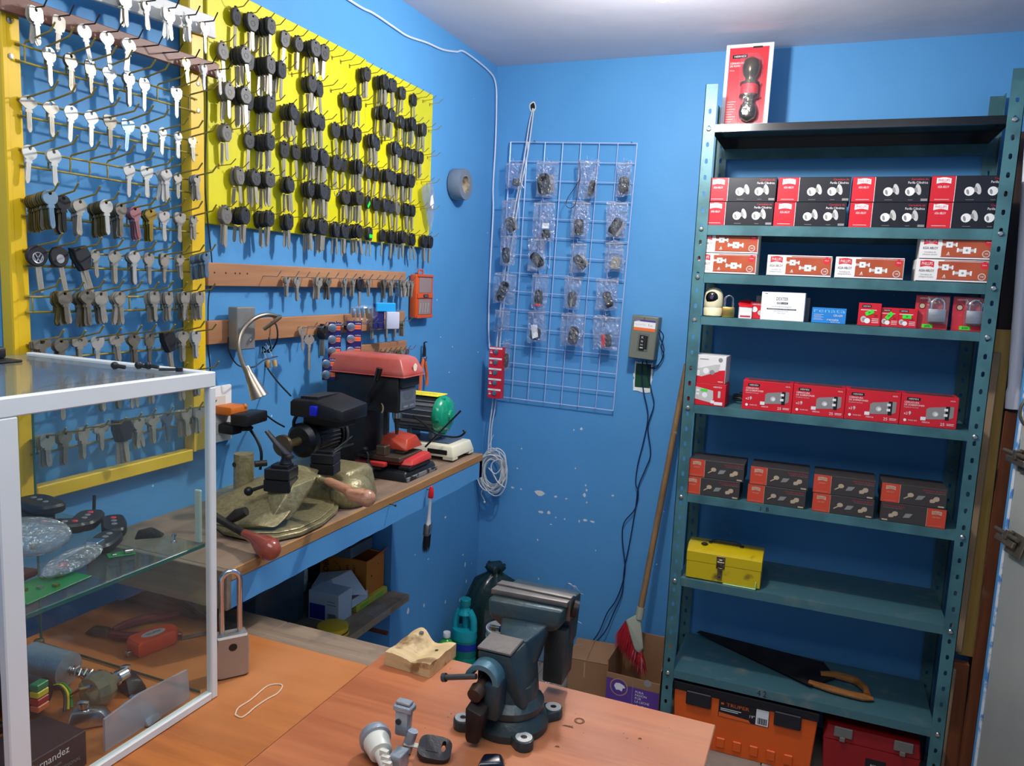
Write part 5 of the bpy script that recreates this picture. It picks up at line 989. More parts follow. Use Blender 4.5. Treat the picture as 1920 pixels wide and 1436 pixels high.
# its plug hanging down in front
a = [Vector((.175, -1.215, 1.104))] + Pt((688, 848, -1.225), (690, 872, -1.23))
cord('thin black cord with plug hanging in front of the red bars', a, .0022)
p = Pt((690, 870, -1.23), (697, 882, -1.235), (700, 893, -1.235))
t = thing('plug', 'black two-pin plug hanging against the base of red machine', 'plug', p[0]); m = M(); m.at(-p[0]); m.sweep([p[0] + Vector((0, 0, .012)), p[0], p[1]], [.004, .008, .009], 10, flat=(1, .7)); m.o('plug_body', BLACKP, t)
m = M(); m.at(-p[0]); d = (p[2] - p[1]).normalized(); m.sweep([p[1], p[1] + d*.016], [.0035, .003], 4, flat=(1, .3)).o('prong', STEEL, t)
# ================================================================ KEY MACHINE 3 (green and silver motor on a cream base)
mb = Vector((.1, -.93, BZ)); t = thing('duplicating_machine', 'cream based machine with silver ribbed motor and green end cap', 'machine', mb)
CR = mat('cream_enamel', (224, 218, 190), .3, coat=.3, var=.03); GRN = mat('gloss_green', (18, 150, 112), .18, coat=.6)
m = mm(); hull(m, [(.08, -.930, BZ + .012), (.322, -.930, BZ + .012), (.322, -.785, BZ + .012), (.08, -.785, BZ + .012), (.09, -.920, BZ + .046), (.312, -.920, BZ + .046), (.312, -.795, BZ + .046), (.09, -.795, BZ + .046)], bev=.005); m.o('base', CR, t)
for x in (.10, .302):
    for y in (-.912, -.803): m = mm(); m.lathe([(.010, BZ + .0005), (.011, BZ + .004)], 12, o=(x, y, 0)); m.o('rubber_foot', BLACKP, t); m = mm(); m.rbox((x - .018, y - .016, BZ + .0042), (x + .018, y + .016, BZ + .0135), .002, 1); m.o('base_leg', CR, t)
m = mm(); m.rbox((.235, -.9308, BZ + .020), (.300, -.9285, BZ + .034), .002, 1); m.o('front_slot', BLACKP, t)
m = mm(); m.rbox((.14, -.90, BZ + .0465), (.29, -.81, BZ + .050), .002, 1); m.o('top_pad', mat('blue_grey_pad', (66, 84, 104), .5), t)
cz, cy = 1.170, -.862
m = mm(); m.lathe([(.045, .10), (.052, .103), (.052, .240)], 32, ax='x', o=(0, cy, cz)); m.o('motor_body', mat('cast_aluminium', (142, 146, 150), .35, .7), t)
for i in range(22):
    an = PI * 2 * i / 22; m = mm(); p = [(x, cy + .055*math.cos(an), cz + .055*math.sin(an)) for x in (.106, .238)]; m.sweep(p, .0022, 4); m.o('cooling_rib', MATS['cast_aluminium'], t)
m = mm(); m.lathe([(.052, .240), (.0585, .2405), (.0585, .250), (.053, .262), (.040, .270), (.018, .274), (.016, .280), (.004, .281)], 32, ax='x', o=(0, cy, cz)); m.o('end_cap', GRN, t)
for an in (.5, 1.9, 3.3, 4.6): m = mm(); m.lathe([(.005, .250), (.0045, .263), (.002, .2635)], 8, ax='x', o=(0, cy + .054*math.cos(an), cz + .054*math.sin(an))); m.o('cap_screw', GRN, t)
m = mm(); m.rbox((.12, cy - .035, cz + .057), (.245, cy + .035, cz + .0595), .001, 1); m.o('label_plate', mat('label_yellow', (240, 226, 40), .5), t)
m = mm(); m.text('PRECAUCION', .135, cy - .004, .008, cz + .0598, 0, ax='z', w=.09).text('usar lentes', .15, cy - .022, .005, cz + .0598, 0, ax='z', w=.05).o('lettering', INK, t, 0)
for x in (.15, .225): m = mm(); m.rbox((x - .008, cy - .03, BZ + .05), (x + .008, cy + .03, cz - .045), .002, 1); m.o('motor_foot', MATS['cast_aluminium'], t)
m = mm(); m.sweep(Pt((797, 838, -.96), (830, 805, -.94), (864, 770, -.93)), .0028, 8); m.o('tension_rod', MB2, t)
m = mm(); m.sweep(spline(Pt((775, 780, -1.03), (795, 795, -.98), (815, 812, -.95), (845, 819, -.94), (862, 818, -.94), (872, 810, -.94), (868, 807, -.94)), 5), .0030, 8); m.o('wire_arm', MB2, t)
# ================================================================ SMALL THINGS ON THE LEFT WALL
t = thing('bit_case', 'orange plastic bit case with clear windows hanging on the wall', 'case', (.004, -.655, 1.440))
OP = mat('case_orange', (208, 84, 34), .35); m = M(); m.rbox((0, 0, 0), (.026, .118, .145), .005, 2).o('case_body', OP, t)
for z0, z1 in ((.012, .064), (.084, .135)): M().rbox((.0262, .018, z0), (.0275, .100, z1), .0005, 1).o('window', mat('smoky_window', (150, 128, 122), .15, coat=.5), t)
for z0, z1 in ((.0, .010), (.0665, .0815), (.137, .145)): M().rbox((.0262, .006, z0), (.030, .112, z1), .001, 1).o('case_band', OP, t)
M().rbox((.0302, .042, .069), (.0315, .076, .079), .001, 1).text('TRUPER', .059, .072, .0035, .0318, 1, ax='x', al='c', w=.024).o('name_plate', [BLACKP, LPR], t)
M().sweep([(.013, .035, .145), (.013, .035, .156), (.013, .042, .160), (.013, .058, .160), (.013, .065, .156), (.013, .065, .145)], .003, 8).o('hanger', OP, t)
for i in range(4): M().cyl((.0278, .025 + i*.018, .018), (.0278, .03 + i*.018, .05), .0012, n=6).o('drill_bit', STEEL, t)
t = thing('tape_roll', 'roll of grey tape on a nail on the blue wall', 'tape', (.003, -.352, 1.912))
GT = mat('duct_tape_grey', (112, 124, 138), .4); n = 36
M().lathe([(.032, .001), (.0545, .001), (.0555, .003), (.0555, .046), (.0545, .048), (.032, .048)], n, ax='x', cap=False).o('tape_band', GT, t)
M().lathe([(.0318, .0475), (.0318, .002), (.0290, .002), (.0290, .0475)], n, ax='x', cap=False).lathe([(.0290, .0475), (.0318, .0478)], n, ax='x', cap=False).o('cardboard_core', mat('core_card', (190, 176, 150), .7, scale=40, col2=(110, 100, 90)), t)
t = thing('circlip_pliers', 'orange handled black pliers hanging right of the red machine', 'pliers', (.012, -.565, 1.352))
HO = mat('handle_orange', (222, 104, 52), .4)
M().sweep([(.004, .0, .0), (.004, .004, -.02), (.004, .003, -.048)], [.003, .0065, .008], 10, flat=(1, .8)).sweep([(.004, .0, .0), (.006, .008, .004), (.010, .014, .003)], [.003, .0022, .001], 6).o('jaws', BLACKP, t)
M().lathe([(.008, .010), (.007, .013)], 12, ax='x', o=(0, .002, -.052)).o('rivet', STEEL, t)
M().sweep(spline([(.004, -.002, -.054), (.004, -.012, -.09), (.004, -.018, -.13), (.004, -.022, -.165)], 4), [.0055]*13, 10).o('handle', HO, t)
M().sweep(spline([(.004, .006, -.054), (.004, .018, -.09), (.004, .028, -.12), (.004, .026, -.150)], 4), [.0055]*13, 10).o('handle', HO, t)
# battery cards hanging on the lower strip
def battery_card(label, px0, py0, px1, py1, x, n, tilt=0.0, wmm=.042):
    a = onx(px0, py0, x); b = onx(px1, py1, x); h = a.z - b.z; t = thing('battery_card', label, 'battery', (a.x, a.y, a.z), (tilt, 0, -.75), 'blue battery cards on the lower strip')
    M().rbox((0, -wmm/2, -h), (.0012, wmm/2, 0), .0005, 1).o('card', mat('card_navy', (34, 32, 100), .4), t); st = h / n
    for i in range(n):
        z = -st * (i + .5); M().lathe([(.0115, .0013), (.0115, .005), (.010, .0056)], 20, ax='x', o=(0, -wmm*.22, z)).o('button_cell', STEEL, t); M().rbox((.0013, -wmm*.32 + .0135, z - .006), (.0018, wmm/2 - .002, z + .006), .0002, 1).o('orange_panel', mat('card_orange', (244, 116, 66), .5), t)
        M().text('muRata', wmm*.26, z + .009, .0035, .0016, 0, ax='x', al='c').text('CR2032', wmm*.22, z - .002, .0035, .0021, 1, ax='x', al='c').o('lettering', [WPR, DRED], t, 0)
battery_card('tall navy battery card with three button cells and orange panels', 664, 602, 668, 690, .082, 4)
battery_card('narrow navy battery card, left of the taller one, curling at the bottom', 628, 604, 632, 690, .075, 4, wmm=.034)
battery_card('lowest battery card behind the left end of red machine cover', 617, 672, 618, 712, .085, 2, wmm=.036)
t = thing('battery_pack', 'clear bag of small silver and gold batteries above lower strip', 'battery', (.065, -1.02, 1.455), (0, 0, -.6))
M().ball((0, 0, .012), 1, 14, sc=(.010, .045, .026)).o('bag', FILM, t)
for i in range(5): M().cyl((.0, -.03 + i*.014, .0), (.0, -.034 + i*.014, .026), .0042).o('battery_cell', BRASS if i == 3 else STEEL, t)
t = thing('battery_pack', 'light blue and navy battery pack hanging above the lower strip', 'battery', (.062, -.905, 1.418), (0, 0, -.6))
M().rbox((0, -.035, .0), (.003, .0, .075), .001, 1).o('card', MATS['card_navy'], t); M().rbox((.001, -.03, .05), (.009, .035, .078), .003, 1).o('hang_tab', mat('sky_blue_plastic', (40, 160, 226), .3), t)
M().rbox((.001, .002, .0), (.016, .045, .052), .004, 2).o('blister', mat('blister_pale', (190, 196, 216), .2, coat=.5), t)
for i in range(3): M().cyl((.010, .008, .010 + i*.013), (.010, .040, .008 + i*.013), .0056).o('battery_cell', STEEL, t)
# ================================================================ THINGS ON AND IN FRONT OF THE BACK WALL
LAV = mat('lavender_wire', (176, 190, 226), .35, .1); GW = mat('grey_cable', (206, 206, 204), .45)
G0, G1, G2, G3 = Vector((.080, -.02, 2.118)), Vector((.585, -.02, 2.100)), Vector((.061, -.02, 1.104)), Vector((.557, -.02, 1.096))
def gp(u, v, y=-.02): p = (G0*(1-u) + G1*u)*(1-v) + (G2*(1-u) + G3*u)*v; p.y = y; return p
gr = thing('wire_grid', 'pale lavender wire grid panel hanging crooked on the back wall', 'rack', G0)
def gm(): m = M(); m.at(-G0); return m
for i in range(8): m = gm(); m.sweep([gp(i/7, 0, -.022), gp(i/7, .5, -.022), gp(i/7, 1, -.022)], .0024 if i in (0, 7) else .0016, 6); m.o('vertical_wire', LAV, gr)
for j in range(15): m = gm(); m.sweep([gp(0, j/14, -.0185), gp(1, j/14, -.0185)], .0024 if j in (0, 14) else .0016, 6); m.o('horizontal_wire', LAV, gr)
for u in (.2, .96): m = gm(); m.cyl(gp(u, 0, -.001) + Vector((0, 0, .003)), gp(u, 0, -.034) + Vector((0, 0, .003)), .0015); m.o('nail', NAIL, gr)
# bags of remotes: centre x, top y, bottom y, width px; fob: offset, tilt, w, h, kind
BAGF = clear('zip_bag_film', (240, 242, 248), 0.10, 0.12, 0.075, bump=1.0, bscale=90)
FOB = mat('fob_black', (30, 31, 34), .38); BTN = mat('fob_button', (120, 122, 124), .5); FOBR = mat('fob_red', (214, 40, 60), .35); FOBB = mat('fob_blue', (40, 110, 170), .35)
BAGS = [
 (965, 304, 354, 36, .010, .1, 16, 15, 'k', 'small black remote in clear bag, top left of grid'), (1027, 302, 370, 46, -.012, -.15, 26, 42, 'k', 'large black remote in clear bag, top row second from left'),
 (1104, 300, 372, 44, .018, .15, 12, 30, 'k', 'black remote in bag with white header, top row behind black cord'), (1171, 303, 368, 30, .0, 0, 20, 32, 'k', 'black remote in narrow clear bag, top right of grid'),
 (955, 374, 440, 32, .008, -.35, 18, 30, 'k', 'tilted black remote in clear bag, second row far left'), (1021, 378, 452, 46, .01, 0, 18, 18, 'disc', 'round black sensor and white label in clear bag, second row'),
 (1091, 377, 446, 38, -.003, -.08, 18, 32, 'k', 'black remote in clear bag, second row third from left'), (1158, 378, 446, 42, -.004, .55, 19, 34, 'k', 'tilted black remote with silver parts, second row far right'),
 (954, 440, 498, 36, -.008, -.1, 15, 32, 'k', 'black remote with three silver buttons, third row far left'), (1007, 446, 508, 38, .002, -.75, 20, 34, 'k', 'two black remotes crossed in clear bag, third row second from left'),
 (1086, 455, 512, 34, .006, -.7, 18, 32, 'k', 'tilted black remote at the bottom of bag, third row third from left'), (1153, 452, 510, 38, .006, .3, 20, 26, 'silver', 'silver and dark key blades in tilted bag, third row far right'),
 (948, 512, 570, 50, -.008, .35, 20, 42, 'k', 'long black remote in tilted bag, fourth row far left'), (1014, 514, 580, 36, -.004, 0, 17, 34, 'red_end', 'black remote with red end in clear bag, fourth row'),
 (1076, 518, 580, 36, .0, 0, 17, 30, 'flip', 'black flip key with blade in clear bag, fourth row third from left'), (1139, 522, 582, 46, .004, -.35, 17, 32, 'k', 'black remote in wide crumpled bag, fourth row far right'),
 (943, 580, 622, 34, -.014, 0, 13, 24, 'blue', 'dark blue round remote in small bag, fifth row far left'), (1007, 582, 642, 40, -.006, .15, 22, 26, 'label', 'black remote with white barcode label in bag, fifth row'),
 (1075, 588, 650, 50, .006, .1, 20, 36, 'k', 'black remote with round buttons in wide bag, fifth row third from left'), (1137, 592, 656, 52, -.008, -.05, 8, 26, 'red', 'red and black key remotes in puffy bag, fifth row far right'),
 (950, 640, 694, 18, .0, .1, 10, 30, 'k', 'black cable end in bag half behind the red battery card')]
for i, (cx, ty, by, w_, ox, tl, fw_, fh_, kd, lab) in enumerate(BAGS):
    a = ony(cx, ty, -.070); b = ony(cx, by, -.070); s = 2.83 / F * .97; H_ = a.z - b.z; W_ = w_ * s; rr = random.Random(40 + i)
    t = thing('bagged_remote', lab, 'key remote', (a.x, -.070, a.z), (0, rr.uniform(-.04, .04), 0), 'bagged key remotes on the wire grid')
    bm_ = bmesh.new(); m = M(); nx, nz = 11, 15; nzv = [rr.gauss(0, .0016) for _ in range(400)]
    for side in (-1, 1):
        vs = []
        for r in range(nz + 1):
            for c in range(nx + 1):
                u, v = c / nx, r / nz; bul = .010 * math.sin(PI*u)**.6 * (math.sin(PI*min(1, v*.9 + .1)))**.5 * (.25 + v)
                vs.append(((u - .5) * W_ * (1 + .06*math.sin(v*5 + i)), side * (bul + .0006) + .0020*math.sin(u*9 + v*7 + i) + nzv[(r*13 + c*7 + (side > 0)*5) % 400] * (.4 + v), -v * H_ + .003*math.sin(u*6 + i)))
        fs = [(r*(nx+1)+c, r*(nx+1)+c+1, (r+1)*(nx+1)+c+1, (r+1)*(nx+1)+c) for r in range(nz) for c in range(nx)]
        m.add(vs, fs if side < 0 else [f[::-1] for f in fs])
    bm_.free(); m.o('bag', BAGF, t, 0)
    M().rbox((-W_/2, -.0022, -.010), (W_/2, .0022, -.006), .0005, 1).o('zip_strip', clear('zip_film', (235, 238, 246), .15, .2, .35), t)
    fw, fh = fw_ * s, fh_ * s; zc = -H_ + fh*.5 + .010; pr = [(fw/2*math.copysign(abs(math.cos(q))**.55, math.cos(q)), fh/2*math.copysign(abs(math.sin(q))**.55, math.sin(q))) for q in [2*PI*k/16 for k in range(16)]]
    km = {'silver': NICKEL, 'blue': FOBB, 'red': FOBR}.get(kd, FOB)
    f = M().prism(pr, -.005, .005, 'y', ch=.0015).o('remote', km, t, loc=(ox, 0, zc), rot=(0, tl, 0))
    if kd in ('k', 'red_end', 'flip'):
        for q in range(3): M().lathe([(.0022 + .0006*(q == 1), -.0052), (.0018, -.0058)], 8, ax='y', o=((-.25 + .25*(q % 2)*2) * fw * .6, 0, fh*(.22 - .2*q))).o('button', BTN, f)
    if kd == 'red_end': M().rbox((-fw*.4, -.0062, -fh*.48), (fw*.4, .0, -fh*.32), .001, 1).o('red_cap', FOBR, f)
    if kd == 'flip': M().rbox((-.004, -.006, -fh*.5 - .002), (.004, -.0045, 0), .0005, 1).o('blade', NICKEL, f)
    if kd == 'disc': M().rbox((-.014, -.0075, .020), (.014, -.006, .040), .0005, 1).o('paper_label', WPR, f); M().sweep(spline([(0, -.003, -fh*.5), (.01, -.003, -.025), (-.004, -.003, -.04)], 4), .001, 5).o('lead_wire', GPR, f)
    if kd == 'label': M().poly([(-.022, .030), (.004, .036), (.016, -.010), (-.006, -.022)], -.0066, 0).o('paper_label', WPR, f, 0)
    if kd in ('silver', 'k') and i % 3 == 1: M().rbox((fw*.1, .0052, -fh*.45), (fw*.75, .0075, fh*.4), .001, 1).o('backing_card', NICKEL if kd == 'silver' else GPR, f)
    if kd == 'red': M().prism([(p[0]*1.9 + .016, p[1]) for p in pr], .0, .007, 'y', ch=.001).o('remote_back', FOB, f)
    h0 = Vector((rr.uniform(-.006, .002), 0, -.005)); M().sweep([(h0.x, .048, .006), (h0.x, .010, .004), (h0.x, -.006, .002), (h0.x, -.010, .012)], .0013, 5).o('hook', LAV, t)
# wire hooks below that carry nothing, and loose cord loop of a charm
for k, (x, y) in enumerate(((984, 350), (973, 425), (1031, 500))): m = gm(); m.sweep(spline([ony(x, y - 60, -.024), ony(x, y - 15, -.03), ony(x - 1, y + 3, -.05), ony(x - 5, y - 4, -.055)], 3), .0014, 5); m.o('spare_hook', LAV, gr)
t = M().sweep(spline(Pt((1086, 302, -.085), (1088, 330, -.088), (1082, 345, -.09), (1064, 372, -.09), (1062, 386, -.09), (1071, 390, -.09), (1080, 380, -.09), (1084, 352, -.088), (1088, 334, -.088)), 5), .0013, 6).o('strap', BLACKP); tag(t, 'thin black cord loop hanging in front of the top row bags', 'strap')
# red strip of button-cell cards
t = thing('battery_card', 'red and white strip of five button cells at left of grid', 'battery', ony(930, 650, -.095)); s = .00187; o0 = Vector(t.location)
H5 = (ony(930, 650, -.095).z - ony(930, 747, -.095).z); m = M(); m.rbox((-.028, 0, -H5), (.028, .0012, 0), .0004, 1); m.o('card', RED, t)
M().rbox((.0285, .0, -H5), (.030, .028, 0), .0004, 1).o('side_flap', RED, t)
for i in range(5):
    z = -H5 * (i + .5) / 5; M().lathe([(.0095, -.0008), (.0095, -.0035), (.008, -.004)], 18, ax='y', o=(.002, 0, z)).o('button_cell', STEEL, t)
    M().rect(-.0278, z + .0105, .0278, z + .0175, -.0004, 0).text('Maxell', .0, z + .0118, .0028, -.0007, 1, al='c').rect(-.024, z - .006, -.014, z - .002, -.0004, 0).rect(-.024, z + .001, -.016, z + .003, -.0004, 0).o('label_print', [WPR, INK, RED], t, 0)
# cable hole, cables and coil
t = thing('cable_hole', 'small rough hexagonal cable hole broken in the back wall', 'hole', (.157, 0, 2.252))
pl_ = [(.014*math.cos(a)*q, .020*math.sin(a)*q) for a, q in zip([2*PI*i/12 for i in range(12)], [1, .9, 1.05, 1, .9, 1.1, 1, .95, 1.05, .9, 1, 1.05])]
M().plate(pl_, [(p[0]*.72, p[1]*.75) for p in pl_], -.0015, .0, 'y').o('plaster_rim', MATS['bare_plaster'], t); M().prism([(p[0]*.72, p[1]*.75) for p in pl_], -.0006, 0, 'y').o('dark_opening', INK, t)
def bcord(label, pts, r, m_, name='cord', group=None): return cord(label, Pt(*pts), r, m_, name, 'cable', group)
bcord('white twin cable from the wall hole, left strand passing behind grid bags', [(999, 203, -.006), (992, 235, -.014), (984, 290, -.03), (973, 350, -.03), (960, 420, -.03), (948, 500, -.03), (940, 560, -.03), (932, 640, -.04), (924, 750, -.05), (918, 800, -.05), (915, 850, -.05)], .0026, GW)
bcord('white twin cable from the wall hole, right strand behind grid bags', [(1001, 204, -.006), (997, 235, -.014), (989, 290, -.028), (977, 350, -.028), (966, 420, -.03), (954, 500, -.03), (946, 560, -.03), (938, 640, -.04), (930, 750, -.05), (922, 800, -.05), (920, 850, -.05)], .0026, GW)
c_ = cord('white cable running along ceiling and down the corner of the walls', [Vector((.006, -2.4, 2.33)), Vector((.006, -1.9, 2.32)), Vector((.006, -1.5, 2.335)), onx(655, 0, .006), onx(700, 25, .006), onx(740, 52, .006), onx(765, 68, .006), onx(800, 80, .006), onx(830, 93, .006), onx(855, 97, .006), onx(872, 98, .006), Vector((.007, -.10, 2.37)), Vector((.008, -.03, 2.34))] + [Vector((x, -.012, z)) for x, z in ((.008, 2.25), (.010, 2.1), (.007, 1.95), (.012, 1.85), (.010, 1.7), (.009, 1.55), (.012, 1.40), (.02, 1.30))], .0034, mat('cable_white_blue', (206, 216, 232), .4))
t = thing('cable_coil', 'coil of grey white cable hanging in the corner above the bench end', 'cable', (.085, -.07, .80)); rr = random.Random(11); base = Vector(t.location)
m = M()
for k in range(13):
    A, B = rr.uniform(.040, .060), rr.uniform(.055, .090); ph = rr.uniform(-.25, .25); ox, oz, oy = rr.uniform(-.012, .012), rr.uniform(-.015, .010), rr.uniform(-.022, .022)
    m.sweep([(ox + A*math.cos(a)*math.cos(ph) - B*math.sin(a)*math.sin(ph), oy + .006*math.sin(2*a), oz + A*math.cos(a)*math.sin(ph) + B*math.sin(a)*math.cos(ph)) for a in [2*PI*i/30 for i in range(30)]], .0026, 6, closed=True)
o = m.o('cable_turns', GW, t); o['kind'] = 'stuff'
M().sweep(spline([(-.012, -.02, .08), (.02, -.025, .105), (.05, -.02, .09), (.062, -.02, .05), (.058, -.02, .0), (.03, -.02, -.05)], 5), .0028, 8).sweep(spline([(-.012, -.024, .02), (.02, -.026, .0), (.045, -.024, .03), (.04, -.024, .06), (.01, -.024, .05), (.0, -.024, .02), (.03, -.026, -.03), (.062, -.026, -.05)], 5), .0026, 8).o('loose_loop', GW, t)
M().sweep([(-.012 + .010*math.cos(a), .0 + .028*math.sin(a), .085) for a in [2*PI*i/16 for i in range(16)]], .0016, 5, closed=True).o('cable_tie', WHITEP, t)
M().sweep(spline([(-.03, 0, -.06), (-.045, 0, -.08), (-.05, 0, -.10), (-.038, 0, -.12), (-.034, 0, -.128)], 5), .0014, 6).ball((-.034, 0, -.133), .005, 10).o('thin_lead', GW, t)
M().sweep([(-.015, .02, .15), (-.028, .0, .09)], .0009, 5).o('tie_tail', WHITEP, t)
# breaker box
t = thing('breaker_box', 'grey electric breaker box with white and orange label on back wall', 'breaker box', (.612, -.001, 1.300), (0, .05, 0))
BG = mat('breaker_grey', (118, 122, 110), .45, .2); M().rbox((0, -.068, .012), (.098, 0, .172), .003, 2).o('enclosure', BG, t)
M().rbox((.002, -.071, .014), (.096, -.0682, .170), .001, 1).o('cover', BG, t); M().lathe([(.0035, -.0712), (.003, -.0725)], 10, ax='y', o=(.046, 0, .164)).lathe([(.002, -.0712), (.0018, -.072)], 10, ax='y', o=(.048, 0, .020)).o('screw', BRASS, t)
m = M().rect(.010, .118, .090, .158, -.0714, 0).poly([(.010, .158), (.010, .150), (.055, .158)], -.0717, 1).poly([(.010, .158), (.090, .158), (.090, .152), (.03, .152)], -.0718, 1).rect(.010, .118, .090, .129, -.0717, 2); m.text('SQUARE D', .013, .1535, .0028, -.0720, 0, w=.02).text('Centro de Carga', .014, .139, .003, -.0717, 4, w=.04).text('1', .062, .136, .009, -.0717, 3).text('QO', .070, .137, .004, -.0717, 3).o('label_print', [WPR, mat('label_violet', (70, 50, 140), .5), mat('label_orange2', (240, 110, 50), .5), INK, GPR], t, 0)
M().rbox((.030, -.0722, .042), (.072, -.0712, .108), .0008, 1).o('cover_recess', mat('breaker_grey_dark', (96, 100, 90), .5), t)
M().rbox((.038, -.079, .048), (.058, -.0724, .102), .001, 1).o('breaker_switch', BLACKP, t); M().rbox((.0585, -.0726, .050), (.068, -.0723, .100), .0001, 1).o('dark_slot', INK, t)
M().text('X', .048, .090, .008, -.0794, 0, al='c').text('70', .048, .076, .006, -.0794, 0, al='c').rect(.042, .054, .054, .057, -.0794, 0).rect(.043, .064, .053, .069, -.0794, 1).o('lettering', [WPR, GPR], t, 0)
t = thing('wall_cutout', 'rectangular hole with green lining and ragged plaster below breaker box', 'hole', (.660, 0, 1.240)); rr = random.Random(5); n = 28
def rect_loop(w, h, j): 
    o = []
    for i in range(n):
        a = 2*PI*(i + .5)/n; c, s_ = math.cos(a), math.sin(a); q = 1 / max(abs(c)/w, abs(s_)/h); o.append((c*q + rr.uniform(-j, j), s_*q + rr.uniform(-j, j)))
    return o
M().plate([(x, z - (.010 if z < -.03 else 0)) for x, z in rect_loop(.035, .052, .003)], rect_loop(.030, .046, 0), -.003, .0, 'y').o('plaster_edge', mat('plaster_white', (226, 228, 224), .8, var=.1, scale=60), t)
M().prism(rect_loop(.030, .046, 0), -.0008, 0, 'y').o('green_lining', mat('dark_green_lining', (14, 62, 40), .5, var=.3, scale=20), t)
NB = mat('navy_cord', (20, 34, 74), .45)
bcord('navy cord, left strand, dropping from breaker box to the floor', [(1205, 676, -.03), (1203, 700, -.012), (1207, 735, -.014), (1215, 780, -.014), (1206, 830, -.014), (1196, 870, -.014), (1192, 905, -.014), (1197, 925, -.014), (1190, 955, -.014), (1170, 980, -.014), (1167, 1010, -.014), (1172, 1060, -.014), (1168, 1090, -.014), (1155, 1125, -.014), (1138, 1150, -.02), (1120, 1190, -.03), (1085, 1232, -.06)], .0022, NB)
bcord('navy cord, right strand, dropping from breaker box to the floor', [(1212, 676, -.03), (1216, 705, -.012), (1222, 735, -.014), (1226, 760, -.014), (1215, 800, -.014), (1220, 850, -.014), (1210, 880, -.014), (1197, 912, -.014), (1192, 950, -.014), (1180, 1020, -.014), (1170, 1070, -.014), (1167, 1110, -.014), (1150, 1150, -.02), (1130, 1190, -.03), (1082, 1235, -.06)], .0022, NB)
bcord('dark cord looping at the right side of the breaker box', [(1236, 618, -.04), (1244, 630, -.035), (1240, 650, -.03), (1244, 665, -.02), (1236, 682, -.012), (1222, 690, -.008), (1212, 688, -.008)], .0020, NB)
bcord('second dark cord looping at the right side of the breaker box', [(1235, 622, -.04), (1240, 640, -.035), (1245, 655, -.03), (1240, 675, -.02), (1228, 691, -.010), (1214, 684, -.008)], .0018, NB)
# broom
t = thing('broom', 'broom with long wooden handle and red bristles leaning on back wall', 'broom', tuple(ony(1190, 1220, -.2))); base = Vector(t.location)
a, b = Vector((.826, -.022, 1.30)), Vector((.750, -.200, .382)); d = (b - a).normalized()
M().at(-base).sweep([a, b], .0115, 14).o('handle', wood('broom_wood', (150, 116, 76), (112, 84, 54), 2, .5, freq=1.2, stains=((200, 186, 150), 14, .64, .68)), t)
PG = mat('grey_green_plastic', (150, 152, 134), .4, var=.08, scale=20)
m = M().at(-base); m.sweep([b - d*.025, b + d*.02], [.0150, .0150], 16); hull(m, Pt((1174, 1162, -.235), (1200, 1148, -.20), (1206, 1215, -.235), (1198, 1225, -.24), (1190, 1218, -.245), (1171, 1165, -.205), (1208, 1220, -.20), (1196, 1224, -.19)), bev=.003); m.o('head', PG, t)
m = M().at(-base); rr = random.Random(9)
for i in range(1900):
    u, v = rr.random(), rr.uniform(-.02, .03); q = ony(1172 + u*32, 1165 + u*58, -.215 + v); L_ = rr.uniform(.06, .105); dx = -.030 + u*.045 + rr.uniform(-.012, .012); e = q + Vector((dx, rr.uniform(-.02, .02), -L_))
    sd = Vector((.0011, 0, 0)); m.add([q - sd, q + sd, e], [(0, 1, 2)], 1 if (rr.random() < .10 and u > .6) else 0)
o = m.o('bristles', [mat('bristle_red', (176, 18, 34), .5), mat('bristle_white', (220, 190, 190), .6)], t, 0); o['kind'] = 'stuff'
# cartons at the foot of the wall
CB = mat('brown_cardboard', (150, 110, 76), .75, var=.08, scale=10)
t = thing('carton', 'small closed brown cardboard box on the floor by back wall', 'box', (.497, -.235, .0005), (0, 0, .10)); M().rbox((0, 0, 0), (.155, .175, .165), .002, 1).o('carton_body', CB, t)
M().rbox((-.001, -.001, .1655), (.07, .176, .168), .001, 1).rbox((.072, -.001, .1655), (.156, .176, .168), .001, 1).o('flap', CB, t); M().rect(.062, .10, .066, .16, -.0006, 0).o('tape', mat('tape_shine', (190, 160, 120), .2), t, 0)
t = thing('carton', 'open milk carton case with purple print holding the broom head', 'box', (.668, -.315, .0005), (0, 0, -.02)); PU = mat('milk_purple', (92, 54, 140), .5); w1, d1, h1 = .195, .22, .235
for nm, aa, bb in (('side', (0, 0, .003), (w1, .003, h1 - .045)), ('side', (0, d1 - .003, .003), (w1, d1, h1 + .03)), ('side', (0, .0032, .003), (.003, d1 - .0032, h1)), ('side', (w1 - .003, .0032, .003), (w1, d1 - .0032, h1)), ('bottom', (0, 0, 0), (w1, d1, .0028))): M().rbox(aa, bb, .0008, 1).o(nm, CB, t)
ZS = .045; m = M().rect(.001, .001, w1 - .001, .155, -.0006, 0).rect(.001, .155, .035, .170, -.0006, 0); m.disc(.048, .143, .033, -.0009, 2, 24).disc(.048, .143, .029, -.0012, 0, 24)
m.poly([(a_, b_ + ZS) for a_, b_ in [(.030, .100), (.036, .112), (.050, .114), (.066, .108), (.072, .100), (.062, .096), (.060, .084), (.050, .088), (.038, .086), (.034, .094)]], -.0015, 1); m.rect(.097, .001, .0985, .18, -.0009, 3)
for q, tx in enumerate(('PURA', 'PASIÓN', 'POR', 'LA LECHE')): m.text(tx, .108, .137 - q*.012, .0085, -.0012, 1)
m.text('6 L', .106, .073, .020, -.0012, 1, w=.045).disc(.150, .182, .014, -.0006, 3, 14).o('label_print', [PU, WPR, mat('milk_tan', (176, 140, 110), .5), GPR], t, 0)
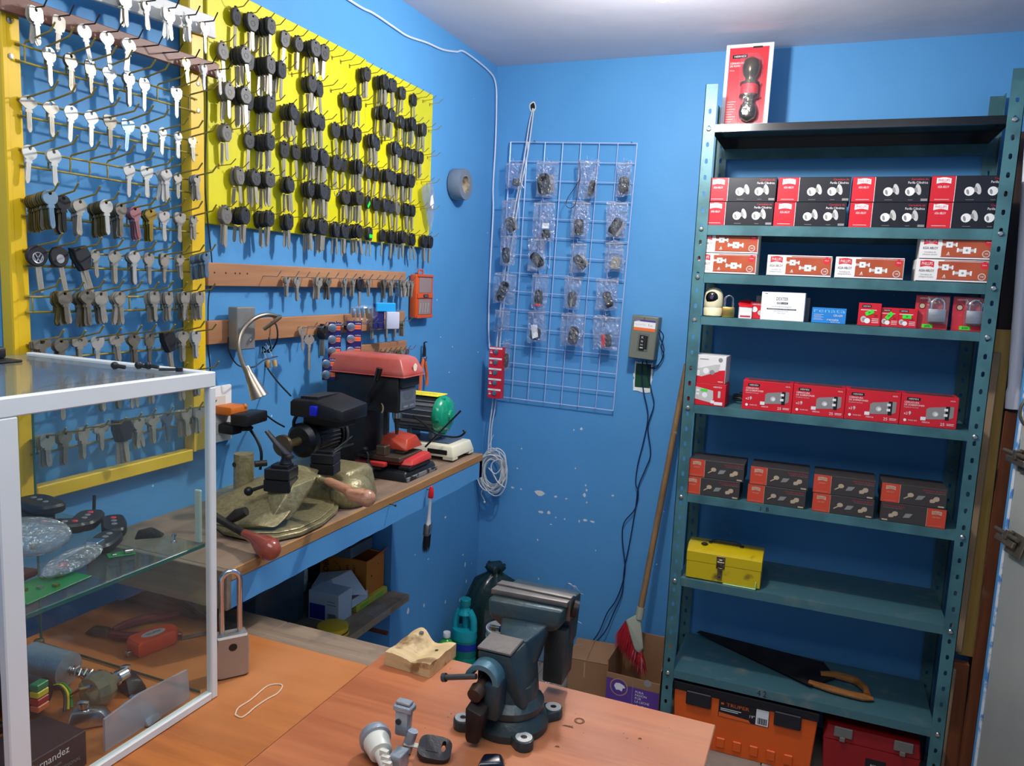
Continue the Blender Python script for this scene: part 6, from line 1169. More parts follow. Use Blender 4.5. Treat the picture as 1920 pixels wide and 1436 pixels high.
# corner: rubbish bag, bucket, bottles
t = thing('rubbish_bag', 'dark green rubbish bag tied at the top in the room corner', 'bag', (.142, -.140, .001))
m = M(); prof = [(.02, .0), (.085, .01), (.098, .08), (.098, .18), (.088, .25), (.06, .31), (.028, .335), (.018, .345), (.030, .365), (.026, .372)]; n = 40; vs = []; fs = []
for j, (r, z) in enumerate(prof):
    for i in range(n):
        a = 2*PI*i/n; q = 1 + (.06*math.sin(9*a + j) + .05*math.sin(14*a - j*.7)) * (1.6 if j > 4 else .5); vs.append((r*q*math.cos(a), r*q*math.sin(a)*.98, z + .004*math.sin(5*a)))
for j in range(len(prof)-1):
    for i in range(n): i2 = (i+1) % n; fs.append((j*n+i, j*n+i2, (j+1)*n+i2, (j+1)*n+i))
m.add(vs, fs); m.add(vs[-n:], [tuple(range(n))]); m.o('bag_body', mat('bag_dark_green', (26, 44, 40), .28, bump=1.0, bscale=30, coat=.3), t, 70)
t.scale = (1.36, 1.36, 1.18)
t = thing('bucket', 'white paint bucket with blue label behind the bottles', 'bucket', (.250, -.300, .001)); M().lathe([(.058, 0), (.066, .155), (.070, .156), (.070, .163), (.067, .164), (.067, .176), (.0695, .177), (.0695, .183), (.064, .184), (.063, .178), (.055, .006)], 32, cap=False).o('bucket_body', mat('bucket_white', (206, 210, 208), .4, scale=12, col2=(150, 156, 156), mix=(.55, .75)), t)
m = M(); vs = []
for i in range(13): a = -2.4 + i*.14; r = .0655; vs += [(r*math.cos(a), r*math.sin(a), .085), ((r + .003)*math.cos(a), (r + .003)*math.sin(a), .135)]
m.add(vs, [(2*i, 2*i+2, 2*i+3, 2*i+1) for i in range(12)]).o('label', mat('bucket_blue', (30, 70, 160), .5), t); M().text('S', -.030, .10, .022, -.0695, 0).text('ayer', -.014, .10, .016, -.0715, 0).o('lettering', WPR, t, 0)
t.scale = (.95, .95, 1.42)
t = thing('spray_nozzle', 'dark hose fitting with brass ring lying in the white bucket', 'fitting', (.243, -.315, .258)); M().sweep([(-.04, 0, 0), (.03, 0, .004)], .010, 12).sweep([(.03, 0, .004), (.055, 0, .006)], [.011, .004], 12).o('fitting_body', CHROME, t); M().lathe([(.0115, -.03), (.0115, -.015)], 14, ax='x').o('ring', BRASS, t); M().lathe([(.012, 0), (.012, .012)], 14, ax='x', o=(0, 0, .002)).o('collar', BLACKP, t)
t = thing('bleach_bottle', 'turquoise handled bleach bottle with blue band in the corner', 'bottle', (.104, -.335, .001)); TQ = mat('turquoise_plastic', (22, 158, 168), .3, coat=.2)
def obl(m, prof, fx, fy, n=28):
    vs = []; fs = []
    for (r, z) in prof: vs += [(r*fx*math.cos(2*PI*i/n), r*fy*math.sin(2*PI*i/n), z) for i in range(n)]
    for j in range(len(prof)-1):
        for i in range(n): i2 = (i+1) % n; fs.append((j*n+i, j*n+i2, (j+1)*n+i2, (j+1)*n+i))
    fs += [tuple(range(n))[::-1], tuple((len(prof)-1)*n + i for i in range(n))]; return m.add(vs, fs)
obl(M(), [(.034, 0), (.042, .006), (.042, .105), (.040, .11), (.042, .115), (.042, .165)], 1, .78).o('bottle_body', mat('teal_green_plastic', (8, 128, 112), .35), t)
m = M(); obl(m, [(.042, .1655), (.044, .175), (.041, .20)], 1, .8); m.sweep(spline([(-.033, 0, .195), (-.030, 0, .235), (-.014, 0, .262)], 5), .0115, 12); m.sweep(spline([(.033, 0, .195), (.030, 0, .235), (.014, 0, .262)], 5), .0115, 12); m.sweep([(0, .012, .20), (0, .006, .262)], .012, 12); obl(m, [(.024, .250), (.018, .262), (.014, .268), (.014, .278)], 1, 1); m.o('bottle_shoulder', TQ, t)
M().lathe([(.0175, .2785), (.018, .281), (.018, .298), (.0165, .300)], 22).o('cap', mat('cap_teal', (14, 134, 138), .3), t)
m = M(); obl(m, [(.0426, .135), (.0426, .158)], 1, .79); m.o('label_band', mat('band_blue', (24, 48, 150), .4), t); M().disc(.012, .075, .014, -.034, 0, 16).disc(.012, .075, .010, -.0345, 1, 16).rect(-.02, .05, .022, .054, -.034, 0).o('label_print', [LPR, mat('print_green', (30, 150, 110), .5)], t, 0)
t.scale = (1.18, 1.18, 1.2)
t = thing('green_bottle', 'bright green liquid bottle with white cap left of bleach bottle', 'bottle', (.058, -.395, .001)); obl(M(), [(.030, 0), (.034, .005), (.034, .09), (.032, .094), (.034, .098), (.034, .165), (.031, .185), (.020, .205), (.010, .214), (.010, .220)], 1, .85).o('bottle_body', mat('bright_green', (50, 176, 60), .25, coat=.3), t)
M().lathe([(.0125, .2205), (.013, .222), (.013, .238), (.012, .240)], 18).o('cap', WHITEP, t); m = M(); obl(m, [(.0345, .05), (.0345, .115)], 1, .86); m.o('label', mat('label_pale_green', (150, 200, 150), .5), t)
t.scale = (1.12, 1.12, 1.0)
# loose cut wires standing up behind the vise
t = thing('wire_offcuts', 'tangle of thin stiff wire offcuts on the floor behind the vise', 'wire', (.372, -.16, .001)); m = M(); rr = random.Random(21)
for i in range(16):
    p = [Vector((rr.uniform(-.06, .1), rr.uniform(-.04, .04), 0))]; q = Vector((rr.uniform(-.03, .10), rr.uniform(-.02, .02), rr.uniform(.16, .44))); m.sweep(spline([p[0], p[0]*.5 + q*.5 + Vector((rr.uniform(-.03, .03), 0, 0)), q, q + Vector((rr.uniform(.02, .07), 0, rr.uniform(-.02, .03)))], 4), .0009, 4)
for i in range(5): m.sweep([(rr.uniform(.0, .08) + .07*math.cos(a), -.05 + .05*math.sin(a), .002 + .001*i) for a in [.5*k for k in range(9)]], .0010, 4)
o = m.o('wires', mat('tin_wire', (170, 160, 158), .4, .5), t); o['kind'] = 'stuff'
# ================================================================ RIGHT SIDE: planks, pipe, door leaf
def plank(label, top, bot, y, w_, th, m_, z1=None, floor=False, nm='plank', cat='plank'):
    """board leaning between two points of the plane y, seen edge on"""
    a, b = ony(top[0], top[1], y), ony(bot[0], bot[1], y - .01)
    if floor: b = b + (b - a) * ((b.z - .004) / (a.z - b.z)); 
    if z1: a = a + (a - b) * ((z1 - a.z) / (a.z - b.z))
    t = thing(nm, label, cat, b, (0, math.atan2(a.x - b.x, a.z - b.z), 0)); L = (a - b).length
    M().rbox((-w_/2, 0, 0), (w_/2, th, L), .002, 1).o('board_face', m_, t); return t
PNY = wood('pine_yellow', (222, 180, 96), (190, 142, 66), 2, .5); DB = wood('dark_board', (72, 50, 40), (46, 32, 28), 2, .6); RBW = wood('red_brown_board', (156, 88, 52), (120, 66, 40), 2, .5, stains=((178, 150, 120), 5, .62, .72)); KR = mat('kraft_tube', (164, 138, 108), .7, var=.06)
plank('grey brown short board tucked behind shelf post and other planks', (1888, 480), (1882, 625), -.03, .035, .018, wood('grey_board', (120, 98, 76), (96, 78, 60), 2, .6))
plank('pale kraft board standing just right of the shelf post', (1864, 660), (1792, 1222), -.20, .034, .018, KR)
plank('yellow pine board with light knots right of the shelf', (1882, 618), (1811, 1230), -.165, .044, .022, PNY)
plank('very dark tall board standing between yellow pine and reddish boards', (1898, 560), (1836, 1300), -.05, .070, .02, DB, z1=2.1, floor=True)
plank('reddish brown plank with pale stains next to the door', (1896, 772), (1834, 1250), -.25, .030, .022, RBW, floor=True)
plank('lower reddish board with whitish edge under the yellow pine board', (1800, 1240), (1785, 1400), -.19, .050, .03, RBW, floor=True)
plank('thin pale board leaning low beside the shelf post', (1785, 1250), (1768, 1390), -.25, .022, .012, KR, floor=True)
p0, p1 = ony(1900, 766, -.27), ony(1916, 540, -.27)
t = thing('pvc_pipe', 'white plastic pipe with belled end leaning at right of planks', 'pipe', p0); d = p1 - p0
M().sweep([(0, 0, 0), d*.14, d*.18, d*2.2], [.0215, .0215, .0185, .0185], 24).o('pipe_body', mat('pvc_white', (226, 230, 240), .3), t)
GD = mat('door_grey_paint', (176, 176, 168), .5, scale=2.5, col2=(158, 160, 154), bump=.15, bscale=14)
dl = M().rbox((0, -.02, .02), (.80, .02, 2.15), .004, 2).o('door_1', GD, loc=(1.822, -.47, 0), rot=(0, 0, -1.28)); struct(dl)
tr = M().rbox((-.012, -.022, 0), (-.001, .022, 2.2), .002, 1).o('trim_1', mat('flaked_blue_white', (206, 212, 216), .7, scale=30, col2=(70, 130, 190), mix=(.5, .6)), loc=(1.822, -.47, 0), rot=(0, 0, -1.28)); struct(tr)
tr = M().rbox((1.80, -.452, 0), (1.86, -.425, 2.2), .004, 1).o('trim_2', WALL); struct(tr)
HM = mat('old_hinge_metal', (120, 112, 98), .4, .8, var=.3, scale=30)
for k, (px, py) in enumerate(((1893, 860), (1886, 1012))):
    q = ony(px, py, -.50)
    t = thing('door_latch', ['metal sliding bolt fixed on the grey door edge, upper one', 'metal plate hinge fixed on the grey door edge, lower one'][k], 'latch', q, (0, .25 * k, -1.28 + PI/2)); t.location = (1.806, -.52, q.z)
    M().rbox((-.003, -.02, -.03), (0, .055, .03), .001, 1).o('plate', HM, t, rot=(0, 0, PI)); M().rbox((-.014, -.03, -.012), (-.0035, .06, .006), .002, 1).cyl((-.012, -.04, .016), (-.012, .07, .016), .006).rbox((-.020, .0, .004), (-.003, .014, .028), .001, 1).o('bolt', HM, t)
c = Vector((1.812, -.56, 1.30)); t = M().sweep([c + Vector((-.035*math.sin(a), 0, .045*math.cos(a))) for a in [PI*i/12 for i in range(13)]], .004, 8).o('door_ring', HM); tag(t, 'curved metal pull handle on the edge of the grey door', 'handle')
# ================================================================ COUNTER IN THE FOREGROUND
CZ = .900
LAM = wood('orange_laminate', (198, 116, 50), (150, 80, 32), 0, .45, freq=.55, coat=.0, stains=((200, 130, 76), 3.0, .45, .75)); DK = wood('weathered_board', (156, 134, 110), (112, 92, 72), 0, .75, freq=.8, stains=((92, 84, 72), 12, .52, .7))
ct = thing('counter', 'foreground counter of orange laminate boards over a weathered board', 'counter', (0, -2.65, 0)); o0 = Vector((0, -2.65, 0))
def cm(): m = M(); m.at(-o0); return m
m = cm(); m.rbox((.36, -2.64, CZ - .026), (1.178, -1.722, CZ - .0065), .002, 1); m.o('under_board', DK, ct)
m = cm(); m.rbox((.002, -2.64, CZ - .026), (.3595, -1.722, CZ - .0065), .002, 1); m.o('under_board', DK, ct)
m = cm(); m.rbox((.002, -2.645, CZ - .006), (.5985, -1.808, CZ), .0015, 1); m.o('laminate_board', LAM, ct)
LAM2 = wood('orange_laminate_worn', (194, 116, 70), (156, 84, 48), 0, .40, freq=.6, coat=.0, stains=((200, 142, 108), 2.5, .40, .68))
m = cm(); m.rbox((.5995, -2.645, CZ - .006), (1.182, -1.722, CZ), .0015, 1); m.o('laminate_board', LAM2, ct)
for x, y in ((1.10, -1.79), (1.10, -2.6), (.01, -2.6), (.05, -1.8)): m = cm(); m.rbox((x, y, .0005), (x + .05, y + .05, CZ - .0265), .002, 1); m.o('leg', DK, ct)
m = cm(); m.rbox((.05, -1.80, CZ - .11), (1.12, -1.782, CZ - .0268), .002, 1); m.o('rail', DK, ct)
m = cm(); m.lathe([(.006, CZ + .0003), (.0045, CZ - .0), (.0, CZ - .001)], 14, o=(.985, -1.809, 0), cap=False); m.sweep([(.985 + .0075*math.cos(a), -1.809 + .0075*math.sin(a), CZ + .0004) for a in [2*PI*i/16 for i in range(16)]], .0008, 4, closed=True); m.o('screw_hole', mat('hole_rim', (120, 76, 50), .6), ct)
for i, (x, y, s) in enumerate(((925, 1362, .010), (905, 1400, .004), (1060, 1385, .003))):
    p = onz(x + 140, y, CZ); m = cm(); m.poly([(p.x - s, p.y - .002), (p.x + s, p.y - .001), (p.x + s*.4, p.y + .003), (p.x - s*.6, p.y + .002)], CZ + .0003, 0, 'z'); m.o('chip', mat('chip_dark', (96, 58, 34), .8), ct, 0)
m = cm(); rr = random.Random(2)
for i in range(70): x, y = rr.uniform(.52, 1.12), rr.uniform(-2.05, -1.75); s = rr.uniform(.0004, .0012); m.ball((x, y, CZ + s*.6), s, 4)
o = m.o('metal_shavings', NICKEL, ct, 0); o['kind'] = 'stuff'
# ---- wooden block
WB = wood('pale_block_wood', (222, 196, 146), (190, 160, 110), 0, .6, freq=1.6, stains=((140, 106, 66), 26, .56, .66)); t = thing('wood_block', 'chipped pale wooden block with screw holes on the counter', 'block', (.624, -1.795, CZ + .0005), (0, 0, -.06))
bm = bmesh.new(); nx, ny = 16, 14; g = {}; rr = random.Random(8)
def hz(u, v):
    z = .024 + .0015*math.sin(u*9) + .001*math.sin(v*13)
    if u + v*.5 > .5: z -= .003*math.sin(PI*min(1, (u - .4)*2))
    z += .011*math.exp(-((u - .28)**2 + (v - .92)**2)*22); z -= .006*math.exp(-((u - .55)**2*40 + (v - .55)**2*6)); return z
vs = []; fs = []
for j in range(ny + 1):
    for i in range(nx + 1): u, v = i/nx, j/ny; vs.append((u*.092, v*.086 + (.004*math.sin(u*8) if j == ny else 0), hz(u, v) + rr.uniform(-.0004, .0004)))
nb = len(vs); vs += [(x, y, 0) for x, y, z in vs]
for j in range(ny):
    for i in range(nx): a = j*(nx+1) + i; fs += [(a, a+1, a+nx+2, a+nx+1), (nb+a, nb+a+nx+1, nb+a+nx+2, nb+a+1)]
for i in range(nx): a = i; fs.append((nb+a, nb+a+1, a+1, a)); a = ny*(nx+1)+i; fs.append((a, a+1, nb+a+1, nb+a))
for j in range(ny): a = j*(nx+1); b = a+nx+1; fs.append((a, b, nb+b, nb+a)); a += nx; b += nx; fs.append((nb+a, nb+b, b, a))
bm.free(); M().add(vs, fs).o('block_body', WB, t, 30); M().lathe([(.0045, .0360), (.0042, .0372)], 14, o=(.028, .074, 0)).o('screw_head', STEEL, t); M().lathe([(.0032, .0247), (.003, .0251)], 12, o=(.075, .050, 0)).o('screw_hole', DARKM, t)
# ---- vise
t = thing('bench_vise', 'heavy dark teal bench vise bolted on the counter, rear anvil facing', 'vise', (.887, -1.86, CZ)); vb = Vector((.887, -1.86, CZ))
VT = mat('vise_teal', (42, 64, 72), .38, .3, var=.4, scale=14, col2=(58, 68, 66), bump=.25, bscale=90); VS = mat('vise_steel', (112, 106, 100), .5, .55, var=.15, scale=40, bump=.1, bscale=120); VD = mat('vise_dark', (46, 38, 36), .45, .5, var=.4, scale=16)
def vm(): m = M(); m.at(-vb); return m
m = vm(); m.lathe([(.060, .9005), (.061, .912), (.055, .922), (.048, .930)], 40, o=(.887, -1.86, 0)); m.o('base', VT, t)
m = vm(); m.lathe([(.051, .9305), (.0525, .934), (.0525, .942), (.042, .952), (.038, .972)], 40, o=(.887, -1.86, 0)); m.o('swivel', VT, t)
for i, (x, y) in enumerate(((.829, -1.905), (.943, -1.815), (.931, -1.912), (.840, -1.808))):
    m = vm(); dx, dy = x - .887, y + 1.86; hull(m, [(x + .015*math.cos(a), y + .015*math.sin(a), z) for a in [2*PI*k/12 for k in range(12)] for z in (.9005, .9155)] + [(.887 + dx*.5 + dy*s*.3, -1.86 + dy*.5 - dx*s*.3, z) for s in (-1, 1) for z in (.9005, .9145)], bev=.0015); e = m.o('mounting_ear', VT, t)
    m = M(); m.at(-vb); m.plate([(x + .0125*math.cos(a), y + .0125*math.sin(a)) for a in [2*PI*k/20 for k in range(20)]], [(x + .005*math.cos(a), y + .005*math.sin(a)) for a in [2*PI*k/20 for k in range(20)]], .9158, .9172, 'z'); m.o('washer', mat('washer_zinc', (200, 200, 194), .4, .2), e); m = vm(); m.lathe([(.005, .9159), (.0045, .9165)], 10, o=(x, y, 0)); m.o('bolt_hole', VD, e)
m = vm(); hull(m, [(.852, -1.895, .950), (.925, -1.895, .945), (.925, -1.83, .945), (.852, -1.83, .950), (.846, -1.902, 1.028), (.900, -1.902, 1.028), (.905, -1.848, 1.029), (.850, -1.848, 1.029), (.915, -1.82, 1.0)], bev=.004); m.o('body', VT, t)
m = vm(); m.rbox((.846, -1.902, 1.0285), (.901, -1.849, 1.034), .0015, 1); m.o('anvil', VS, t)
m = vm(); hull(m, [(.868, -1.85, .97), (.912, -1.85, .97), (.912, -1.80, .985), (.868, -1.80, .985), (.860, -1.85, 1.03), (.905, -1.85, 1.03), (.848, -1.815, 1.045), (.925, -1.815, 1.045), (.848, -1.775, 1.045), (.925, -1.775, 1.045)], bev=.004); m.o('jaw_neck', VT, t)
m = vm(); hull(m, [(.826, -1.818, 1.045), (.943, -1.808, 1.043), (.945, -1.774, 1.043), (.830, -1.776, 1.045), (.822, -1.812, 1.070), (.945, -1.800, 1.068), (.946, -1.772, 1.068), (.824, -1.776, 1.070), (.85, -1.812, 1.025), (.93, -1.80, 1.030), (.85, -1.78, 1.025), (.93, -1.78, 1.030)], bev=.004); m.o('fixed_jaw', VT, t)
m = vm(); hull(m, [(.820, -1.795, 1.0705), (.947, -1.785, 1.0685), (.948, -1.772, 1.0685), (.822, -1.776, 1.0705), (.820, -1.795, 1.079), (.947, -1.785, 1.077), (.948, -1.772, 1.077), (.822, -1.776, 1.079)], bev=.001); m.o('jaw_plate', VS, t)
m = vm(); hull(m, [(.822, -1.770, 1.040), (.947, -1.766, 1.038), (.947, -1.752, 1.038), (.824, -1.754, 1.040), (.820, -1.771, 1.080), (.948, -1.767, 1.078), (.948, -1.750, 1.078), (.822, -1.754, 1.080)], bev=.001); m.o('jaw_plate', VS, t)
m = vm(); hull(m, [(.835, -1.748, 1.076), (.950, -1.744, 1.074), (.950, -1.715, 1.070), (.835, -1.715, 1.072), (.860, -1.748, .99), (.948, -1.746, .99), (.945, -1.715, .99), (.86, -1.715, .99)], bev=.004); m.o('moving_jaw', VT, t)
m = vm(); m.cyl((.9485, -1.758, 1.058), (.956, -1.756, 1.056), .014, n=20); m.o('jaw_end_cap', VD, t)
m = vm(); hull(m, [(.905, -1.765, 1.02), (.943, -1.765, 1.02), (.943, -1.715, 1.02), (.905, -1.715, 1.02), (.905, -1.765, .925), (.940, -1.765, .925), (.940, -1.715, .93), (.905, -1.715, .93)], bev=.003); m.o('jaw_leg', VT, t)
m = vm(); ar = [(.0265*math.cos(a), .0265*math.sin(a)) for a in [PI*k/12 for k in range(13)]]; ai = [(.019*math.cos(a), .019*math.sin(a)) for a in [PI*k/12 for k in range(13)]]
vs = []; 
for y in (-1.930, -1.900): vs += [(.866 + a, y, .994 + b) for a, b in ar] + [(.866 + a, y, .994 + b) for a, b in ai]
fs = []
for k in range(12): fs += [(k, k+1, 26+k+1, 26+k), (13+k, 39+k, 39+k+1, 13+k+1), (k, 13+k, 13+k+1, k+1)]
fs += [(0, 26, 39, 13), (12, 25, 51, 38)]; m.add(vs, fs); m.o('screw_housing', mat('vise_teal_light', (84, 122, 134), .34, .3, var=.3, scale=12, bump=.2, bscale=80), t)
m = vm(); m.rbox((.872, -1.932, .940), (.895, -1.896, .995), .004, 2); m.o('housing_cheek', VT, t)
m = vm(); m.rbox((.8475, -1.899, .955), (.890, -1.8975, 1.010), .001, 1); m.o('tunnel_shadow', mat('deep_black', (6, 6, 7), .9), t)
m = vm(); m.sweep([(.866, -1.90, .990), (.864, -1.935, .982)], .0095, 18); m.sweep([(.864, -1.931, .983), (.863, -1.945, .980)], [.0125, .011], 18); m.o('screw_end', mat('worn_brown_steel', (98, 76, 64), .4, .7), t)
m = vm(); hull(m, [(.854, -1.955, .965), (.882, -1.955, .958), (.882, -1.895, .968), (.854, -1.895, .972), (.853, -1.950, .908), (.872, -1.945, .905), (.876, -1.895, .935), (.858, -1.895, .935)], bev=.003); m.o('slide_bar', VD, t)
m = vm(); a, b = ony(832, 1270, -1.937), ony(893, 1268, -1.937); m.sweep([a, b], .0042, 12); m.sweep([a - (b - a).normalized()*.002, a + (b - a).normalized()*.004], [.0065, .0065], 12); m.o('handle', mat('handle_steel', (92, 92, 88), .4, .7), t)
# ---- padlock, rubber band, ignition lock with key, loose fob
t = thing('padlock', 'large satin steel padlock standing by the corner post of glass case', 'padlock', (.412, -1.938, CZ + .0005), (0, 0, .95)); t.scale = (1.12, 1.12, 1.05); PL = mat('satin_steel', (172, 168, 158), .3, .6)
m = M(); m.prism([(-.0235, .002), (-.018, 0), (.018, 0), (.0235, .002), (.0245, .05), (.022, .070), (-.022, .070), (-.0245, .05)], -.014, .014, 'y', ch=.003); m.o('lock_body', PL, t); M().lathe([(.0062, .0142), (.0058, .0150)], 16, ax='y', o=(0, 0, .052)).o('keyhole', DARKM, t); M().lathe([(.0062, -.0142), (.0058, -.0150)], 16, ax='y', o=(0, 0, .052)).o('keyhole', DARKM, t)
M().sweep([(-.013, 0, .068), (-.013, 0, .158)] + [(-.013*math.cos(a), 0, .158 + .014*math.sin(a)) for a in [PI*i/10 for i in range(1, 10)]] + [(.013, 0, .158), (.013, 0, .068)], .0042, 12).o('shackle', CHROME, t)
p = [onz(x, y, CZ + .0012) for x, y in ((441, 1340), (447, 1327), (470, 1312), (497, 1289), (512, 1283), (526, 1283), (529, 1288), (520, 1300), (500, 1311), (478, 1326), (464, 1338), (452, 1345))]
t = M().sweep(spline(p + [p[0]], 4)[:-1], .0011, 6, closed=True).o('rubber_band', mat('band_pale', (222, 200, 172), .6)); tag(t, 'pale rubber band lying on the orange laminate counter', 'rubber band')
t = thing('ignition_lock', 'ignition lock with white plastic cylinder and metal lever on the counter', 'lock', (.77, -2.035, CZ + .0005)); ZM = mat('zinc_casting', (158, 166, 172), .36, .5, var=.1, scale=50, bump=.2, bscale=200); IV = mat('ivory_plastic', (216, 212, 196), .4); base = Vector((.77, -2.035, CZ + .0005))
def im(): m = M(); m.at(-base); return m
a, b = Vector((.745, -2.02, .925)), Vector((.790, -2.060, .915))
m = im(); dv = (b - a); m.sweep([a - dv*.12, a, a + dv*.08, a + dv*.1], [.021, .0225, .0225, .019], 26); m.sweep([a - dv*.2, a - dv*.12], [.017, .0175], 20); m.o('lock_rim', ZM, t)
m = im(); m.sweep([a + dv*.1, a + dv*.15, a + dv*.5, a + dv*.52, a + dv*1.0], [.0185, .0190, .0160, .010, .008], 26); 
for q in range(3): m.cbox(a + dv*(.75 + .12*q) + Vector((0, 0, .008 - q*.003)), (.012, .006, .016))
m.o('plastic_cylinder', IV, t)
c0 = Vector((.776, -1.995, .925)); m = im(); hull(m, [c0 + Vector(v) for v in ((-.010, -.008, 0), (.010, -.008, .002), (.010, .008, 0), (-.010, .008, 0), (-.010, -.008, .040), (.012, -.008, .040), (.013, .008, .043), (-.008, .008, .044))], bev=.003); m.o('lever_arm', ZM, t)
m = im(); m.rbox((.763, -2.004, .962), (.792, -1.985, .972), .002, 1); m.rbox((.766, -2.001, .9725), (.789, -1.989, .977), .001, 1); m.o('lever_head', ZM, t)
m = im(); m.lathe([(.0045, -2.0048), (.0042, -2.0036)], 12, ax='y', o=(.773, 0, .948)); m.o('pivot_hole', DARKM, t)
m = im(); m.rbox((.783, -2.045, .902), (.801, -2.02, .925), .001, 1); m.o('bracket', ZM, t); m = im(); m.sweep([(.785, -2.0, .905), (.792, -1.995, .935)], .008, 14); m.o('latch_pin', ZM, t)
kx = onz(815, 1405, CZ + .012)
t = thing('car_key', 'black plastic car key stuck in the ignition lock on the counter', 'key', kx, (.35, .15, .35)); hd = [(-.018, -.010), (-.006, -.017), (.006, -.018), (.022, -.004), (.024, .008), (.012, .017), (-.004, .010), (-.022, .006)]
m = M(); out = [(.024*math.copysign(abs(math.cos(q))**.6, math.cos(q)), .019*math.copysign(abs(math.sin(q))**.6, math.sin(q))) for q in [2*PI*(k+.5)/20 for k in range(20)]]; m.plate(out, [(.012 + .0035*math.cos(q), .004 + .009*math.sin(q)) for q in [2*PI*(k+.5)/20 for k in range(20)]], -.005, .005, 'z'); m.o('head', BLACKP, t); M().rbox((-.012, -.008, .0052), (.006, .008, .0056), .0001, 1).o('logo_pad', BLACKP, t); M().rbox((-.045, -.004, -.001), (-.0235, .004, .001), .0005, 1).o('blade', NICKEL, t)
t = thing('key_fob', 'dark blue black key remote partly cut off at bottom of counter', 'key', (.905, -1.975, CZ + .001), (0, 0, .6)); hull(M(), [(-.022, -.012, 0), (.02, -.016, 0), (.024, .010, 0), (-.010, .016, 0), (-.018, -.008, .012), (.014, -.012, .012), (.016, .008, .014), (-.006, .012, .013)], bev=.003).o('fob_body', mat('fob_navy', (18, 20, 34), .3, coat=.4), t)
# ================================================================ GLASS DISPLAY CASE
X0, X1, Y0, Y1, Z0, Z1 = .045, .442, -2.335, -2.000, CZ + .0005, 1.422; cs = thing('display_case', 'glass display case with white metal frame at left of the counter', 'display case', (X0, Y0, Z0)); cb = Vector((X0, Y0, Z0))
AW = mat('white_frame', (226, 228, 222), .35, var=.04, scale=5, coat=.1); PANE = clear('case_glass', (250, 253, 251), .02, .02, .012); GE = mat('glass_edge_green', (40, 104, 96), .15, alpha=.85)
def fm(a, b, nm='frame_bar', m_=AW): m = M(); m.at(-cb); m.rbox(a, b, .0015, 1); return m.o(nm, m_, cs)
w = .0125; tw = .023
fm((X1 - w, Y1 - w, Z0), (X1, Y1, Z1 - tw)); fm((X1 - w, Y0, Z0), (X1, Y0 + .026, Z1 - tw)); fm((X0, Y0, Z0), (X0 + w, Y0 + .02, Z1 - tw))
fm((X1 - w, Y0, Z1 - tw + .0002), (X1, Y1, Z1)); fm((X0, Y1 - w, Z1 - .012), (X1 - w - .0002, Y1, Z1)); fm((X0, Y0, Z1 - tw + .0002), (X1 - w - .0002, Y0 + w, Z1))
fm((X1 - w, Y0 + .0262, Z0), (X1, Y1 - w - .0002, Z0 + .013))
fm((X1 - .006, Y0 + .027, Z0 + .0135), (X1 - .003, Y1 - w - .0005, Z1 - tw - .0005), 'side_pane', PANE)
fm((X0 + .0005, Y1 - .006, Z0 + .0005), (X1 - w - .0005, Y1 - .003, Z1 - .0125), 'back_pane', PANE)
fm((X0 + .0005, Y0 + w + .0005, Z1 - .006), (X1 - w - .0005, Y1 - w - .0005, Z1 - .0025), 'top_pane', clear('top_glass', (232, 238, 238), .12, .08, .10))
SZ = 1.154
fm((X0 + .008, Y0 + .03, SZ - .006), (X1 - .016, Y1 - .010, SZ), 'glass_shelf', clear('shelf_glass', (236, 246, 241), .05, .03, .03)); fm((X1 - .0158, Y0 + .03, SZ - .006), (X1 - .0145, Y1 - .010, SZ), 'shelf_edge', GE)
fm((X0, Y1 - .008, Z0), (X0 + .0025, Y1 - .003, Z1 - .013), 'pane_edge', GE); fm((X0 + .003, Y1 - .0075, Z0), (X1 - .03, Y1 - .0062, Z0 + .005), 'pane_edge', GE)
fm((X1 - .030, Y1 - .016, SZ + .001), (X1 - .018, Y1 - .011, SZ + .085), 'corner_strip', mat('pale_green_strip', (176, 194, 176), .5))
# things on the glass shelf
S = SZ + .0006
def fob(label, x, y, z, rz, w_, l_, red=False, extra=None, rx=0.0):
    t = thing('key_remote', label, 'key remote', (x, y, z), (rx, 0, rz)); t.scale = (1.22, 1.22, 1.25); m = M(); out = [(w_/2*math.copysign(abs(math.cos(q))**.6, math.cos(q)), l_/2*math.copysign(abs(math.sin(q))**.7, math.sin(q))) for q in [2*PI*k/20 for k in range(20)]]; m.prism(out, 0, .012, 'z', ch=.003); m.o('fob_body', FOB, t)
    for k in range(3): M().lathe([(.0038, .0121), (.0032, .0130)], 10, o=(0, l_*(.25 - .2*k), 0)).o('button', FOBR if (red and k == 0) else BTN, t)
    if extra == 'aerial': M().cyl((0, l_*.48, .006), (0, l_*.48 + .004, .030), .0022).o('aerial', BLACKP, t)
    return t
fob('large black remote at the far left of the glass shelf, stacked on another', .120, -2.05, S + .0170, 1.4, .042, .075)
fob('black remote with white buttons lying under the top left one', .11, -2.06, S, 1.2, .046, .085, True)
fob('black remote with red button and short aerial on the glass shelf', .205, -2.035, S, .6, .036, .062, True, 'aerial')
fob('black oval remote right of the aerial remote on the glass shelf', .265, -2.035, S, .9, .030, .070, True)
fob('black remote partly under the clear bag at left of glass shelf', .17, -2.105, S, -.5, .034, .058, True)
fob('black remote half under the oval one, towards the middle of glass shelf', .20, -2.075, S + .0005, -.9, .034, .060, True)
fob('glossy black remote right behind the long clear bag on glass shelf', .315, -2.095, S, .5, .032, .060)
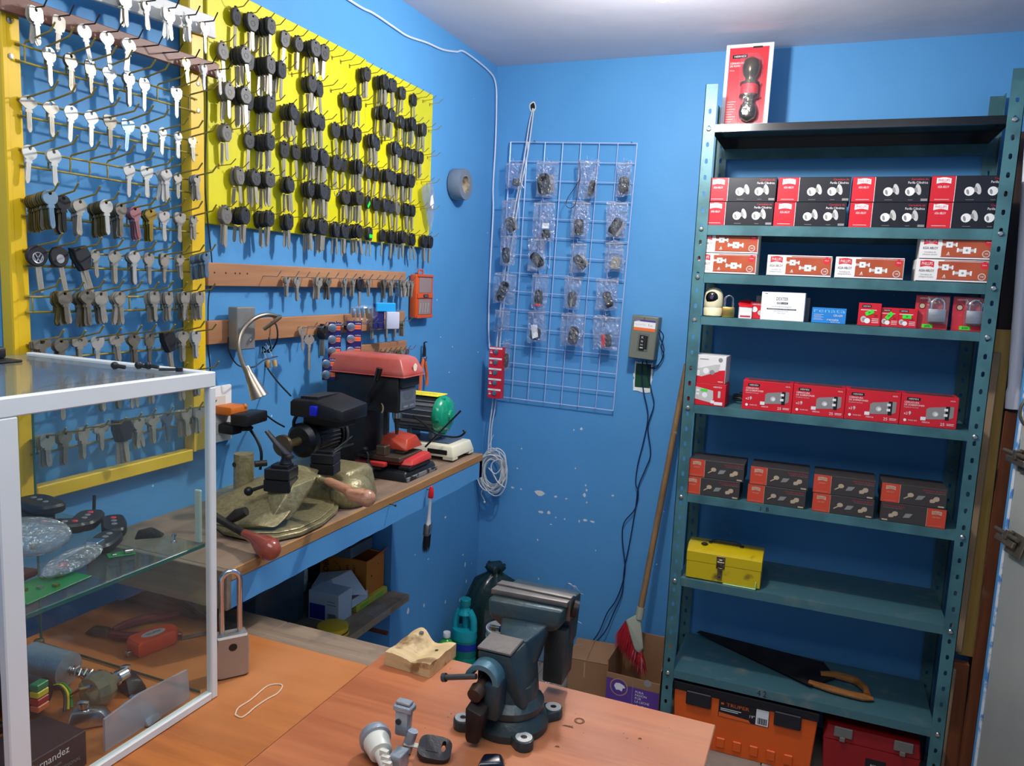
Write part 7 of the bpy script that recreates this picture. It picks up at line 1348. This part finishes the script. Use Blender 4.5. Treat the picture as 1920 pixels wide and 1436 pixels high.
t = thing('key_shell', 'matt black broken key shell near the right end of glass shelf', 'key', (.335, -2.035, S), (0, 0, .8)); hull(M(), [(-.018, -.012, .002), (.022, -.010, .001), (.026, .006, .002), (.010, .013, .001), (-.016, .010, .002), (-.012, -.006, .016), (.014, -.004, .014), (.006, .008, .015)], bev=.002).o('shell', mat('matt_black', (22, 23, 22), .8, bump=.5, bscale=200), t)
t = thing('small_screw', 'tiny chrome screw lying at the right end of glass shelf', 'screw', (.385, -2.03, S)); M().lathe([(.0045, 0), (.0045, .003), (.002, .0035), (.0018, .009), (.0035, .0095), (.0035, .0125)], 14).o('screw_body', CHROME, t)
t = thing('circuit_board', 'small green circuit board on the glass shelf, right of the bag', 'circuit board', (.360, -2.105, S), (0, 0, 1.0)); M().rbox((-.018, -.009, 0), (.018, .009, .0015), .0003, 1).o('board', mat('pcb_green', (30, 120, 66), .35), t); M().rbox((.004, -.006, .0016), (.016, .006, .007), .001, 1).rbox((-.012, -.004, .0016), (-.006, .004, .003), .0005, 1).o('component', STEEL, t)
t = thing('circuit_board', 'larger green circuit board at the near edge of glass shelf', 'circuit board', (.370, -2.235, S), (0, 0, .1)); M().rbox((-.03, -.05, 0), (.03, .05, .0015), .0003, 1).o('board', MATS['pcb_green'], t)
for k in range(6): M().cbox((-.018 + .012*(k % 4), -.035 + .013*k, .0035), (.007, .006, .0035)).o('component', BRASS if k % 2 else CHROME, t, 0)
t = thing('parts_bag', 'clear crumpled bag of small parts at left of glass shelf', 'bag', (.245, -2.165, S)); t.scale = (1.25, 1.2, 1.35); m = M(); m.ball((0, 0, .019), 1, 22, sc=(.050, .045, .018)); m.o('bag_film', clear('crumple_film', (240, 244, 250), .22, .10, .20, bump=2.5, bscale=70), t, 60)
for k in range(4): M().ball((-.02 + .012*k, .005*(-1)**k, .012), .004, 8).o('small_part', BRASS if k % 2 else STEEL, t)
t = thing('parts_bag', 'long clear bag with red button holding a remote on glass shelf', 'bag', (.345, -2.17, S), (0, 0, .35)); m = M(); m.ball((0, 0, .011), 1, 20, sc=(.024, .062, .0105)); m.o('bag_film', MATS['crumple_film'], t, 60); M().rbox((-.010, -.02, .006), (.006, .035, .014), .002, 1).o('remote', FOB, t); M().rbox((-.006, -.03, .008), (.006, -.018, .015), .002, 1).o('red_button', FOBR, t); M().rbox((-.010, .045, .010), (.008, .064, .020), .001, 1).o('silver_clip', CHROME, t)
t = thing('key_wallet', 'dark brown leather wallet lying at front of glass shelf', 'wallet', (.29, -2.26, S), (0, 0, .2)); M().rbox((-.04, -.04, 0), (.05, .04, .010), .003, 2).o('leather', mat('brown_leather', (62, 34, 30), .5, bump=.4, bscale=120), t)
# things in the bottom of the case
B = CZ + .001
t = thing('lock_cylinder', 'bright zinc lock cylinder with spring in bottom of the case', 'lock', (.20, -2.085, B + .030), (0, .05, .12)); t.scale = (1.25, 1.3, 1.3); M().lathe([(.010, -.05), (.021, -.049), (.0205, .012), (.016, .013), (.013, .014)], 24, ax='x').o('cylinder', ZM, t)
M().sweep([(.016 + .0014*i, .0065*math.cos(i*1.2), .0065*math.sin(i*1.2)) for i in range(26)], .0012, 5).o('spring', STEEL, t); M().lathe([(.004, .014), (.004, .055), (.009, .056), (.009, .072), (.005, .073)], 16, ax='x').o('spindle', CHROME, t)
t = thing('coloured_wires', 'green yellow and black ribbon wires beside the lock cylinder', 'wire', (.25, -2.125, B + .02))
for k, c in enumerate(('wire_green', 'wire_yellow', 'wire_black')): M().sweep(spline([(-.02, -.004*k, .004), (.0, -.004*k + .004, .012), (.022, -.005*k, .006), (.036, -.006*k - .01, -.010)], 4), .0022, 6).o(c, mat(c, [(30, 140, 60), (226, 196, 30), (24, 24, 26)][k], .4), t)
t = thing('lock_cylinder', 'dark barrel lock cylinder with striped resistor-like bands in case', 'lock', (.20, -2.17, B + .032), (0, 0, .15)); t.scale = (1.3, 1.3, 1.3); M().lathe([(.024, -.06), (.024, -.01)], 24, ax='x').o('cylinder', ZM, t); M().lathe([(.0215, -.0095), (.0215, .040)], 24, ax='x').o('sleeve', mat('dark_brown_sleeve', (46, 32, 30), .35), t)
for k, c in enumerate(((30, 130, 80), (230, 200, 40), (190, 40, 40), (224, 110, 60))): M().rbox((.0402, -.012 + .0, .014 - k*.0085), (.052, .004, .0215 - k*.0085), .001, 1).o('wire_end', mat('band_%d' % c[0], c, .4), t)
t = thing('glass_knob', 'faceted clear glass knob on its side in bottom of case', 'knob', (.300, -2.10, B + .026)); M().lathe([(.006, -.02), (.024, -.016), (.029, 0), (.024, .014), (.012, .018), (.010, .03)], 12, ax='y').o('knob', mat('dark_glass', (150, 146, 120), .06, .4, alpha=.75), t, 10); M().lathe([(.008, .03), (.011, .034), (.011, .05)], 14, ax='y').o('ferrule', CHROME, t); M().sweep([(-.02, -.03, .0), (-.005, -.028, .012), (.015, -.024, .02)], .003, 8).o('clip', CHROME, t)
t = thing('key_cards_bag', 'milky clear plastic bag standing against the case side pane', 'bag', (.405, -2.18, B)); m = M(); m.prism([(0, 0), (.155, .0), (.15, .050), (.06, .056), (.0, .048)], 0, .004, 'x'); m.at((0, 0, 0)); m.o('film', mat('milky_film', (196, 190, 196), .25, alpha=.5), t)
t = thing('card_box', 'small dark brown box with pale lettering at bottom of the case', 'box', (.325, -2.31, B), (0, 0, .0)); M().rbox((0, 0, 0), (.085, .10, .050), .001, 1).o('carton_body', mat('dark_brown_card', (58, 36, 36), .5), t); M().text('d Hernandez', .006, .034, .010, .0856, 0, ax='x', w=.068).text('locksmith', .04, .024, .004, .0856, 1, ax='x').text('M PROFESSIONAL', .045, .014, .005, .0856, 1, ax='x', w=.045).o('lettering', [WPR, GPR], t, 0)
t = thing('brass_ring_parts', 'loose dark metal parts and rings in the case bottom left', 'lock', (.26, -2.235, B)); M().sweep([(.018*math.cos(a), .014*math.sin(a), .004 + .01*math.cos(a)) for a in [2*PI*i/20 for i in range(20)]], .0015, 6, closed=True).o('ring', BRASS, t); M().rbox((-.05, -.02, 0), (-.015, .03, .014), .003, 1).o('casting', DARKM, t); M().sweep([(.03, .04, .004), (.035, .0, .02), (.03, -.03, .012)], .003, 8).o('pin', CHROME, t)
for k, (x, y, zz, r) in enumerate(((.10, -2.04, .0, .4), (.30, -2.045, .0, -.2), (.12, -2.11, .0, 1.0), (.33, -2.14, .0, .8), (.15, -2.24, .0, .2), (.385, -2.10, 0, .1))):
    t = thing('lock_part', ['dark lock casting at far left corner of the case bottom', 'black angle bracket behind the zinc cylinder in the case', 'brown plastic lock cover left of the zinc cylinder', 'steel lock plate beside the clear glass knob', 'dark ignition housing at front left of case bottom', 'silver lock housing behind the milky plastic bag'][k], 'lock part', (x, y, B), (0, 0, r))
    hull(M(), [(a*.03, b*.016, c*.026) for a, b, c in ((-1, -1, 0), (1, -1, 0), (1, 1, 0), (-1, 1, 0), (-.8, -.7, 1), (.5, -.8, .9), (.7, .6, .7), (-.6, .8, 1))], bev=.003).o('housing', [DARKM, BLACKP, mat('brown_plastic', (60, 38, 34), .4), STEEL, DARKM, ZM][k], t); M().lathe([(.008, .026), (.008, .034), (.005, .035)], 14, o=(-.008, 0, 0)).o('barrel', CHROME if k % 2 else BRASS, t)
# things on the counter behind the case
TO = mat('tag_orange', (232, 78, 34), .35, coat=.2); t = thing('measuring_tape', 'orange tape measure with oval label on the counter behind glass case', 'tape measure', (.225, -1.925, CZ + .0007), (0, 0, 1.35))
m = M(); m.prism([(-.040, -.022), (.030, -.022), (.044, -.008), (.044, .010), (.030, .022), (-.034, .022), (-.042, .012)], 0, .026, 'z', ch=.004); m.o('tape_case', TO, t); m = M(); m.poly([(.022*math.cos(q), .011*math.sin(q)) for q in [2*PI*k/20 for k in range(20)]], .0264, 0, 'z'); m.text('TRUPER', 0, -.003, .006, .0268, 1, ax='z', w=.028, al='c', rot=0); m.o('label', [LPR, INK], t, 0); M().rbox((-.050, -.006, .001), (-.0425, .006, .010), .001, 1).o('tape_hook', STEEL, t)
t = thing('side_cutters', 'old side cutting pliers with dark red grips behind the glass case', 'pliers', (.12, -1.93, CZ + .0008), (0, 0, .15)); DR = mat('grip_dark_red', (112, 30, 32), .3, coat=.3)
hull(M(), [(-.045, -.010, .001), (-.02, -.016, .001), (.010, -.010, .001), (.012, .008, .001), (-.02, .014, .001), (-.042, .006, .001), (-.03, -.008, .014), (.0, -.006, .014), (.0, .006, .014), (-.03, .006, .014)], bev=.002).o('jaws', DARKM, t)
M().sweep(spline([(.008, -.006, .008), (.03, -.010, .009), (.06, -.006, .010), (.10, .010, .010), (.135, .028, .010)], 4), [.005, .006, .007, .0075, .008, .008, .008, .008, .008, .008, .008, .008, .0075, .007, .0065, .006, .004], 10).o('grip', DR, t)
M().sweep(spline([(.006, .006, .008), (.012, .03, .009), (.030, .06, .010), (.060, .085, .010), (.075, .10, .010)], 4), [.005, .006, .007, .0075, .008, .008, .008, .008, .008, .008, .008, .008, .0075, .007, .0065, .006, .004], 10).o('grip', DR, t)
t = thing('screwdriver', 'thin screwdriver with red handle lying behind the glass case', 'screwdriver', (.0, -1.70, CZ - .0063), (0, 0, -.38)); M().sweep([(0, 0, .008), (.035, 0, .008)], [.008, .007], 12).o('handle', mat('driver_red', (206, 30, 40), .3), t); M().sweep([(.035, 0, .008), (.24, 0, .005)], .002, 8).o('shaft', STEEL, t)
t = thing('long_tweezers', 'long dark pick tool lying across the weathered board behind case', 'tool', (.03, -1.74, CZ - .0055), (0, 0, -.28)); M().sweep([(0, 0, .003), (.25, 0, .003)], .0018, 8).o('shaft', DARKM, t)
t = thing('grey_strap', 'grey strap from orange tape measure towards the padlock', 'strap', (.245, -1.88, CZ + .001), (0, 0, .95)); M().rbox((0, -.006, 0), (.10, .006, .002), .0006, 1).o('strap_band', mat('strap_grey', (96, 84, 78), .6), t)
# things on top of the case
tz = Z1 - .0023
t = thing('earbud_cable', 'black earphone plugs lying on the glass top of the case', 'earphones', (.330, -2.045, tz))
for k, (x, y) in enumerate(((-.02, -.02), (.0, .005), (.012, .012))): M().ball((x, y, .0062), .006, 10).sweep([(x, y, .006), (x + .014, y + .006, .004)], .003, 8).o('ear_piece', BLACKP, t)
t = thing('small_bolt', 'small black bolt lying on case top near the corner', 'bolt', (.382, -2.028, tz)); M().sweep([(-.014, -.010, .003), (.006, .006, .003)], .0022, 8).lathe([(.0055, 0), (.0055, .006)], 6, o=(.008, .008, 0)).o('bolt_body', BLACKP, t)
t = thing('black_clip', 'black plastic clip base at the left end of case top', 'clip', (.098, -2.12, tz)); M().rbox((-.05, -.02, 0), (.05, .03, .004), .002, 1).o('base_plate', BLACKP, t); M().rbox((-.045, -.01, .0042), (.02, .025, .022), .004, 2).o('clip_body', BLACKP, t)
